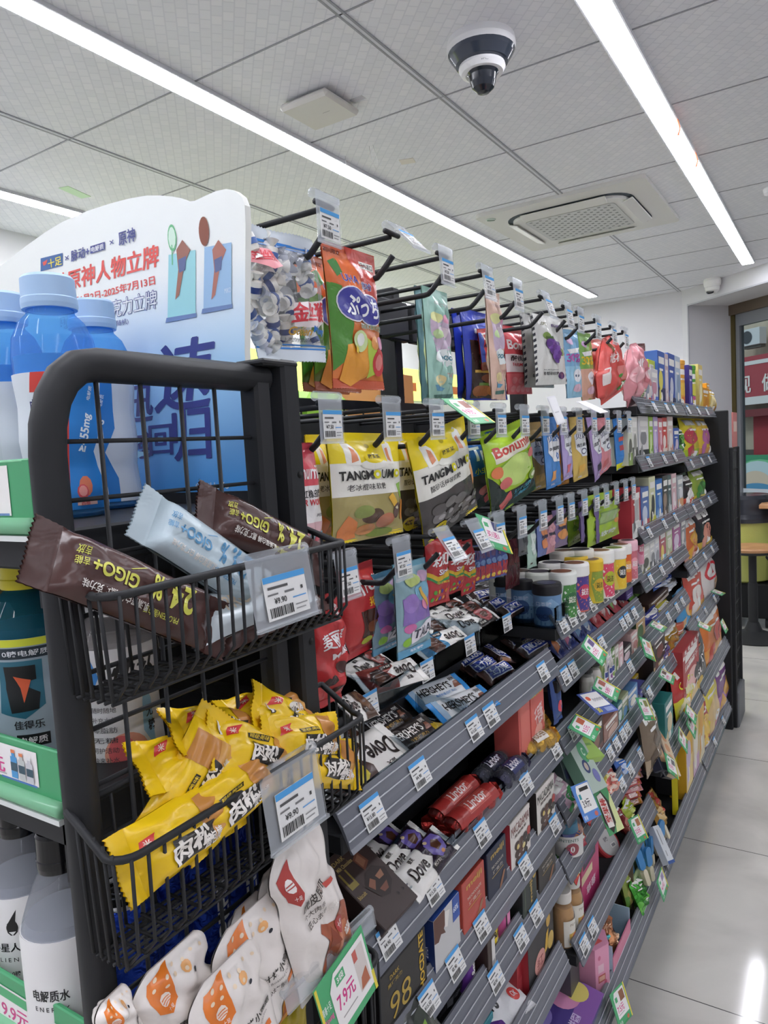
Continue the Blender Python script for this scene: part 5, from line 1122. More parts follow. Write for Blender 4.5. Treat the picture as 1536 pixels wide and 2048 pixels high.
hang('red chocolate gummy bag with white cursive logo behind the malt ball bag', (670, 1140), (742, 1122), (692, 1318), -.60, .035, 'c03638', [('t', 'Trolli', .62, .76, .7, .14, 'f4eeec', .05, .1), ('t', '拓软', .72, .58, .4, .1, 'e8b030', .03), ('r', .3, .2, 1, .5, '4a2c24'), ('e', .6, .3, .2, .06, '7a4a34'), ('r', 0, 0, 1, .14, 'b02c34'), ('e', .45, .16, .12, .05, 'b8c040')], 'b83036', 55, (.08, .07))
TL_ = [('p', [(.1, .62), (.9, .70), (.95, .36), (.1, .34)], '8a70b4'), ('e', .3, .56, .2, .1, '9a7cc0'), ('e', .66, .66, .26, .1, '7fb4cc'), ('e', .7, .82, .2, .06, 'c8a8c4'), ('e', .36, .80, .18, .07, 'b8c878'), ('e', .72, .52, .14, .06, 'd88aa8'), ('p', [(.5, .7), (.56, .72), (.86, .50), (.82, .46)], 'e0b44c'), ('e', .25, .30, .14, .05, 'd070a8'), ('e', .22, .16, .13, .05, '90c840'), ('p', [(.30, .26), (.94, .36), (.94, .20), (.34, .12)], 'e8e4ec'), ('t', 'TALA', .63, .235, .54, .10, '4a4a58', .06, .08), ('r', 0, .0, 1, .085, '5a9cc0'), ('t', '软糖', .55, .045, .4, .03, 'e4ecf4', .01)]
hang('purple and teal candy bag with bubbly white lettering at the front', (785, 1128), (852, 1114), (794, 1320), -.55, .022, '8fb0b8', TL_, '78b0c4', 56, (.07, .07), group='purple and teal lettering bags')
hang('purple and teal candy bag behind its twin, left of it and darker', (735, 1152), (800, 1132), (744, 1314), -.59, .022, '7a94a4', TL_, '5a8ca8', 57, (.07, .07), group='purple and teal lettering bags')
SK = [('t', '彩虹', .5, .66, .78, .20, 'f6eeee', .05), ('t', 'Skittles', .62, .48, .6, .08, 'f6eeee', .05), ('p', [(0, .50), (.3, .42), (1, .52), (1, .44), (.3, .35), (0, .44)], 'd8b02c'), ('p', [(0, .44), (.3, .35), (1, .44), (1, .40), (.3, .31), (0, .40)], '3a8a4a'), ('t', '香软果味', .5, .33, .5, .035, 'e8c83c', .01)]+[('e', .14+.16*(i % 5)+.06*(i//5), .10+.10*(i//5), .055, .032, ('5a9a3c', 'd8c030', '5a3a8c', 'd87a2c', 'c83038')[i % 5]) for i in range(10)]
for i, (TL, TR, BLc, xx, lab) in enumerate((((848, 1074), (893, 1068), (853, 1216), -.55, 'red rainbow bean candy bag with white characters, frontmost'), ((888, 1086), (922, 1080), (893, 1190), -.57, 'red rainbow bean candy bag edge-on with rainbow arc, middle one'), ((916, 1084), (944, 1078), (922, 1192), -.57, 'red rainbow bean candy bag edge-on, farthest of the three'))):
    hang(lab, TL, TR, BLc, xx, .02, 'b43438', SK, None, 58+i, (.06, .05), group='red rainbow bean candy bags')
for i in range(6):
    px = 946+11*i
    hang(f'narrow blue and red candy stick pack, {NTH[i]} of six side by side', (px, 1092-3*i), (px+12, 1090-3*i), (px+1-3, 1168-3*i), -.575, .008, ('3a4a84', '444c88')[i % 2], [('r', .1, .05, .9, .42, 'a83a44'), ('e', .5, .5, .4, .08, '6a86b4'), ('r', .2, .62, .8, .9, '5a4468'), ('e', .5, .12, .3, .06, 'd8b048')], None, 61+i, (.04, .04), cat='candy pack', name='candy_stick_pack', n=(8, 10), parts=False, group='candy stick packs in a row')
for i in range(2): hang(('dark red candy pack hanging left of the slim sachets, nearer', 'dark red candy pack hanging left of the slim sachets, farther')[i], (1008+12*i, 1085-6*i), (1024+12*i, 1082-6*i), (1010+12*i, 1180-6*i), -.61, .012, '54242a', [('r', .2, .5, .8, .8, '7a3a3c')], None, 68+i, (.04, .04), cat='candy pack', name='candy_pack', n=(8, 12), parts=False)
for i, (px, py, c, lab) in enumerate(((1034, 1028, '5a5c60', 'slim dark grey sachet hanging left of the mint sachet'), (1052, 1052, 'a8c4b4', 'slim mint green sachet hanging beside the grey one'))):
    hang(lab, (px, py), (px+18, py-4), (px+2, py+86), -.56, .010, c, [('r', .3, .3, .7, .8, 'd8e4dc' if i else '44464a'), ('r', .2, .08, .5, .12, '3a3c40')], None, 70+i, (.06, .05), cat='candy pack', name='sachet', n=(8, 14))
for i, (px, py, w_, c, c2, lab) in enumerate(((1072, 1040, 18, '6a7ab0', 'd88a5c', 'blue cracker pouch with orange circles'), (1088, 1034, 18, 'c08a98', 'd8a0a8', 'pink cracker pouch between the blue and purple pouches'), (1104, 1022, 28, '74628c', 'e09a5c', 'purple cracker pouch with two orange crackers'))):
    hang(lab, (px, py), (px+w_, py-6), (px+2, py+76), -.56, .016, c, [('e', .5, .66, .34, .16, c2), ('e', .5, .34, .34, .14, c2), ('r', .2, .48, .8, .56, '3a3448')], None, 73+i, (.06, .05), cat='candy pouch', name='candy_pouch', n=(12, 14), parts=False)
hang('dark green gummy pouch behind the lime die-cut pack', (1132, 1024), (1162, 1016), (1136, 1092), -.60, .018, '6f8a34', [('r', .2, .4, .8, .7, '55703a'), ('e', .5, .2, .3, .08, 'c8d0b0')], None, 77, (.06, .05), cat='candy pouch', name='candy_pouch', n=(12, 14), parts=False)
for i in range(2): hang(('thin violet spoon pack hanging on a hook, left', 'thin violet spoon pack hanging on a hook, right')[i], (1156+30*i, 1004-6*i), (1166+30*i, 1002-6*i), (1160+30*i, 1086+2*i), -.535, .008, '6c5c88', [('e', .5, .85, .4, .1, '8a7aa8')], None, 78+i, (.03, .03), cat='candy pack', name='spoon_pack', n=(6, 12), parts=False, edge=lambda v: (.0, 1) if v > .6 else (.3-.2*(.6-v), .7+.2*(.6-v)))
hang('lime die-cut pack with clear window and rounded ears', (1170, 990), (1238, 980), (1174, 1092), -.545, .026, 'a4c438', [('r', .2, .38, .82, .62, '7f9a50'), ('r', .24, .41, .78, .59, '9cb478'), ('e', .82, .72, .1, .07, '34382c'), ('e', .9, .62, .08, .06, '34382c'), ('e', .4, .80, .26, .07, 'd4d8cc'), ('t', '软糖', .5, .18, .46, .10, 'e4ecd8', .04), ('e', .82, .36, .1, .05, 'dc9a4a'), ('t', 'YUMI', .12, .45, .3, .07, '4a6a2c', .03, 1.57)], None, 80, (.03, .03), cat='candy pack', name='die_cut_pack', parts=False, edge=lambda v: (.06 if v > .55 else .0, (.78 if v > .82 else 1.0) if v > .5 else .94))
# ---------------------------------------------------------------- chocolate trays of the nearest bay
TRAYC = M('e2e7ea', 'glass')


def tray(label, xf, xb, y0, y1, zb, hf=.036, hb=.05):
    t = thing('acrylic_tray', label, 'tray', 'clear acrylic trays of chocolate', Matrix.Translation((xb, (y0+y1)/2, zb)))
    o = Matrix.Translation((-xb, -(y0+y1)/2, -zb)); th = .0022; ym = (y0+y1)/2; xm = (xf+xb)/2
    MB().box((xm, ym, zb+th/2), (xf-xb, y1-y0, th), TRAYC).box((xm, y0+th/2, zb+hb/2), (xf-xb, th, hb), TRAYC).box((xm, y1-th/2, zb+hb/2), (xf-xb, th, hb), TRAYC).build('tray_body', t).matrix_local = o
    MB().box((xf, ym, zb+hf/2), (th, y1-y0, hf), TRAYC).tube([(xf, y0+.01, zb+hf), (xf, y1-.01, zb+hf)], .0016, TRAYC, 6).build('front_lip', t).matrix_local = o
    return t


def riser(label, xf, y0, y1, z0, z1):
    MB().box(((xf+XB)/2+.04, (y0+y1)/2, (z0+z1)/2), (xf-XB-.12, y1-y0, z1-z0), M('3a3b3e', 'gloss'), .002).build('tray_riser', None, label, 'riser')


zA = 1.015
riser('dark step riser lifting the rear chocolate trays of the top chocolate shelf', -.635, .70, 1.42, zA, 1.082)
for k, (a, b, nm) in enumerate(((.700, .885, 'nearest white chocolate bars'), (.890, 1.07, 'white chocolate bars under the lettering bags'), (1.075, 1.26, 'stacked white chocolate bars'), (1.265, 1.42, 'upper peanut bars'))):
    tray('clear acrylic rear tray holding the '+nm, -.600, -.78, a, b, 1.084)
for k, (a, b, nm) in enumerate(((.700, .872, 'nearest big white chocolate pack'), (.876, 1.05, 'black chocolate bars'), (1.055, 1.245, 'white and blue chocolate bars'), (1.25, 1.42, 'lower peanut bars'))):
    tray('clear acrylic front tray holding the '+nm, -.530, -.628, a, b, zA+.001, .030, .04)
for (px, py, xx, zz, nm) in ((740, 1405, -.597, 1.116, 'nearest rear tray'), (855, 1330, -.597, 1.116, 'second rear tray'), (940, 1268, -.597, 1.116, 'third rear tray'), (1014, 1225, -.597, 1.116, 'fourth rear tray')):
    y = sight(px, py, x=xx).y; o = LME[0].copy(); COL.objects.link(o); o['label'] = f'white price label on the {nm} lip of the chocolate shelf'; o['group'] = 'price labels on the chocolate trays'
    o.matrix_world = pose((xx, y, 1.104), (0, 1, 0), (1, 0, .1), .0)


def lying(label, p, q, z, w, base, art, seed, nn=(.5, 0, .87), d=.013, flip=False, cat='chocolate bar', name='chocolate_bar', group=None, ends=(.09, .09), seal=None, kind='film', pw=5, lift=0, n=(24, 12)):
    a, b = sight(*p, z=z), sight(*q, z=z); a.z += lift; b.z += lift
    L = (b-a).length; ax = (b-a).normalized()*(-1 if flip else 1)
    u = V(nn).cross(ax)
    return bag(name, label, cat, L, w, d, pose((a+b)/2, ax, nn, w), base, art, seal or base, ends, seed, kind, None, group, None, True, pw, n, wr=.0007, soft=.08, zig=.001)


def DOVE(c1, c2, sub, c3='2a211e'):
    return [('p', [(.50, 1), (.92, 1), (.92, .0), (.44, .0), (.42, .25), (.56, .45), (.48, .7)], c1), ('p', [(.56, .8), (.66, .95), (.80, .9), (.86, .6), (.80, .3), (.66, .2), (.58, .42)], c2), ('p', [(.64, .66), (.72, .78), (.80, .64), (.76, .44), (.67, .42)], '5a382a'), ('t', 'Dove', .29, .52, .30, .42, c3, .02, .0, .15), ('t', '德芙', .30, .84, .1, .14, c3, .02), ('p', [(.42, .12), (.62, .16), (.62, .32), (.45, .28)], c3), ('t', sub, .53, .22, .14, .09, 'e8e2d8', .01)]


dg = 'white chocolate bars in the rear trays'
DV = 'f2efe9'
lying('big white chocolate pack, text upside down, nearest in the front tray', (632, 1580), (800, 1482), 1.048, .085, DV, DOVE('4a3028', 'c8b82c', '丝滑牛奶'), 90, flip=True, d=.02, nn=(.5, 0, .87))
lying('white chocolate pack lying under the big nearest one in the front tray', (650, 1590), (760, 1535), 1.026, .05, DV, DOVE('2a211e', '5a4030', '醇黑'), 91, flip=True, d=.014, nn=(.5, 0, .87))
lying('white chocolate pack half hidden left of the big nearest one', (660, 1500), (725, 1470), 1.05, .05, DV, DOVE('3a2822', '5a3a30', '丝滑'), 92, d=.014)
HER = lambda base, fg, sub, sc: [('t', "HERSHEY'S", .44, .56, .56, .34, fg, .02, 0, 0), ('t', '好时', .80, .74, .10, .18, fg, .02), ('t', sub, .55, .24, .36, .12, sc, .01), ('p', [(.74, .34), (.92, .34), (.92, .62), (.78, .60)], '8a5a48')]
for i, (p, q, lab) in enumerate((((770, 1502), (866, 1445), 'black chocolate bar with white capitals, lowest of three'), ((724, 1474), (812, 1422), 'black chocolate bar with white capitals, middle of three'), ((688, 1450), (790, 1400), 'black chocolate bar farthest back of three'))):
    lying(lab, p, q, 1.032, .050, '2e2624', HER('2e2624', 'e0dcd6', '牛奶巧克力', 'c8a04a'), 93+i, group='black chocolate bars in the front tray', seal='2a2422')
lying('gold-ended black chocolate bar beside the black bars', (806, 1440), (890, 1462), 1.024, .03, '3a2e22', [('r', .6, 0, 1, 1, 'c8a82c')], 96, nn=(.2, .1, .95), seal='c8a82c')
for i, (p, q, lab) in enumerate((((870, 1432), (980, 1388), 'white and blue chocolate bar with black capitals, nearer'), ((818, 1406), (928, 1364), 'white and blue chocolate bar with black capitals, farther'))):
    lying(lab, p, q, 1.036, .054, 'e6e8ea', HER('dfe2e4', '2a2624', '曲奇奶香白巧克力', '4a8ac8')+[('r', .09, 0, .14, 1, 'b8d4ea')], 97+i, group='white and blue chocolate bars in the front tray', seal='2f8ad0')
# rear trays
RT = [((702, 1358), (768, 1312), 0, '2a211e', '8a3a34', '香浓黑', 'white chocolate bar with dark swirl in the nearest rear tray'), ((718, 1372), (840, 1336), 1, '8a3a34', '3a2420', '榛仁', 'white chocolate bar with pink patch at the front of the nearest rear tray'), ((690, 1425), (735, 1405), 0, '5a4438', '7a5a44', '奶香', 'white chocolate bar end beside the red malt ball bag'),
      ((832, 1306), (930, 1268), 1, '3f86b0', '4a2e26', '曲奇', 'white chocolate bar with blue picture, second rear tray'), ((816, 1286), (895, 1252), 0, '2a211e', '5a4038', '醇黑', 'white chocolate bar with black swirl behind the blue one'),
      ((905, 1262), (990, 1228), 0, '2a211e', 'a04a4c', '香浓黑', 'white chocolate bar with red swirl in the third rear tray front'), ((880, 1248), (968, 1212), 0, '2a211e', '8a4a3c', '香浓黑', 'white chocolate bar second in the third rear tray'), ((858, 1246), (930, 1208), 0, '2a211e', '8a4a3c', '香浓黑', 'white chocolate bar farthest back in the third rear tray')]
for i, (p, q, fl, c1, c2, sb, lab) in enumerate(RT):
    lying(lab, p, q, 1.114, .056, DV, DOVE(c1, c2, sb), 100+i, flip=bool(fl), group=dg, d=.016)
SN = [('p', [(.10, .12), (.87, .12), (.90, .86), (.13, .86)], 'e0d8dc'), ('p', [(.12, .17), (.85, .17), (.88, .81), (.15, .81)], '2c3f94'), ('t', 'SNICKERS', .5, .49, .66, .44, 'f0f0f4', .04), ('r', .90, .2, .93, .8, '8a5a34')]
SN2 = SN[:2]+[('t', '士力架', .5, .49, .62, .52, 'f0f0f4', .04), SN[3]]
for i, (p, q, z, ar, lab) in enumerate((((1004, 1230), (1052, 1204), 1.112, SN, 'brown peanut bar at the front of the upper peanut tray'), ((975, 1220), (1020, 1196), 1.112, SN, 'brown peanut bar second in the upper peanut tray'), ((938, 1200), (1034, 1174), 1.118, SN, 'brown peanut bar farthest back in the upper peanut tray'), ((950, 1206), (1000, 1186), 1.11, SN, 'brown peanut bar lying under the farthest upper one'),
                                 ((1040, 1310), (1088, 1282), 1.030, SN, 'brown peanut bar nearest the rail on the right of the lower peanut tray'), ((1012, 1292), (1056, 1270), 1.034, SN, 'brown peanut bar in the middle right of the lower peanut tray'), ((988, 1284), (1036, 1256), 1.034, SN, 'brown peanut bar at the back right of the lower peanut tray'),
                                 ((912, 1336), (962, 1306), 1.034, SN, 'brown peanut bar at the back left of the lower peanut tray'), ((938, 1350), (986, 1320), 1.034, SN2, 'brown peanut bar with Chinese name, left in the lower peanut tray'), ((966, 1360), (1020, 1332), 1.030, SN2, 'brown peanut bar with Chinese name nearest the rail'))):
    lying(lab, p, q, z, .038, '3f2a26', ar, 110+i, group='brown peanut bars', ends=(.07, .07), d=.018)
a = lying('brown peanut bar with Chinese name lying crosswise in the lower tray', (958, 1290), (1018, 1326), 1.036, .034, '3f2a26', SN2, 121, nn=(.2, .1, .97), ends=(.07, .07), d=.018, group='brown peanut bars')
lying('black peanut bar pack flat at the back of the upper peanut tray', (925, 1180), (1000, 1165), 1.12, .04, '1e1c1c', [('r', .3, .3, .7, .7, '3a3838')], 122)
# second chocolate shelf
zB = .83
riser('dark step riser at the back of the second chocolate shelf', -.645, .70, 1.30, zB, .885)
for k, (a, b, nm) in enumerate(((.70, .80, 'dark chocolate bars near the rack'), (.81, .96, 'purple-topped chocolate bars'), (.965, 1.13, 'red chocolate rolls'), (1.135, 1.265, 'black and gold chocolate rolls'), (1.27, 1.40, 'gold foil chocolate balls'))):
    tray('clear acrylic tray on the second shelf holding the '+nm, -.522, -.64, a, b, zB+.001, .026, .036)
PD = DOVE('2a2030', '6a5aa4', '榛仁巧克力')+[('e', .62, .84, .03, .06, 'e0c8a0'), ('e', .72, .3, .03, .06, 'b87a4a'), ('e', .86, .3, .025, .05, 'e0c8a0')]
for i, (p, q, z, lab) in enumerate((((808, 1782), (892, 1672), .858, 'white chocolate bar with purple nut picture, front one'), ((766, 1768), (846, 1662), .862, 'white chocolate bar with purple nut picture, middle one'), ((728, 1750), (800, 1660), .862, 'white chocolate bar with purple nut picture, behind the others'))):
    lying(lab, p, q, z, .054, DV, PD, 130+i, group='white and purple chocolate bars', d=.016)
lying('dark chocolate bar with gold streaks under the rail, near the rack', (640, 1760), (716, 1690), .875, .05, '241f1e', [('t', 'Dove', .3, .5, .3, .4, 'b8b0a8', .02), ('p', [(.5, .2), (.8, .5), (.85, .9), (.6, .6)], '7a6420'), ('r', .5, .1, .8, .24, '4a4440')], 134)
m4 = pose((-.565, .780, .872), (0, 1, 0), (.55, -.05, .84), .12)
carton('chocolate_box', 'dark brown chocolate box with a chocolate chunk picture, second shelf', 'box', .085, .12, .034, m4, '3f302d', [('t', 'DARK', .26, .9, .3, .05, 'b8a060'), ('t', 'Milk Chocolate', .3, .82, .4, .05, 'c8b070'), ('r', .06, .55, .26, .78, '8a7a38'), ('r', .1, .62, .22, .78, '3f302d'), ('t', 'biscuit', .14, .44, .2, .05, 'b8a060'), ('p', [(.50, .80), (.70, .86), (.76, .68), (.55, .62)], '7a4a38'), ('p', [(.54, .78), (.67, .82), (.71, .70), (.57, .66)], '9a6a50'), ('p', [(.3, .48), (.5, .60), (.72, .62), (.92, .5), (.84, .34), (.6, .24), (.42, .28)], '2a1a16'), ('p', [(.36, .46), (.5, .52), (.56, .46), (.42, .38)], '8a5a44'), ('p', [(.62, .50), (.82, .52), (.78, .44), (.64, .44)], '9a6a50'), ('p', [(.5, .36), (.74, .38), (.66, .30), (.54, .30)], '7a4a38')])
RO = lambda c: [('r', .30, .1, .74, .9, c), ('t', 'Lindor', .52, .55, .36, .4, 'e8dcd8', .02, 0, .2)]


def roll_pack(label, p, q, z, r, base, art, foil, grp, seed):
    a, b = sight(*p, z=z), sight(*q, z=z); L = (b-a).length; ax = (b-a).normalized()
    t = thing('chocolate_roll', label, 'chocolate roll', grp, pose((a+b)/2, ax, (.3, 0, .95), 0))
    m = MB(); n = 3
    for k in range(n):
        cx = (k-1)*L*.30; m.lathe([(.003, -r), (r*.62, -r*.8), (r*.92, -r*.4), (r, 0), (r*.92, r*.4), (r*.62, r*.8), (.003, r)], M(foil, 'foil'), 16, (cx, 0, 0))
    m.build('balls', t)
    w = MB(); N_ = 14; P = []
    for k in range(9):
        f = k/8; rr = r*1.06*(1-.25*abs(2*f-1)**4)
        for j in range(N_): P.append(((f-.5)*L*.92, rr*math.cos(2*PI*j/N_), rr*math.sin(2*PI*j/N_)))
    w.add(P, [(k*N_+j, k*N_+(j+1) % N_, (k+1)*N_+(j+1) % N_, (k+1)*N_+j) for k in range(8) for j in range(N_)], M(base, 'clear'), True)
    w.build('clear_wrap', t)
    g = MB()
    def S(u, v, h):
        aa = PI*(.5-(v-.5)*1.1)+0; rr = r*1.08+h
        return V(((u-.5)*L*.9, -rr*math.sin(aa), -rr*math.cos(aa)*-1 if False else rr*math.cos(aa)))
    S2 = lambda u, v, h: V(((u-.5)*L*.9, -(r*1.08+h)*math.cos((v-.5)*2.0), (r*1.08+h)*math.sin((v-.5)*2.0)))
    g.art(S2, art, 'film', .12, L*.9, r*2.1); g.build('wrapper_band', t)
    for sgn in (-1, 1):
        e = MB(); e.add([(sgn*L*.44, 0, 0)]+[(sgn*L*(.50+.03*(j % 2)), r*.9*math.cos(2*PI*j/10), r*.9*math.sin(2*PI*j/10)) for j in range(10)], [(0, 1+j, 1+(j+1) % 10) for j in range(10)], M(foil, 'foil')); e.build('twist_end', t)
    return t


roll_pack('red chocolate ball roll with orange glints, nearer one', (893, 1668), (985, 1584), .856, .021, 'd8a0a0', [('r', .04, 0, .96, 1, 'a83430'), ('r', .3, .2, .8, .8, 'c85a50'), ('t', 'Lindor', .55, .5, .4, .4, 'f0e0dc', .02, 0, .2)], 'b83a34', 'red chocolate ball rolls', 140)
roll_pack('red chocolate ball roll, farther one under the rail', (862, 1650), (945, 1568), .858, .021, 'd8a0a0', [('r', .04, 0, .96, 1, 'a83430'), ('r', .3, .2, .8, .8, 'c85a50'), ('t', 'Lindor', .55, .5, .4, .4, 'f0e0dc', .02, 0, .2)], 'b83a34', 'red chocolate ball rolls', 141)
roll_pack('dark blue and gold chocolate ball roll, nearer one', (994, 1572), (1044, 1522), .856, .020, 'c8ccd8', [('r', .3, .1, .75, .9, '3a3f6a'), ('t', 'Lindor', .5, .5, .4, .4, 'e8e8f0', .02, 0, .2)], '34324a', 'dark blue chocolate ball rolls', 142)
roll_pack('dark blue and black chocolate ball roll, farther one', (950, 1568), (1008, 1512), .858, .020, 'c8ccd8', [('r', .3, .1, .75, .9, '26283c'), ('t', 'Lindor', .5, .5, .4, .4, 'e8e8f0', .02, 0, .2)], '1e2030', 'dark blue chocolate ball rolls', 143)
roll_pack('gold foil chocolate ball roll, nearer one', (1040, 1508), (1104, 1470), .858, .021, 'e8e0c0', [('r', .3, .2, .7, .8, 'e0dcd0'), ('t', 'ROCHER', .5, .5, .36, .3, '8a6a3a', .02)], 'd8a83c', 'gold foil chocolate ball rolls', 144)
roll_pack('gold foil chocolate ball roll, farther one', (1024, 1486), (1086, 1444), .862, .021, 'e8e0c0', [('r', .3, .2, .7, .8, 'e0dcd0'), ('t', 'ROCHER', .5, .5, .36, .3, '8a6a3a', .02)], 'd8a83c', 'gold foil chocolate ball rolls', 145)
KK = [('r', 0, .0, 1, .42, 'b8342f'), ('e', .28, .62, .06, .16, 'd8c8a8'), ('t', '好时', .55, .72, .16, .2, 'e8e0d8', .02), ('r', .1, .45, .22, .9, '2a1c18')]
zz = .906
for i, (p, q, c, lab) in enumerate((((772, 1650), (838, 1614), 'b8342f', 'red milk chocolate box in the rear tray under the top rail'), ((740, 1668), (775, 1640), '3f86b0', 'blue chocolate pack at the near end of the rear tray'), ((866, 1590), (925, 1540), '2a2422', 'black and red chewing candy pack in the rear tray'), ((935, 1528), (985, 1480), 'a83a34', 'red chocolate pack in the rear tray with silver lettering'), ((998, 1460), (1045, 1410), '4a3a36', 'dark wafer pack in the rear tray farther along'), ((1020, 1440), (1074, 1398), 'c8beb4', 'cream wafer pack end in the rear tray'))):
    a, b = sight(*p, x=-.66), sight(*q, x=-.66)
    carton('chocolate_box', lab, 'box', (b-a).length, .05, .06, pose(((a+b)/2).x and V((-.665, (a.y+b.y)/2, zz+.008)), (0, 1, 0), (.75, 0, .66), .05), c, [('r', 0, 0, 1, .3, 'c0403a' if i != 1 else '5aa0c8'), ('t', ('NEW', '脆', '果汁软糖', 'KitKat', '威化', '威化')[i], .6, .62, .4, .3, 'e8e0d8', .02), ('e', .2, .6, .08, .2, 'd8c8a8')])
px = sight(1112, 1440, x=-.53)
PK = [('t', 'kid/kids', .46, .84, .8, .14, 'c8d048', .05), ('t', '千层酥', .55, .50, .6, .26, 'f0d8d4', .03, .2), ('e', .5, .3, .3, .1, 'e8a898'), ('e', .3, .14, .12, .06, '9ab0d0'), ('e', .66, .12, .12, .06, 'd0c070'), ('p', [(.92, .48), (1, .5), (1, .36), (.9, .34)], 'd8b07a')]
carton('cookie_box', 'coral red cookie box with yellow-green lettering beside the glass jars', 'box', .075, .165, .055, stand(-.535-.0275, 1.385, zB+.002), 'd8665a', PK, [('r', .3, .72, .6, .86, '5a6a70'), ('r', .34, .75, .56, .83, 'b8c8c0'), ('r', .45, 0, .48, 1, 'c85048')], topcol='b85048')
carton('cookie_box', 'second coral red cookie box standing behind the front one', 'box', .06, .16, .055, stand(-.535-.0275, 1.312, zB+.002), 'd4625a', [('r', .1, .1, .9, .9, 'd86e64')], [('r', .3, .72, .6, .86, '5a6a70')], topcol='b85048')
# third shelf: standing boxes
zC = .677
def bx(label, yc, w, h, base, front, side=(), top=None, z=zC, x=-.519, d=.03, rz=0, name='chocolate_box', cat='box', group=None, sidecol=None, kind='print'):
    return carton(name, label, cat, w, h, d, stand(x-d/2, yc, z, rz), base, front, side, (), group, kind, .0012, sidecol, top)


bx('black chocolate box with big gold 98 and yellow side lettering', .800, .125, .102, '1c1a1a', [('t', 'DARK', .3, .86, .2, .06, 'b89a3c'), ('t', '98', .40, .42, .44, .36, 'b89a3c', -.005), ('t', '黑巧克力', .3, .76, .3, .06, 'b89a3c'), ('r', .1, .1, .5, .12, '5a5030'), ('t', 'CHOCDATE', .88, .5, .8, .13, 'd8b030', .03, 1.57)], x=-.522)
bx('navy and white milk chocolate box with white letters down its blue side', .925, .085, .096, 'c8c8c8', [('p', [(0, .62), (0, 1), (.4, 1), (.5, .8), (.36, .7), (.42, .6), (.25, .66), (.15, .58)], '5a3428'), ('p', [(.42, .95), (.6, .9), (.5, .66), (.4, .7)], 'e8e4de'), ('r', .72, .6, 1, 1, '2f55a8'), ('t', '68%', .84, .8, .2, .1, 'd8e0f0', .02)], [('t', 'SHIVEN', .5, .45, .5, .12, 'e0e4f0', .01, 1.57)], '2f4f9c', sidecol='24386e', d=.034)
MJ = lambda c, g: [('t', 'meiji', .52, .86, .7, .13, g, .05), ('t', 'THE CHOCOLATE', .5, .66, .62, .05, 'd8d0c0', .01), ('t', '巧克力', .5, .55, .5, .07, 'd8d0c0', .01), ('r', .2, .47, .8, .485, g), ('p', [(.55, .1), (.7, .16), (.9, .36), (.8, .38), (.6, .2)], '9a6a4a'), ('r', .1, .42, .7, .43, c)]
bx('red chocolate box with gold brand name between navy boxes', 1.022, .085, .098, 'b84a3e', MJ('b84a3e', 'c8a04a'), group='boxes with gold brand name')
bx('navy chocolate box with gold brand name and chocolate picture', 1.118, .082, .098, '20283f', MJ('20283f', 'b89a50'), [('e', .5, .86, .3, .08, 'c8a848'), ('p', [(.1, .7), (.9, .72), (.95, .2), (.2, .14)], '4a2e24'), ('p', [(.3, .6), (.7, .62), (.6, .4), (.3, .4)], '7a4e38')], group='boxes with gold brand name', d=.04)
MC = lambda c: [('r', .0, .9, 1, 1, 'dcd6d0'), ('t', 'MACADAMIA', .5, .82, .9, .17, c, .0), ('t', '夏威夷果', .5, .68, .6, .06, '4a3a34', .01)]+[('e', .3+.2*(i % 3), .18+.15*(i//3), .12, .08, ('3f2a24', '5a3c30', '2e201c')[i % 3]) for i in range(9)]+[('e', .62, .34, .08, .05, 'e0cf90'), ('e', .34, .44, .06, .05, 'd8c070'), ('e', .9, .5, .09, .09, 'b0403a'), ('e', .88, .36, .08, .08, '3a3a34')]
bx('white macadamia chocolate box with red side, nearer one', 1.228, .098, .102, 'dcd6d0', MC('7a3a34')+[('r', 0, 0, 1, .06, 'b8404a')], sidecol='b8404a', group='white macadamia chocolate boxes')
bx('white macadamia chocolate box with black lettering, farther one', 1.368, .105, .102, 'd8d4cc', MC('26211e'), sidecol='2a2422', group='white macadamia chocolate boxes')
bx('dark green chocolate box standing at the back of the third shelf', 1.10, .10, .09, '22302a', [('r', .1, .1, .9, .9, '2a3a32')], x=-.62)
bag('candy_pouch', 'clear green fruit candy pouch below the black 98 box', 'candy pouch', .11, .11, .03, pose((-.515, .80, .655), (0, 1, 0), (.9, 0, .4), .11, .25), '3a4038', [('p', [(.1, .1), (.6, .2), (.7, .55), (.2, .5)], '7aa03c'), ('r', .4, .7, .9, .9, '2a2e2a')], seed=150)
# fourth shelf
zD = .554


def tubepack(label, y, r, h, col, lidc, art, z, x=-.555, grp=None, name='candy_tube', rz=0.0, lh=.018, seg=28, kind='print'):
    t = thing(name, label, 'candy tube' if 'tube' in name else name.replace('_', ' '), grp, stand(x, y, z, rz))
    m = MB().lathe([(r*.97, 0), (r, .003), (r, h-lh)], M(col, kind), seg)
    m.art(cylS(lambda q: r, h-lh-.006, -1.4, 1.4, .004), art, kind, .08, 2.8*r, h-lh-.006, .0003, .0002); m.build('body', t)
    MB().lathe([(r*1.03, h-lh), (r*1.03, h-.003), (r*.98, h)], M(lidc, 'print'), seg).build('lid', t)
    return t


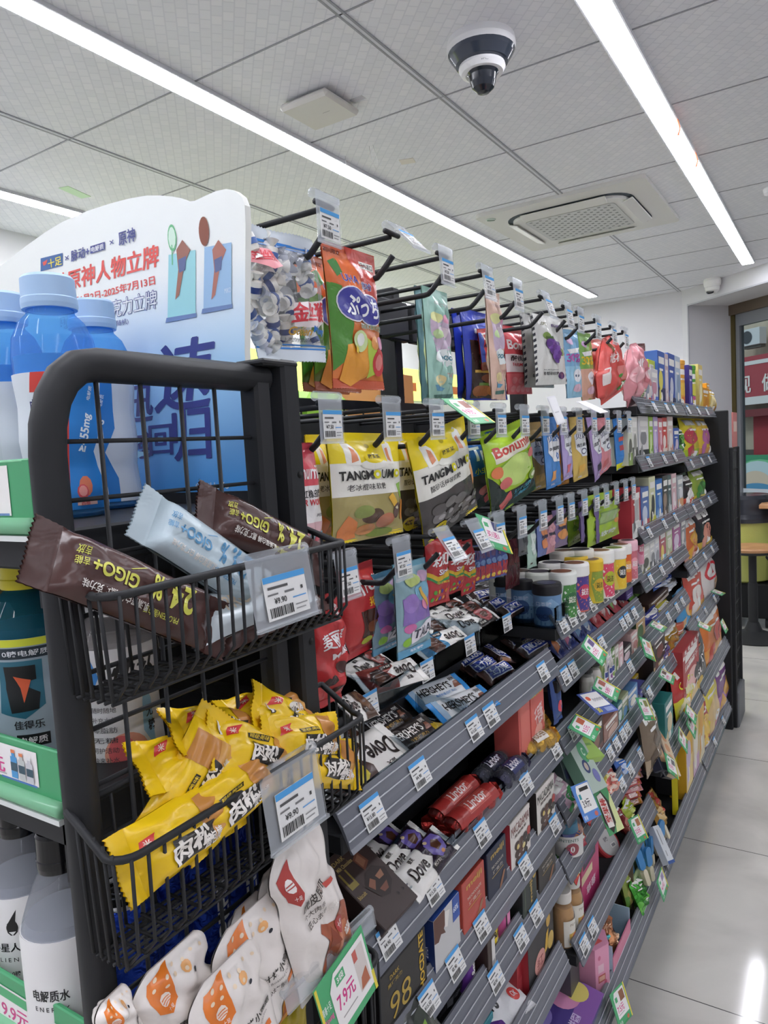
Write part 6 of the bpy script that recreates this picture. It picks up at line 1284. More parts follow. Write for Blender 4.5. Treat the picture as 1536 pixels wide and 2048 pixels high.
mm = lambda: [('t', "m&m's", .5, .66, .72, .2, '2a221e', .07), ('t', "m&m's", .5, .66, .70, .18, 'f4f2ee', .03)]
tubepack('purple candy tube with white lettering turned sideways, fourth shelf', 1.035, .021, .088, '6a3a94', '5a2e84', [('t', "m&m's", .5, .5, .8, .24, '2a221e', .09, 1.57), ('t', "m&m's", .5, .5, .76, .21, 'f4f2ee', .04, 1.57), ('e', .8, .2, .1, .08, 'c05a8c')], zD, grp='round candy tubes')
bx('slim brown chocolate box with a barcode between the purple and yellow tubes', 1.078, .03, .088, '3a2a24', [('r', .5, .1, .95, .75, 'd8d6d2')]+[('r', .55+.06*i, .12, .58+.06*i, .3, '2a2a2a') for i in range(6)], z=zD, d=.03)
tubepack('yellow candy tube with black lettering, fourth shelf', 1.128, .024, .090, 'e8cc2a', 'e4c420', [('r', 0, .75, 1, 1, 'd8b81e'), ('t', "m&m's", .5, .60, .8, .2, '2a221e', .05), ('e', .3, .36, .1, .07, '8a4a24'), ('e', .6, .36, .12, .08, 'f0ece0'), ('e', .6, .36, .04, .03, '26221e'), ('e', .5, .16, .24, .08, '5a9a34'), ('e', .8, .2, .12, .07, 'd87a2c')], zD, grp='round candy tubes')
tubepack('pink candy tube with dark label, fourth shelf', 1.186, .023, .092, 'dc6aa4', 'd86098', [('r', .35, .1, .95, .7, '3a2a34'), ('r', .40, .14, .9, .66, 'e890bc')], zD, grp='round candy tubes')
bx('dark green chocolate box with gold brand name turned sideways', 1.262, .075, .090, '1f2b26', [('t', 'meiji', .6, .55, .66, .16, 'b89a50', .04, 1.57), ('r', .14, .2, .18, .8, '5a6a50'), ('e', .84, .8, .12, .07, 'c8a848')], z=zD)
bx('black chocolate box with gold brand name and brown pictures', 1.362, .10, .090, '2a2624', MJ('2a2624', 'b89a50'), [('p', [(.1, .6), (.9, .7), (.9, .2), (.1, .1)], '5a3c2c')], z=zD)
for i in range(3): bag('snack_pouch', ('black glossy snack pouch in the dark of the fourth shelf, nearest', 'black glossy snack pouch in the dark of the fourth shelf, middle', 'black glossy snack pouch in the dark of the fourth shelf, farthest')[i], 'snack pouch', .09, .1, .03, pose((-.56, .80+.09*i, .60-.0*i), (0, 1, 0), (.9, 0, .2), .1), '232326', [('r', .2, .2, .7, .3, '4a4a4e')], seed=160+i, n=(12, 12))
# fifth shelf
zE = .359
bx('red gift box with dark front and round fruit pictures leaning on the rail', 1.352, .15, .14, '2f2d2e', [('e', .42, .3, .2, .17, 'd89a90'), ('t', '手工', .42, .3, .22, .16, '8a2a34', .02), ('e', .78, .72, .08, .1, 'c8a048'), ('p', [(.6, .3), (.72, .32), (.78, .6), (.68, .56)], 'd8b040'), ('e', .85, .36, .12, .13, 'd0b060')], [('t', '糖', .5, .2, .4, .1, 'e0c0b8')], 'b83a40', z=zE, d=.05, sidecol='a8323a', x=-.535)
bx('second red gift box standing behind the dark-fronted one', 1.27, .03, .125, 'a8323a', [('r', .2, .1, .8, .4, 'b8444a')], z=zE, d=.06, x=-.55)
bag('candy_bag', 'white candy bag with black round lettering lying on the fifth shelf', 'candy bag', .16, .10, .02, pose((-.58, 1.19, .392), (.3, .95, 0), (.3, -.1, .95), .1), 'e0e0e2', [('t', "m&m's", .3, .5, .5, .3, '26262a', .05), ('e', .84, .4, .09, .14, 'd8504a'), ('t', 'OK', .84, .4, .1, .12, 'f0e8e8')], seed=170)
carton('toy_box', 'small teal box with a yellow and violet top on the fifth shelf', 'box', .085, .05, .075, stand(-.60, 1.12, zE), '3f8a94', [('e', .3, .5, .06, .1, '2f6a74')], (), [('r', .05, .05, .95, .95, 'c8b85a'), ('p', [(.2, .3), (.7, .8), (.9, .5), (.4, .2)], '9a7ab0')])
bag('candy_bag', 'purple candy bag with white lettering in front of the teal box', 'candy bag', .15, .10, .03, pose((-.535, 1.115, .368), (0, 1, -.1), (.7, 0, .7), .1), '5a2f84', [('t', "m&m's", .3, .6, .5, .34, '1e1a20', .09), ('t', "m&m's", .3, .6, .47, .30, 'f0eef0', .04), ('t', 'MIX', .75, .4, .24, .2, 'd8c8e8', .02)], seed=171)
bag('candy_bag', 'white and pink baby snack pouch at the bottom edge of the photo', 'candy bag', .13, .11, .03, pose((-.52, 1.0, .355), (0, 1, -.35), (.85, 0, .5), .11), 'ece4e2', [('e', .2, .7, .16, .2, 'd8b09a'), ('t', 'pure puffs', .6, .6, .5, .2, 'c85a6a', .02), ('r', .4, .1, .9, .4, 'e8b0b8'), ('e', .5, .15, .1, .12, 'a8c8dc')], seed=172)
bag('candy_bag', 'gold foil candy bag at the bottom edge beside the baby snack pouch', 'candy bag', .09, .10, .03, pose((-.53, .92, .36), (0, 1, 0), (.85, 0, .5), .1), 'c8a84a', [('e', .5, .5, .3, .3, 'e0d8c0')], seed=173, kind='foil', akind='print')
"""bottom deck"""
carton('toy_box', 'flat purple toy box with pastel print on the bottom deck', 'box', .22, .17, .05, pose((-.575, 1.46, .185), (0, 1, 0), (.2, 0, .98), .20), '4a3a84', [('p', [(.0, .0), (1, .0), (1, .3), (.0, .2)], '8a5aa8'), ('e', .3, .62, .16, .18, '8c7cc0'), ('e', .72, .45, .2, .22, 'd890b8'), ('e', .84, .32, .14, .16, 'e0d070'), ('t', '梦幻拼图', .35, .2, .4, .12, 'd8c8e8', .02), ('r', .7, .8, .96, .95, 'c89a4a')])
# ---------------------------------------------------------------- second bay, shelf by shelf
def jar(label, px, py, z, r, h, lidc, body, art, x=None, y=None, grp='chewing gum tubs', lidart=(), kind='print'):
    p = sight(px, py, z=z+h)
    t = thing('gum_tub', label, 'tub', grp, face_cam(p, z))
    m = MB().lathe([(r*.93, 0), (r*.97, .003), (r*.97, h*.74)], M(body, kind), 28)
    m.art(cylS(lambda q: r*.97, h*.70, -1.45, 1.45, .004), art, 'print', .1, 2.8*r, h*.7, .0003, .0002); m.build('body', t)
    l = MB().lathe([(r*1.0, h*.74), (r*1.04, h*.76), (r*1.04, h*.95), (r*.99, h)], M(lidc, 'print'), 28)
    l.art(flatS((-r*.85, -r*.85, h), (r*1.7, 0, 0), (0, r*1.7, 0)), lidart, 'print', None, r*1.7, r*1.7); l.build('lid', t)


za = 1.082
G1 = lambda a, b, c: [('p', [(.62, 0), (1, 0), (1, 1), (.55, 1), (.5, .6)], a), ('e', .78, .55, .2, .22, b), ('r', .12, .05, .38, .6, 'e8e8e8')]+[('r', .14+.035*i, .08, .155+.035*i, .55, '33405a') for i in range(6)]+[('t', '益达', .78, .55, .24, .2, c, .03)]
DKJ = [('p', [(0, 0), (1, 0), (1, .5), (.6, .9), (.2, .6)], '8ab0d0'), ('e', .4, .4, .22, .26, '3a5a8c'), ('t', '口香糖', .4, .72, .4, .14, 'c8d4e4', .01), ('t', 'NRICH', .36, .3, .4, .14, '2a3a5a', .02)]
LID = [('e', .5, .5, .48, .48, '3a4a30'), ('p', [(.2, .4), (.8, .5), (.7, .7), (.3, .65)], 'd0a840')]
for i, (px, py, r, h, lc, bc, ar, lab) in enumerate((
        (1093, 1165, .031, .092, '1c1c20', '6a90b8', DKJ, 'dark lidded blue gum tub nearest the shelf corner'), (1047, 1155, .031, .092, '1c1c20', '5a80a8', DKJ, 'dark lidded blue gum tub behind the corner one'), (1010, 1150, .030, .092, '1c1c20', '4a6484', DKJ, 'dark lidded blue gum tub farthest left'),
        (1122, 1142, .033, .105, 'e8ebe4', 'e8ebe4', G1('4a8a44', '2f6a3c', 'f0f0e0'), 'white lidded green gum tub in the front row'), (1077, 1142, .033, .105, 'e4e8dc', 'dfe8d8', G1('6ab04a', '2f8a3c', 'f0f0e0'), 'white lidded pale green gum tub left of the green one'), (1036, 1141, .032, .105, 'dcdcd4', 'd8dcd4', G1('7a9a5a', '4a6a3c', 'f0f0e0'), 'white lidded gum tub second row left'), (1002, 1138, .031, .105, 'dcdcd4', 'd8dcd4', G1('7a9a5a', '4a6a3c', 'f0f0e0'), 'white lidded gum tub at the left rear'),
        (1148, 1125, .033, .112, 'ecebe6', 'd87060', G1('4a3a84', 'c83a5c', 'f4f0f0'), 'white lidded red and purple gum tub in the front row'), (1104, 1124, .032, .112, 'ecebe6', 'd86a84', G1('c85a4a', 'b83a5c', 'f4f0f0'), 'white lidded pink gum tub behind the red and purple one'), (1180, 1118, .030, .105, 'e0bc28', 'd8c43a', G1('8aa03c', 'd8b030', '4a5a20'), 'yellow lidded gum tub right of the red and purple one'), (1150, 1112, .030, .112, 'e0bc28', 'd8c43a', G1('8aa03c', 'd8b030', '4a5a20'), 'yellow lidded gum tub behind the other yellow one'),
        (1200, 1100, .033, .118, 'ecebe6', 'e8e4e0', G1('d84a6a', 'b8c030', '5a3a20'), 'white lidded tub with magenta swirl'), (1160, 1098, .033, .125, 'e4e2d8', 'e0dccc', G1('c8a04a', '8a6a2c', 'f4f0e0'), 'white lidded amber gum tub in the back row middle'), (1126, 1100, .033, .125, 'd8d6cc', 'd0ccc0', G1('c8b04a', '8a7a2c', 'f4f0e0'), 'white lidded gum tub in the back row left'),
        (1228, 1095, .030, .108, 'e8e6e0', 'e8d060', G1('e8c030', '23252a', 'f4f4f0'), 'white lidded yellow gum tub with black disc'), (1241, 1088, .028, .104, 'e8e6e0', 'd8622c', G1('d8622c', 'e8a040', 'f4f4f0'), 'white lidded orange gum tub'), (1255, 1080, .026, .11, 'e8b8c4', 'e8d0d4', G1('c8707c', 'e8a0ac', 'f4f4f0'), 'pink lidded small gum tub near the third bay'),
        (1252, 1054, .025, .12, 'dcdad4', '6a8a4a', G1('8a7a5a', 'a83a4c', 'f0f0e8'), 'white capped tub at the back of the top shelf, left'), (1270, 1052, .025, .12, 'e0dcd8', 'd8b8c4', G1('d890a4', 'c8607c', 'f0f0e8'), 'white capped pink tub at the back of the top shelf, right'))):
    jar(lab+', second bay', px, py, za, r, h, lc, bc, ar, lidart=[('e', .5, .5, .42, .42, ('3c3440', '5a4030', '6a7a3a', '7a4a34')[i % 4])] if lc not in ('1c1c20',) else [('e', .5, .5, .4, .4, '3a3c5a')])
tray('clear acrylic guard holding the dark lidded gum tubs', -.515, -.75, 1.455, 1.56, za, .045, .045)


def pack(kind, label, p0, p1, pytop, row, bay, base, front, side=(), topc=None, sidec=None, d=.05, x=None, seed=0, lean=0, rz=0, inset=.012, cat=None, name=None, group=None, zlift=0, hmax=None, foil=False):
    """a package standing on a shelf: p0 and p1 are its left and right edge halfway up, pytop its top edge"""
    zt, xf, nm = SHELF[(bay, row)]; x = x if x is not None else xf-inset
    a, b = sight(*p0, x=x), sight(*p1, x=x); zz = zt+zlift
    w = max(.008, abs(b.y-a.y)); top = sight((p0[0]+p1[0])/2, pytop, x=x).z; h = max(.03, top-zz)
    if hmax: h = min(h, hmax)
    yc = (a.y+b.y)/2
    if kind == 'box':
        return carton(name or 'snack_box', label, cat or 'box', w, h, d, stand(x-d/2, yc, zz, rz) @ Matrix.Rotation(lean, 4, 'Y'), base, front, side, (), group, 'print', .001, sidec, topc)
    if kind == 'bag':
        M4 = pose((x-d/2, yc, zz+h/2), (0, 1, 0), (1, rz, .12), h, lean)
        return bag(name or 'snack_bag', label, cat or 'snack bag', w, h, d, M4, base, front, sidec, (.08, .05), seed or int(p0[0]), 'foil' if foil else 'film', None, group, n=(12, 16), wr=.003, akind='film', parts=w > .06)
    if kind == 'tube':
        return tubepack(label, yc, w/2, h, base, topc or base, front, zz, x-w/2, group, name or 'candy_tube')


def gen(seed, a, b, c='f0eee8', txt=None):
    r = random.Random(seed); A = []
    A.append(('r', 0, 0, 1, r.uniform(.2, .4), a)); A.append(('e', r.uniform(.35, .65), r.uniform(.4, .55), r.uniform(.24, .36), r.uniform(.14, .2), b))
    A.append(('r', .12, .78, .88, .9, c)); A.append(('r', .2, .66, .7, .70, c)); A.append(('e', r.uniform(.3, .7), r.uniform(.15, .3), .14, .08, c)); A.append(('p', [(.1, .1), (.4, .2), (.3, .4), (.12, .3)], b))
    if txt: A.append(('t', txt, .5, .6, .8, .12, c, .04))
    return A


BAR = [('r', .3, .3, .8, .8, 'e4e2de')]+[('r', .34+.06*i, .34, .365+.06*i, .76, '44444a') for i in range(7)]
# shelf two: bags lying on a slope
for i, (p, q, c, c2, lab) in enumerate((((1098, 1330), (1130, 1285), '2f3a74', 'c87a4a', 'dark blue cracker pack with orange pictures at the near end'), ((1118, 1310), (1150, 1268), '34407c', 'b86a8c', 'dark blue cracker pack with pink pictures, second'), ((1138, 1290), (1172, 1248), '3a4a88', '7aa0c8', 'blue clear-topped snack pack, third'), ((1156, 1272), (1188, 1232), '4a5a90', '9ab4d0', 'blue clear-topped snack pack, fourth'),
                                  ((1172, 1262), (1206, 1222), 'c0444c', 'e8a0a4', 'red fruit snack pack, fifth'), ((1190, 1250), (1224, 1212), 'c84a4a', 'e8c8c0', 'red and white fruit snack pack, sixth'), ((1208, 1236), (1240, 1200), 'b84450', '7aa04a', 'red and green fruit snack pack, seventh'), ((1222, 1226), (1256, 1190), 'cc5a5c', 'e0b4b0', 'red snack pack, eighth'), ((1238, 1214), (1270, 1180), '6aa044', 'c8dca0', 'green snack pack, ninth'), ((1252, 1204), (1282, 1172), '78ac4c', 'd8e8b8', 'green snack pack, tenth'))):
    a, b = sight(*p, x=-.56), sight(*q, x=-.56); y = (a.y+b.y)/2
    bag('snack_pack', lab+', second shelf, second bay', 'snack pack', .070, .14, .024, pose((-.60, y+.02, 1.02), (0, 1, 0), (.62, -.05, .78), .14), c, gen(i, c, c2), seed=200+i, n=(10, 14), wr=.003, group='snack packs sloping on the second shelf')
carton('mint_box', 'purple mint box lying at the far end of the second shelf, second bay', 'box', .075, .03, .09, stand(-.58, 2.17, 1.0), '4a3a74', [('r', .1, .4, .8, .5, 'b8a8d8'), ('r', .1, .2, .6, .28, 'b8a8d8')], (), (), None, 'print', .002, None, '5a4a84')
carton('mint_box', 'maroon mint box lying behind the purple one, second bay', 'box', .09, .025, .09, stand(-.62, 2.07, 1.0), '5a2a34', [('r', .1, .4, .8, .6, '8a5a5c')], (), (), None, 'print', .002)
bag('candy_pack', 'hanging blue candy pack edge beside the chocolate rail, second bay', 'candy pack', .05, .12, .02, pose((-.53, 1.475, .93), (0, 1, 0), (1, -.2, .1), .12), '34508c', [('e', .5, .3, .3, .1, 'd84a5a'), ('e', .4, .7, .2, .1, '6a90c8')], seed=215, n=(10, 12))
# shelf three: glass jars with black lids and little boxes
for i, (px, py, lab) in enumerate(((1157, 1345, 'glass candy jar with black lid, nearest of the jars'), (1172, 1327, 'glass candy jar with black lid, second of the jars'), (1184, 1310, 'glass candy jar with black lid, third of the jars'), (1193, 1300, 'glass candy jar with silver neck, fourth of the jars'), (1197, 1288, 'glass candy jar with green cap, farthest of the jars'))):
    y = sight(px+6, py+40, x=-.55).y; zt = SHELF[(1, 2)][0]
    t = thing('candy_jar', lab, 'jar', 'glass candy jars with black lids', stand(-.536, y, zt) @ Matrix.Scale(.84, 4))
    pr = [(.021, 0), (.023, .004), (.023, .070), (.018, .082), (.0165, .088), (.0165, .098)]
    MB().lathe(pr, CLEAR, 20).build('glass_body', t)
    MB().lathe([(r*.9, z+.002) for r, z in pr[:4]], M('d8d2c8', 'print'), 16).build('candies', t)
    MB().lathe([(.0185, .096), (.019, .098), (.019, .110), (.018, .112)], M('1c1c1e' if i < 3 else ('b8bcc0' if i == 3 else '5a8a4a'), 'gloss'), 20).build('lid', t)
    lb = MB(); lb.art(cylS(lambda q: .0232, .04, -.8, .8, .02), [('r', 0, 0, 1, 1, 'e0e0e4'), ('r', .1, .55, .9, .95, '34448c'), ('e', .5, .3, .3, .2, ('b83a44', '3a7a3c', 'b83a44', '8a4a8c', '7aa03c')[i])], 'print', .1, .05, .04); lb.build('label', t)
for i, (x0, x1, pt, c, a, b, lab) in enumerate(((1203, 1213, 1302, '8a9a5c', 'd8d8c8', '5a7a3c', 'olive candy box'), (1213, 1224, 1298, 'd0ccd0', '6a5a9c', '4a4a6c', 'white and violet candy box'), (1224, 1230, 1294, '6a8a4c', 'c8d0b0', '8aa05c', 'slim green candy box'), (1230, 1238, 1290, 'c8c0b4', '8a7a5c', '5a7a3c', 'beige candy box'), (1238, 1247, 1286, 'd8b0b4', 'b86a74', 'e8d8d8', 'pink candy box'), (1247, 1264, 1290, '3a3438', 'b890a0', 'd8c0c8', 'dark candy pouch with pink window'), (1262, 1276, 1262, 'd8b4b0', 'e0c8c0', 'b87a74', 'pale pink stacked candy box'))):
    pack('box', lab+' on the third shelf, second bay', (x0, pt+30), (x1, pt+26), pt, 2, 1, c, gen(220+i, a, b), sidec=c, d=.05)
pack('box', 'tan paper carton standing at the far end of the third shelf, second bay', (1272, 1240), (1290, 1235), 1222, 2, 1, 'b89464', gen(229, 'a88454', '4a6a3c'), sidec='3f5a3a', d=.08)
pack('bag', 'clear pink and blue candy bag behind the boxes, second bay third shelf', (1240, 1270), (1276, 1250), 1252, 2, 1, '8a98a8', gen(230, 'd8a8b0', '4a8ab8'), x=-.60)
# shelf four: cartons
for i, (x0, x1, pt, dy, c, a, b, lab) in enumerate(((1186, 1206, 1440, 34, '3a302e', '6a4a44', '8a6a5c', 'dark brown biscuit carton'), (1208, 1238, 1432, 40, '9a7468', 'a88478', 'c8a898', 'mauve brown biscuit carton'), (1236, 1246, 1402, 50, '3f7a80', '5a9aa0', 'c8dcd8', 'slim teal biscuit carton'), (1244, 1258, 1388, 50, 'a8b08a', '6aa03c', '4a8ac0', 'green and blue biscuit carton'), (1254, 1276, 1376, 40, '6a98c8', '8ab4dc', 'e8e4d8', 'light blue biscuit carton'), (1262, 1278, 1355, 30, 'd8b83a', 'c8a42c', 'e8e0b8', 'yellow topped biscuit carton behind the light blue one'), (1276, 1292, 1345, 30, '4a7ab0', 'd8dce4', '8ab0d8', 'blue and white small carton'), (1280, 1298, 1372, 24, '5a5a9c', 'c8c4d8', '7a7ab4', 'violet sweet pack'))):
    pack('box', lab+' on the fourth shelf, second bay', (x0, pt+dy), (x1, pt+dy-4), pt, 3, 1, c, gen(240+i, a, b), sidec=c, d=.055, x=-.525 if i not in (5, 6) else -.575)
m4 = pose((-.525, 1.60, .735), (0, 1, 0), (.8, -.15, .55), .16, -.22)
carton('snack_box', 'pale green mint box slanting over the fourth rail, second bay', 'box', .085, .16, .03, m4, 'b8c8bc', [('t', '3X/NT', .4, .85, .6, .1, '9aa8b0', .02), ('e', .62, .56, .24, .16, '5aa878'), ('t', 'C', .62, .56, .14, .12, 'd8ecd8', .03), ('e', .4, .36, .17, .1, '3f4a78'), ('e', .4, .36, .1, .06, 'c8b8a8'), ('e', .7, .2, .16, .1, '7a7cb4')], sidecol='7aa08a')
m4 = pose((-.545, 1.665, .75), (0, 1, 0), (.5, -.2, .8), .12, -.4)
carton('snack_box', 'lime green box lying behind the slanting mint box, second bay', 'box', .07, .12, .02, m4, 'a4c85a', [('t', 'GOOD', .5, .6, .6, .14, '6a9a3c', .02), ('r', .2, .3, .8, .36, '7aa84a')])
m4 = pose((-.55, 1.57, .71), (0, 1, 0), (.9, -.25, .4), .12, -.3)
carton('snack_box', 'dark green box edge left of the slanting mint box, second bay', 'box', .06, .11, .03, m4, '3a4a48', [('r', .1, .4, .7, .6, '2a3050')])
# shelf five and six: bags, dome tub, tins
t = thing('gum_tub', 'clear dome-topped candy tub with white label and blue balls, fifth shelf second bay', 'tub', None, face_cam(sight(1127, 1535, x=-.54), .535+.0))
MB().lathe([(.036, 0), (.038, .005), (.038, .055), (.034, .075), (.022, .09), (.0, .095)], CLEAR, 28).build('body', t)
m = MB(); m.art(cylS(lambda q: .0385, .048, -1.3, 1.3, .006), [('r', 0, 0, 1, 1, 'd4d2ce'), ('t', '0脂肪', .6, .4, .3, .3, '5a4a4a', .02), ('t', 'CONTENTS', .5, .82, .6, .14, '4a6a60', .01), ('e', .64, .4, .16, .3, '9a4a54'), ('t', '0', .64, .4, .1, .3, 'e8e4e0', .05)], 'print', .1, .1, .048); m.build('label', t)
MB().lathe([(.0, .05), (.028, .055), (.026, .075), (.0, .088)], M('2f7a98', 'print'), 20).build('candies', t)
for i, (px, py, w, h, c, a, b, lab, foil) in enumerate(((1125, 1595, .08, .09, 'c8a8b4', 'd84a6a', '3a8a4c', 'colourful clear candy bag above the macadamia rail', 0), (1140, 1660, .09, .09, '3a4a9c', 'b83a4c', 'd88a5c', 'blue and red foil candy bag', 0), (1140, 1715, .09, .08, '4a8a3c', 'c83a3c', 'e0b060', 'green and red candy bag', 0), (1215, 1560, .08, .08, 'c86a60', 'e8a08c', 'f0d8c8', 'salmon foil wrapped candy bag', 1), (1195, 1545, .06, .07, 'd8d06a', 'e8e4a8', 'b8a83c', 'pale yellow candy bag', 0), (1238, 1535, .05, .06, '2f6ac0', '5a90d8', 'c8d8f0', 'blue capped candy pack', 0), (1200, 1580, .06, .06, 'c03a44', 'd8605c', 'e8b0a8', 'red candy pack beneath the yellow bag', 0))):
    p = sight(px, py, x=-.535)
    bag('candy_bag', lab+', second bay', 'candy bag', w, h, .035, pose(p, (0, 1, 0), (.85, -.1, .5), h, .2*(-1)**i), c, gen(260+i, a, b), seed=260+i, n=(12, 12), wr=.004, kind='foil' if foil else 'film', akind='film')
for i in range(6):
    p = sight(1262+3*(i % 2), 1540+13*i, x=-.54)
    bag('candy_stick', f'red and pink candy roll, {NTH[i]} from the top of the pile, second bay', 'candy roll', .075, .022, .020, pose(p, (.5, .85, 0), (.7, -.3, .6), .022), ('c87a84', 'd8a0a0', 'b84a4c', 'd08c90', 'a8443c', 'c88a5c')[i], [('r', .3, .2, .7, .8, 'e8d0cc'), ('r', .78, .1, .88, .9, 'd8a030')], None, (.1, .1), 280+i, 'film', None, 'piled candy rolls', None, True, 3, (14, 8), parts=False)
for i, (px, py, w, h, c, a, b, lab) in enumerate(((1255, 1620, .07, .05, 'a8b83a', '5a4a2c', 'd8e08c', 'lime candy pack under the candy rolls'), (1260, 1650, .06, .06, '5a3a8c', '7a5ab0', 'd8c8f0', 'violet foil candy pack'), (1240, 1640, .04, .10, '8a2f34', 'a84a44', 'd88a7c', 'dark red candy stick bag'), (1285, 1625, .05, .07, '4a8ab8', 'd84a5c', '8ac0e0', 'blue and red candy pack beside the rail'), (1165, 1610, .06, .08, 'c83a40', 'd8605c', 'e8c8c0', 'red candy bag behind the blue promotion card'))):
    p = sight(px, py, x=-.535)
    bag('candy_bag', lab+', fifth shelf', 'candy bag', w, h, .03, pose(p, (0, 1, 0), (.85, -.1, .5), h, .15), c, gen(290+i, a, b), seed=290+i, n=(10, 12), wr=.004)
zf, xf_, _n = SHELF[(1, 5)]
p = sight(1214, 1685, x=-.55); t = thing('candy_tin', 'round red candy tin with silver lid tilted on the sixth shelf', 'tin', None, Matrix.Translation((p.x, p.y, p.z)) @ V((.72, -.22, .66)).to_track_quat('Z', 'Y').to_matrix().to_4x4())
MB().lathe([(.042, -.024), (.045, -.02), (.045, .0), (.042, .004)], M('b8343a', 'print'), 36).build('body', t)
m = MB().lathe([(.036, .003), (.035, .006)], M('c8c6c4', 'print'), 36); m.art(flatS((-.03, -.03, .0062), (.06, 0, 0), (0, .06, 0)), [('r', .5, .2, .85, .4, 'e8e6e2'), ('r', .55, .24, .8, .36, '8a8a8c'), ('t', '糖', .4, .65, .3, .2, '7a7478')]); m.build('lid', t)
pack('box', 'pink candy box with dark label on the sixth shelf, second bay', (1162, 1740), (1198, 1725), 1668, 5, 1, 'b83a6c', [('r', .1, .62, .8, .9, '2a2438'), ('r', .2, .68, .7, .84, '5a4a74'), ('r', .0, .44, .6, .56, 'd8c8a0'), ('t', '草莓', .5, .25, .5, .14, 'f0d8e0', .02)], BAR, sidec='c8487c', d=.05, x=-.525)
tubepack('tall peach coloured plastic jar on the sixth shelf', sight(1170, 1790, x=-.54).y, .032, .125, 'd8a86c', 'e0b47c', [('r', .62, .1, .8, .3, '2a2420'), ('r', .2, .0, .9, .08, 'b0483c')], zf, -.56, None, 'plastic_jar', 0, .05)
for i, (px, lab) in enumerate(((1148, 'clear jam bottle with white cap and cream fruit label, right one'), (1130, 'clear jam bottle with white cap and cream fruit label, left one'))):
    y = sight(px, 1810+20*i, x=-.53).y
    t = thing('jam_bottle', lab, 'bottle', 'jam bottles on the sixth shelf', stand(-.535, y-.0, zf))
    pr = [(.024, 0), (.026, .004), (.026, .075), (.022, .09), (.017, .10), (.017, .106)]
    MB().lathe(pr, CLEAR, 24).build('glass_body', t); MB().lathe([(r*.92, z+.002) for r, z in pr[:4]], M('c89a5c', 'print'), 20).build('contents', t)
    MB().lathe([(.020, .104), (.0205, .106), (.0205, .125), (.019, .128)], M('d8d4cc', 'print'), 24).build('cap', t)
    lb = MB(); lb.art(cylS(lambda q: .0262, .06, -1.2, 1.2, .008), [('r', 0, 0, 1, 1, 'e0dcd0'), ('t', 'PEACH', .5, .82, .5, .1, '8a7a60', .0), ('r', .2, .06, .9, .5, 'c8a040'), ('e', .45, .3, .14, .16, 'b84a34'), ('e', .66, .26, .12, .14, 'e0b848')], 'print', .08, .062, .06); lb.build('label', t)
bag('candy_pack', 'small red and green candy pack right of the pink box, sixth shelf', 'candy pack', .04, .07, .02, pose(sight(1203, 1735, x=-.56), (0, 1, 0), (1, 0, .2), .07), '7a9a3c', [('e', .5, .6, .3, .2, 'd8403a'), ('e', .5, .3, .2, .1, 'e0c050')], seed=299, n=(10, 12))
# bottom deck of the second bay
zg, xg, _n = SHELF[(1, 7)]
HX = [(.5, 0), (1, .25), (1, .75), (.5, 1), (0, .75), (0, .25)]
y = sight(1192, 1930, x=-.51).y; t = thing('cookie_box', 'pink six-sided cookie box with green Japanese lettering on the bottom deck', 'box', None, stand(-.52, y, zg))
m = MB().prism([((a-.5)*.085, (b-.5)*.085) for a, b in HX], lambda a, b, q: V((a, b, q)), .125, .0, M('e8a0bc', 'print'))
m.art(flatS((-.0425, -.021, 0), (.0425, -.0215, 0), (0, 0, .125)), [('r', .2, .5, .6, .66, 'f0c8d4'), ('e', .3, .8, .1, .05, 'd0708c'), ('r', .2, .3, .7, .45, 'c8605c'), ('r', .25, .33, .65, .42, 'e8b49c'), ('r', .3, .04, .8, .16, 'd8d0d4'), ('e', .7, .26, .1, .06, 'd05c7c')], 'print', None, .048, .125)
m.art(flatS((0, -.0425, 0), (.0425, .0215, 0), (0, 0, .125)), [('t', 'チ', .4, .78, .6, .22, '2f5a3a', .06), ('t', 'ョコ', .6, .55, .6, .14, 'f4ecee', .04), ('e', .6, .3, .26, .14, 'f0e4e4'), ('r', .3, .06, .8, .16, 'b83a4c')], 'print', None, .048, .125)
m.art(flatS((-.04, -.04, .1252), (.08, 0, 0), (0, .08, 0)), [('p', [(.2, .3), (.5, .15), (.6, .5), (.3, .6)], 'd8605c'), ('t', 'チョコ', .62, .45, .44, .2, '2f5a3a', .04)], 'print', None, .08, .08)
m.build('carton', t)
pack('box', 'grey side panel of a carton behind the pink six-sided box', (1140, 1930), (1158, 1915), 1850, 7, 1, '4a4a4c', [], sidec='55555a', d=.08, x=-.53)
y0 = sight(1215, 1850, x=-.50).y
t = thing('display_carton', 'open pink and blue display carton of foil candies on the bottom deck', 'carton', None, stand(-.53, y0+.05, zg))
c1 = M('a8c0d0', 'print'); c2 = M('d8809c', 'print')
MB().box((0, -.05, .03), (.17, .003, .06), c2).box((-.085, 0, .045), (.003, .10, .09), c1).box((.085, 0, .045), (.003, .10, .09), c1).box((0, .05, .085), (.17, .003, .17), c1).box((0, .0483, .155), (.17, .001, .03), c2).box((0, 0, .0015), (.17, .1, .003), c1).build('tray', t)
m = MB(); m.art(flatS((-.085, .0478, .06), (.17, 0, 0), (0, 0, .11)), [('p', [(.3, .1), (.7, .5), (.9, .1)], '6a4434'), ('e', .4, .7, .14, .12, 'c8404c'), ('t', 'Family', .5, .93, .3, .08, 'f4ecee', .01)], 'print', None, .17, .11); m.build('back_print', t)
rnd = random.Random(5)
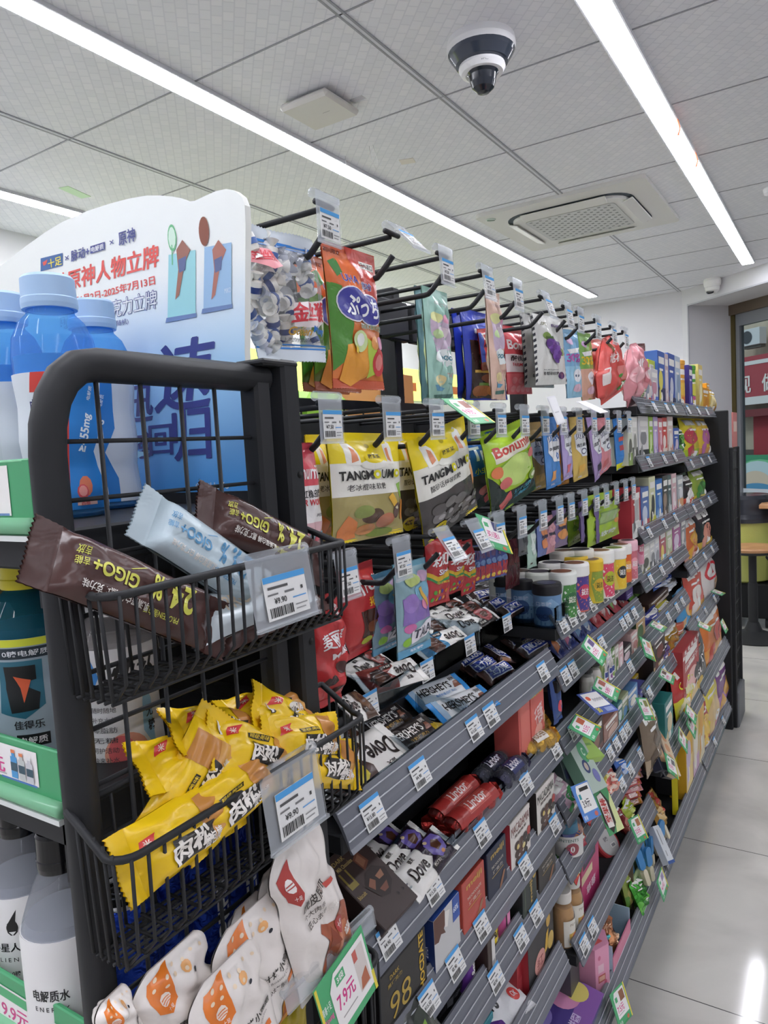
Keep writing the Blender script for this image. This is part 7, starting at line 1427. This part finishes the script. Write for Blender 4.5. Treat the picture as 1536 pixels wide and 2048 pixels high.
for i in range(11):
    c = ('b87a54', '3a2a30', 'c48a60', '6ac0c4', 'a86a48', 'd070a4')[i % 6]
    bag('foil_candy', f'{("copper","black","bronze","turquoise","brown","magenta")[i % 6]} foil wrapped candy, {("upper","middle")[i//6]} one in the open display carton', 'foil candy', .062, .042, .028, Matrix.Translation((-.53+rnd.uniform(-.025, .035), y0+.015+.017*(i % 5)+rnd.uniform(-.006, .006), zg+.045+.026*(i//4))) @ Matrix.Rotation(PI/2+rnd.uniform(-.6, .6), 4, 'Z') @ Matrix.Rotation(rnd.uniform(-.9, .6), 4, 'Y') @ Matrix.Rotation(-.5, 4, 'X'), c, [('r', .3, .3, .7, .7, 'd8b090')] if i % 2 == 0 else [('e', .5, .5, .2, .3, '58b8c0')], None, (.14, .14), 310+i, 'foil', None, 'foil candies in the display carton', None, True, 2.2, (12, 8), wr=.004, parts=False)
y0 = sight(1275, 1790, x=-.50).y
t = thing('display_carton', 'brown open carton behind the foil candies on the bottom deck', 'carton', None, stand(-.55, y0+.03, zg))
cb = M('6a5a48', 'card'); cg = M('9ab07a', 'print')
MB().box((0, -.05, .05), (.14, .003, .1), cg).box((-.07, 0, .07), (.003, .10, .14), cb).box((.07, 0, .07), (.003, .10, .14), cg).box((0, .05, .08), (.14, .003, .16), cb).box((0, 0, .0015), (.14, .1, .003), cb).build('tray', t)
bag('candy_bag', 'bright green shiny candy bag beside the brown carton on the bottom deck', 'candy bag', .08, .09, .03, pose((-.49, y0-.03, zg+.05), (0, 1, 0), (.9, -.2, .4), .09), '4aa03c', gen(330, '6ac04a', '2f7a2c'), seed=330, n=(12, 12), wr=.005, kind='foil', akind='film')
bag('candy_bag', 'yellow green snack bag standing behind the bright green one', 'candy bag', .07, .12, .03, pose((-.52, y0-.045, zg+.07), (0, 1, 0), (1, -.2, .2), .12), '8a9a44', gen(331, '5a8a34', 'c8c070'), seed=331, n=(12, 12))
# spoon candies with blue handles
for i in range(9):
    q = sight(1288+12*(i % 5), 1745-22*(i % 5)+14*(i//5), x=-.482)
    t = thing('spoon_candy', f'blue and cream spoon shaped candy stick, {NTH[i]} in the bundle on the bottom deck', 'candy stick', 'spoon shaped candy sticks', Matrix.Translation((-.482-.012*(i % 3), q.y, q.z)) @ Matrix.Rotation(PI/2+.3*(i % 3-1), 4, 'Z') @ Matrix.Rotation(-.35+.1*(i % 4), 4, 'X'))
    MB().prism(rrect(.014, .028, .012, 4), lambda a, b, q: V((a, q, b+.035)), -.004, .004, M('3f84bc', 'print')).build('handle', t)
    MB().prism(rrect(.010, .022, .009, 4), lambda a, b, q: V((a, q, b-.014)), -.006, .006, M('d8cfb4', 'print')).build('candy_tip', t)
bag('candy_bag', 'gold and red glittering candy bag behind the spoon candies', 'candy bag', .10, .12, .03, pose(sight(1312, 1620, x=-.52), (0, 1, 0), (.9, -.1, .4), .12), 'a8803c', [('p', [(.4, 1), (.8, 1), (.7, .3), (.5, .3)], 'b83a34'), ('e', .4, .4, .26, .2, 'd8b880')], seed=340, n=(14, 14), wr=.005, kind='foil', akind='film')
m4 = pose(sight(1322, 1690, x=-.475), (0, 1, 0), (.85, -.15, .5), .11, -.35)
carton('candy_card', 'white and blue toy candy pack leaning on the bottom rail', 'candy pack', .05, .11, .02, m4, 'd8dce0', [('r', .3, .5, .36, .9, '26282c'), ('r', .3, .2, .36, .34, '26282c'), ('r', 0, 0, 1, .08, '3a5a9c')], sidecol='c8ccd4')
# ---------------------------------------------------------------- third and far bays
BN = {2: 'third bay', 3: 'far bay'}
for i, (bay, row, k, x0, x1, ym, pt, c, a, b, lab, dx) in enumerate((
        (2, 0, 'box', 1289, 1302, 775, 738, 'd8d0cc', 'b8404a', '8a90a0', 'white and red candy box under the lime box', 0), (2, 0, 'box', 1302, 1316, 775, 738, 'd0ccd0', '4a6ac0', 'c890a0', 'white and blue candy box', 0),
        (2, 0, 'box', 1316, 1330, 755, 703, '3a62b0', '2a3460', 'd8d060', 'tall blue cookie box with dark picture', 0), (2, 0, 'box', 1330, 1337, 760, 708, 'c8b4b8', 'b89098', 'e0d8d8', 'slim pink grey box', 0), (2, 0, 'box', 1337, 1350, 760, 708, '3a5aa8', '28325c', 'c8ccd8', 'second tall blue cookie box', 0), (2, 0, 'box', 1350, 1361, 762, 713, 'b8c8d8', '5a6a80', '8aa0b8', 'pale blue slim box', 0),
        (3, 0, 'tube', 1361, 1376, 764, 720, 'e0a03c', 'd8703a', 'e8c050', 'yellow and orange chip can', 0), (3, 0, 'box', 1378, 1385, 770, 731, '3a3488', '4a44a0', '6a64b8', 'purple slim candy box', 0), (3, 0, 'tube', 1385, 1396, 770, 731, '5aa03c', 'c84a8c', 'd8d050', 'green chip can with pink bands', 0), (3, 0, 'box', 1397, 1405, 770, 730, 'e0cc7a', 'd8b84a', 'f0e4b0', 'pale yellow box', 0),
        (3, 0, 'box', 1405, 1418, 792, 776, 'd8981e', 'e0a83a', 'c8841a', 'amber box below its twin', 0), (3, 0, 'bag', 1419, 1436, 795, 776, 'd8b450', 'a86a3c', 'e8d8a0', 'yellow nut pouch at the end', 0),
        (2, 1, 'box', 1256, 1264, 875, 834, 'd8dcc8', '8aa05a', '6a6a60', 'white and green thin box', .0), (2, 1, 'box', 1264, 1275, 875, 834, 'dcdcd4', '5a5a54', '9a9a90', 'white box with line drawing', .0), (2, 1, 'box', 1278, 1297, 872, 832, 'd8d6d4', '2e2e30', '8a8a8c', 'white and black chocolate box', 0), (2, 1, 'box', 1298, 1306, 870, 833, '9ac04a', '7aa03a', 'd8e8b0', 'lime thin box', 0), (2, 1, 'box', 1307, 1316, 870, 833, 'b8a4d0', '9a84b8', 'd8c8e8', 'lilac thin box', 0),
        (2, 1, 'box', 1317, 1325, 870, 836, 'd88490', 'c86a78', 'f0c8d0', 'pink thin box', 0), (2, 1, 'box', 1325, 1334, 868, 835, 'd0504a', 'e8c8b8', 'f0e0d8', 'red and white thin box', 0), (2, 1, 'box', 1335, 1346, 866, 833, 'd8c4bc', 'c89a8c', 'e8e0d8', 'beige biscuit box', 0), (2, 1, 'box', 1347, 1358, 876, 856, '3a5aa8', '5a7ac0', 'd8c8d8', 'short blue box', 0), (2, 1, 'bag', 1358, 1372, 875, 850, '2f5a2c', '3a7a34', '6aa04a', 'dark green snack bag', 0),
        (3, 1, 'bag', 1374, 1402, 865, 830, 'd0c02c', 'a0b828', 'b83a4c', 'yellow green chip bag with red badge', 0), (3, 1, 'bag', 1402, 1424, 862, 832, 'd8b43c', 'c88a4c', 'b86a9c', 'golden chip bag with purple print', 0),
        (2, 2, 'box', 1263, 1281, 1010, 976, 'b03640', 'd8d8d4', '6a6a6c', 'red candy box with barcode panel', 0), (2, 2, 'box', 1283, 1298, 1008, 974, '5a74b0', 'b84a50', 'c8d0e0', 'blue and red biscuit box', 0), (2, 2, 'box', 1299, 1311, 1000, 953, 'd8d8b0', 'c8c83a', '3a3a3c', 'white and yellow biscuit box', 0), (2, 2, 'box', 1312, 1325, 1000, 958, '3a70b8', 'd8dce4', '8ab0d8', 'blue biscuit box', 0), (2, 2, 'box', 1326, 1336, 990, 951, '4a4644', '6a5a50', 'a08a7a', 'dark grey biscuit box', 0),
        (2, 2, 'box', 1336, 1343, 990, 950, '5a6a6c', 'b8c0c0', '8a9a9c', 'grey biscuit box', 0), (2, 2, 'box', 1344, 1353, 985, 947, 'd8b4b8', 'd890a0', 'f0e0e4', 'pale pink biscuit box', 0), (2, 2, 'box', 1355, 1366, 980, 951, 'b0b4b8', 'd8a070', 'e0e0e4', 'silver biscuit box', 0), (3, 2, 'bag', 1372, 1390, 985, 945, '2a2426', 'c8503a', 'e8e4e0', 'black and red chip bag', 0), (3, 2, 'bag', 1392, 1416, 975, 935, '8aa03c', 'd8c03c', '4a8a3c', 'green and yellow chip bag', 0),
        (2, 3, 'box', 1284, 1300, 1128, 1086, 'd4d2c8', 'b0b05a', '5a5a50', 'white box with olive stripe', 0), (2, 3, 'box', 1300, 1310, 1118, 1078, 'd0d0ce', '4a4a4c', '8a8a8c', 'white box with black print', 0), (2, 3, 'box', 1310, 1319, 1110, 1070, 'd0d0d4', '6a6a70', '9a9aa0', 'second white box with black print', 0), (2, 3, 'box', 1320, 1332, 1100, 1060, 'b0606a', '8ab8c8', 'e8d070', 'pastel red and blue biscuit box', 0), (2, 3, 'box', 1333, 1345, 1095, 1055, 'b8c09a', 'c8704a', 'e0e0c8', 'green and white biscuit box', 0), (2, 3, 'box', 1346, 1361, 1080, 1041, 'a85a90', 'c880b0', 'd8c8d8', 'magenta biscuit box', 0), (2, 3, 'box', 1362, 1372, 1075, 1036, '8a8a8c', 'b0b0b0', 'd8d4d0', 'grey biscuit box', 0),
        (3, 3, 'bag', 1376, 1400, 1080, 1030, 'c8683c', 'e0b0a0', 'd8a03c', 'orange shrimp chip bag', 0), (3, 3, 'bag', 1402, 1428, 1065, 1015, '26242a', 'c8a83c', 'd8907c', 'black shrimp chip bag with gold lettering', 0),
        (2, 4, 'box', 1298, 1338, 1222, 1210, '4a3428', 'd8ccc0', '6a4a34', 'brown wafer bar box with white end', .02), (2, 4, 'bag', 1320, 1352, 1215, 1192, '2a4a9c', '4a78c8', 'd8e0f0', 'blue snack bag', .06), (2, 4, 'bag', 1330, 1362, 1220, 1200, 'c8d0dc', '8ab0d8', 'e8ecf0', 'white and blue snack bag', .02), (2, 4, 'bag', 1300, 1326, 1240, 1222, '343a84', 'b83a4c', '5a60a8', 'navy and red snack bag', -.0), (2, 4, 'bag', 1324, 1348, 1235, 1215, 'c8c03a', 'a83a4c', 'd8d890', 'shiny yellow snack bag', 0),
        (3, 4, 'bag', 1382, 1412, 1190, 1130, 'd0584a', 'e0a02c', 'e8dcd4', 'red and orange chip bag', 0), (3, 4, 'bag', 1412, 1440, 1165, 1105, 'e0d8d4', 'd8404a', '6a90b8', 'white chip bag with red ring', 0), (3, 4, 'bag', 1364, 1384, 1225, 1180, '4a98cc', '7ac0e0', 'd8b07a', 'sky blue chip bag', 0),
        (2, 5, 'box', 1292, 1322, 1262, 1240, '3a2a24', 'd8c090', '5a4034', 'dark brown bar box with cream end', .02), (2, 5, 'box', 1306, 1330, 1288, 1262, '2c2220', 'c8b080', '6a3a34', 'black brown bar box', 0), (2, 5, 'bag', 1334, 1364, 1285, 1250, 'c89a2c', 'e8c850', 'a8741c', 'gold foil candy bag', 0), (2, 5, 'tube', 1358, 1374, 1265, 1245, 'c8603c', 'd8804c', '7aa03c', 'orange snack tube', 0), (2, 5, 'bag', 1318, 1346, 1310, 1280, '3a2a4c', 'd88a2c', '5a4a84', 'purple and gold candy bag', 0),
        (3, 5, 'bag', 1384, 1416, 1300, 1260, '26282c', 'd8d4d0', 'b8603c', 'black chip bag with white lettering', 0), (3, 5, 'bag', 1414, 1448, 1260, 1212, 'd87a3c', 'e09a4c', 'c84a3c', 'orange chip bag leaning back', 0), (3, 5, 'box', 1366, 1398, 1325, 1283, 'b03a3c', 'd8d0c8', 'e8b8b0', 'red biscuit box with checkered top', 0), (3, 5, 'bag', 1358, 1392, 1350, 1322, 'b8322f', 'd8cc3a', 'e8e0b0', 'red snack pack with yellow lettering', 0),
        (2, 6, 'bag', 1300, 1326, 1450, 1412, '7a6a58', 'a8967c', '5a4a3c', 'clear brown nut bag', 0), (2, 6, 'box', 1330, 1346, 1440, 1395, '2f7a78', '5aa09c', 'd8c8a0', 'teal biscuit pouch', 0), (2, 6, 'box', 1342, 1368, 1420, 1382, 'd8d4d0', 'c83a44', 'b89a7a', 'white biscuit box with red circle', .03), (2, 6, 'bag', 1366, 1386, 1420, 1396, 'b83a30', 'd8605c', 'e0c8b8', 'red crinkled snack bag', 0), (2, 6, 'bag', 1372, 1396, 1395, 1370, '2f6a44', '4a9a5c', 'd8e0d8', 'dark green shiny snack bag', .02),
        (2, 7, 'box', 1344, 1360, 1530, 1478, '232326', '4a4a4c', '6a6a6c', 'black carton standing in the shade', .03), (3, 7, 'box', 1371, 1384, 1470, 1395, 'd8a82c', 'e8d08a', 'c8b8d0', 'tall yellow cookie box', 0), (3, 7, 'box', 1385, 1397, 1460, 1375, 'd8c08a', 'c8a4c0', 'e8e0d0', 'tall cream and lilac cookie box', 0), (3, 7, 'box', 1397, 1408, 1440, 1352, 'd8b44a', 'd8d0b0', 'e0a84a', 'second tall yellow cookie box', 0), (3, 7, 'bag', 1406, 1420, 1425, 1380, 'b03a34', 'd86a4c', 'e8c050', 'red chip bag', 0), (3, 7, 'bag', 1416, 1442, 1400, 1346, 'd8c83a', 'd88a9c', 'd8b87a', 'yellow potato chip bag', 0), (3, 7, 'bag', 1438, 1460, 1360, 1318, '7a4a84', 'b07ab8', 'd8a03c', 'violet chip bag at the end', 0))):
    rn = 'bottom deck' if row == 7 else ORD[row]+' shelf'
    fr = gen(400+i, a, b)
    if 'barcode' in lab: fr += BAR
    if 'checkered' in lab: fr += [('r', .1*q, .86+.06*(q % 2), .1*q+.1, .92+.06*(q % 2), 'f0e4e0') for q in range(10)]+[('t', '红糖饼干', .5, .70, .8, .12, 'f0dcd8', .02), ('e', .8, .4, .14, .1, '26201e')]
    if 'red ring' in lab: fr = [('e', .45, .6, .34, .2, 'd8404a'), ('e', .45, .6, .25, .14, 'e8e4e0'), ('t', '1', .45, .6, .12, .12, 'd8404a', .04), ('e', .7, .25, .26, .14, 'd8b490'), ('e', .86, .84, .12, .1, '5a84b8')]
    if 'white lettering' in lab: fr = [('t', 'TSUNYU', .5, .4, .7, .12, 'e8e4e0', .03, .3), ('r', .3, .7, .6, .74, 'b8603c')]
    if 'yellow lettering' in lab: fr += [('t', 'CHEERS', .5, .62, .7, .14, 'e0d83a', .04)]
    pack(k, f'{lab}, {rn}, {BN[bay]}', (x0, ym), (x1, ym-2), pt, row, bay, c, fr, sidec=None, topc=None, x=SHELF[(bay, row)][1]-.016-(.04 if dx else 0), zlift=dx, d=.06 if k == 'box' else .05, name=('snack_box', 'chip_bag', 'candy_tube')[('box', 'bag', 'tube').index(k)], foil='gold foil' in lab)
p = sight(1300, 718, x=-.54); carton('snack_box', 'lime yellow box with barcode label on top of the white boxes, third bay', 'box', .10, .075, .05, stand(-.56, p.y, SHELF[(2, 0)][0]+.085), 'c0cc3c', [('r', .1, .3, .75, .8, 'e4e4de')]+BAR[1:])
p = sight(1411, 753, x=-.54); carton('snack_box', 'amber box stacked on its twin at the top of the far bay', 'box', .075, .07, .05, stand(-.555, p.y, SHELF[(3, 0)][0]+.068), 'd8981e', gen(480, 'e0a83a', 'c8841a'))
m4 = stand(-.50, sight(1350, 1600, x=-.50).y, .155, .2)
m = MB().box((0, 0, .15), (.055, .02, .30), M('d8c81c', 'print'), .001)
m.art(flatS((-.0275, -.0102, 0), (.055, 0, 0), (0, 0, .30)), [('r', 0, 0, .45, 1, '9ac8b8'), ('e', .25, .3, .16, .04, '4a8ab0'), ('r', .5, .1, .95, .9, 'd8cc2a'), ('r', .1, .7, .4, .9, '3a6a60')], 'print', None, .055, .3)
m.build('hanging_strip', None, 'yellow and mint promotional strip hanging below the seventh rail, third bay', 'sign strip', None, None, m4)
for i, (q, lab) in enumerate(((1330, 'dark navy cookie box with biscuit picture slanting on the seventh shelf'), (1316, 'navy cookie box with beige biscuit picture behind the dark one'))):
    carton('cookie_box', lab, 'box', .07, .13, .03, pose(sight(q-6, 1515-12*i, x=-.50), (0, 1, 0), (.8, -.2, .5), .13, -.5), ('23283a', '2a3044')[i], [('p', [(.2, .2), (.8, .2), (.8, .8), (.2, .8)], ('6a4a34', 'c89a74')[i]), ('e', .5, .5, .22, .2, ('9a6a4a', 'd8b490')[i])])
carton('cookie_box', 'long cream cookie box with peach biscuits slanting over the dark navy box', 'box', .05, .17, .03, pose(sight(1328, 1500, x=-.485), (0, 1, 0), (.8, -.3, .5), .17, -.65), 'd8c4a8', [('e', .4, .3+.2*q, .3, .08, 'd09a74') for q in range(3)])
# ---------------------------------------------------------------- promotion cards on the rails
PC = lambda price, c='7a6a90', b2='e8d84a': [('r', .93, 0, 1, 1, b2), ('r', 0, 0, .93, .06, '3c9a5c'), ('p', [(.14, .22), (.90, .22), (.90, .94), (.24, .94), (.14, .8)], 'f3f1ee'), ('r', .52, .6, .84, .88, c), ('r', .2, .66, .36, .8, '4fae74'), ('t', price, .42, .45, .44, .2, 'd8408c', .03), ('r', .2, .3, .6, .32, 'b4b0ae'), ('t', '会员', .2, .1, .2, .1, 'e8f4ea', .02), ('e', .72, .1, .08, .06, 'c8704a')]
for i, (px, py, x, w, h, nn, roll, price, c, lab) in enumerate((
        (988, 1068, -.515, .082, .066, (.9, -.2, .5), -.35, '买1送1', '5a5a8c', 'green promotion card hanging below the plum gummy bag'),
        (937, 822, -.505, .085, .07, (.62, 0, .78), .05, '9.9元', 'a86a5a', 'green promotion card lying nearly flat above the lime gummy bag'),
        (1189, 1300, -.478, .075, .062, (.7, -.1, .7), .15, '12元', '6a5a8c', 'green promotion card over the second rail, second bay'),
        (1213, 1378, -.478, .075, .062, (.5, -.1, .9), .15, '5折', 'b86a5c', 'green promotion card over the blue spoon free cartons, third rail'),
        (1170, 1455, -.478, .078, .06, (.4, -.1, .9), .1, '9.5元', 'c86a4a', 'green promotion card above the slanting mint box'),
        (1295, 1298, -.478, .075, .062, (.9, .1, .4), -.5, '6元', 'd89a7c', 'green promotion card twisted at the bay joint, fifth row'),
        (1291, 1418, -.476, .078, .066, (.9, -.1, .5), -.35, '6.5元', '8a8a50', 'green promotion card facing the aisle at the second bay end'),
        (1334, 1353, -.478, .075, .05, (.5, -.1, .9), .1, '3件', '6a4a3c', 'green promotion card with three dark pictures, third bay'),
        (1382, 1428, -.452, .07, .055, (.8, -.1, .6), .15, '5元', 'd8d4d0', 'white edged promotion card above its brown twin, far bay'),
        (1383, 1452, -.45, .075, .062, (.9, -.1, .4), .2, '7.5元', '6a4a3c', 'green promotion card with brown picture, low far bay'),
        (1366, 1480, -.448, .07, .06, (.9, -.1, .4), .35, '5.9元', '8a6a3c', 'green promotion card under the brown picture card'),
        (1343, 1532, -.448, .075, .062, (.9, .1, .4), -.75, '6元', '6a6a6c', 'green promotion card turned edge down beside the yellow strip'),
        (1276, 1658, -.476, .078, .064, (.9, -.1, .5), -.25, '2.5元', 'b0744c', 'green promotion card above the spoon shaped candies'),
        (1325, 1768, -.440, .075, .06, (1, 0, .3), .08, '4元', '9a8ab0', 'green promotion card sticking out over the aisle floor'),
        (1242, 2010, -.440, .085, .07, (.95, 0, .4), -.25, '7.5元', '8a5a3c', 'green promotion card at the bottom rail near the photo edge'),
        (1316, 1253, -.478, .06, .045, (.4, .1, .9), .0, '5元', 'c8b8a8', 'small promotion card at the bay joint behind the twisted one'),
        (1409, 1253, -.455, .07, .05, (.4, 0, .9), .05, '3元', 'c8c8a0', 'green edged promotion card near the far post'),
        (1436, 1185, -.470, .07, .05, (.3, 0, .95), -.1, '8元', 'd8d8d0', 'white promotion card on the highest rail by the far post'),
        (1448, 1252, -.44, .075, .055, (.9, 0, .4), .0, '5元', 'c8b87a', 'green promotion card beside the violet chip bag'))):
    p = sight(px, py, x=x)
    promo_card(p, w, h, nn, roll, lab.replace('blue spoon free cartons', 'brown biscuit cartons'), PC(price, c), border='4fae74')
p = sight(1195, 1405, x=-.475); promo_card(p, .085, .068, (.5, -.15, .85), -.3, 'blue bordered promotion card reading 30 over the brown cartons', [('r', .1, .3, .92, .95, 'f2f0ee'), ('e', .26, .72, .1, .1, 'e0603c')]+[('t', '9.9', .44+.12*q, .62, .1, .14, '3a3a5a', .01, -.3) for q in range(4)]+[('t', '30', .22, .18, .2, .2, 'e8d83a', .04), ('r', .5, .06, .9, .24, '8a9ac8')], border='3a52a0')
p = sight(1172, 1602, x=-.470); promo_card(p, .085, .075, (.9, -.15, .5), -.25, 'blue promotion card reading 3.9 yuan beside the chocolate nut card', [('p', [(.14, .22), (.96, .22), (.96, .96), (.24, .96), (.14, .8)], 'f2f0ec'), ('r', .34, .78, .86, .88, '2e2a28'), ('t', '3.9元', .46, .44, .42, .22, '26262a', .02), ('r', .2, .58, .32, .72, '3a9aa0'), ('t', '青春', .14, .1, .2, .12, 'e8eef8', .02), ('e', .76, .1, .1, .07, 'c86a5c')], border='5a8ad0')
p = sight(1216, 1622, x=-.462); promo_card(p, .085, .095, (.9, -.15, .5), -.25, 'dark chocolate snack shaped card with red Chinese lettering', [('p', [(.48, 0), (1, 0), (1, .9), (.7, .6), (.62, .2)], 'd8e0a0'), ('p', [(.02, .3), (.16, .86), (.5, .98), (.74, .7), (.66, .2), (.3, .02)], '2e211e'), ('p', [(.14, .16), (.16, .9), (.46, .94), (.6, .7), (.5, .14)], 'e8e0da'), ('t', '坚果棒', .35, .54, .62, .30, 'b8342f', .06, 1.45)], border='4f9a64')
for px, py, w, h, nn, lab in ((1185, 814, .10, .06, (.5, 0, .87), 'white promotion card sticking out flat over the blue vitamin pouches'), (1112, 820, .055, .06, (.6, -.8, .2), 'clear folded tag standing over the gold vitamin pouch'), (1310, 812, .075, .05, (.2, 0, 1), 'white promotion card lying on the top rail of the third bay')):
    p = sight(px, py, x=-.49); promo_card(p, w, h, nn, .1, lab, [('r', .05, .05, .95, .95, 'f0f0f2'), ('r', .2, .4, .7, .44, 'c8c8cc')], border='e6e6ea')
# ---------------------------------------------------------------- behind the hooks: goods on the other side
p = sight(800, 740, x=-1.02)
carton('tissue_box', 'orange tissue box with a pale flower behind the top hook row', 'box', .21, .14, .17, stand(-1.09, 1.665, 1.545, .1), 'dc9858', [('t', '植护', .42, .80, .12, .05, '6a4428', .01)]+[('r', .3, .70-.05*q, .72-.03*(q % 3), .712-.05*q, 'a8703c') for q in range(6)]+[('e', .74, .28, .06, .09, 'f0dcb0'), ('e', .70, .2, .05, .07, 'f0dcb0'), ('e', .79, .2, .05, .07, 'f0dcb0')], (), (('e', .5, .5, .2, .3, '4a3a2a'),))
for i, (y, z, w, h, c, lab) in enumerate(((1.22, 1.545, .16, .10, '8ac83a', 'lime green tissue pack on the far side behind the wire guard'), (1.40, 1.545, .16, .085, 'a0d04a', 'second lime green tissue pack beside the orange box'))):
    carton('tissue_pack', lab, 'tissue pack', w, h, .11, stand(-1.08, y, z, .06), c, [('e', .3, .5, .16, .26, 'c4e488'), ('r', .5, .3, .9, .4, 'e8f0d8'), ('t', '抽纸', .66, .65, .3, .26, 'f0f4e4', .03)], bev=.02)
t = thing('wire_guard', 'black wire guard rail along the back edge above the second hook row', 'wire rail', None, Matrix.Translation((-.92, 1.2, 1.54)))
m = MB(); m.box((0, -.02, .045), (.012, 1.0, .02), BLACK).tube([(0, -.52, .005), (0, .48, .005)], .003, BLACK, 6)
for k in range(14): m.tube([(0, -.5+.075*k, 0), (0, -.5+.075*k, .045)], .0022, BLACK, 5)
m.build('rail', t)
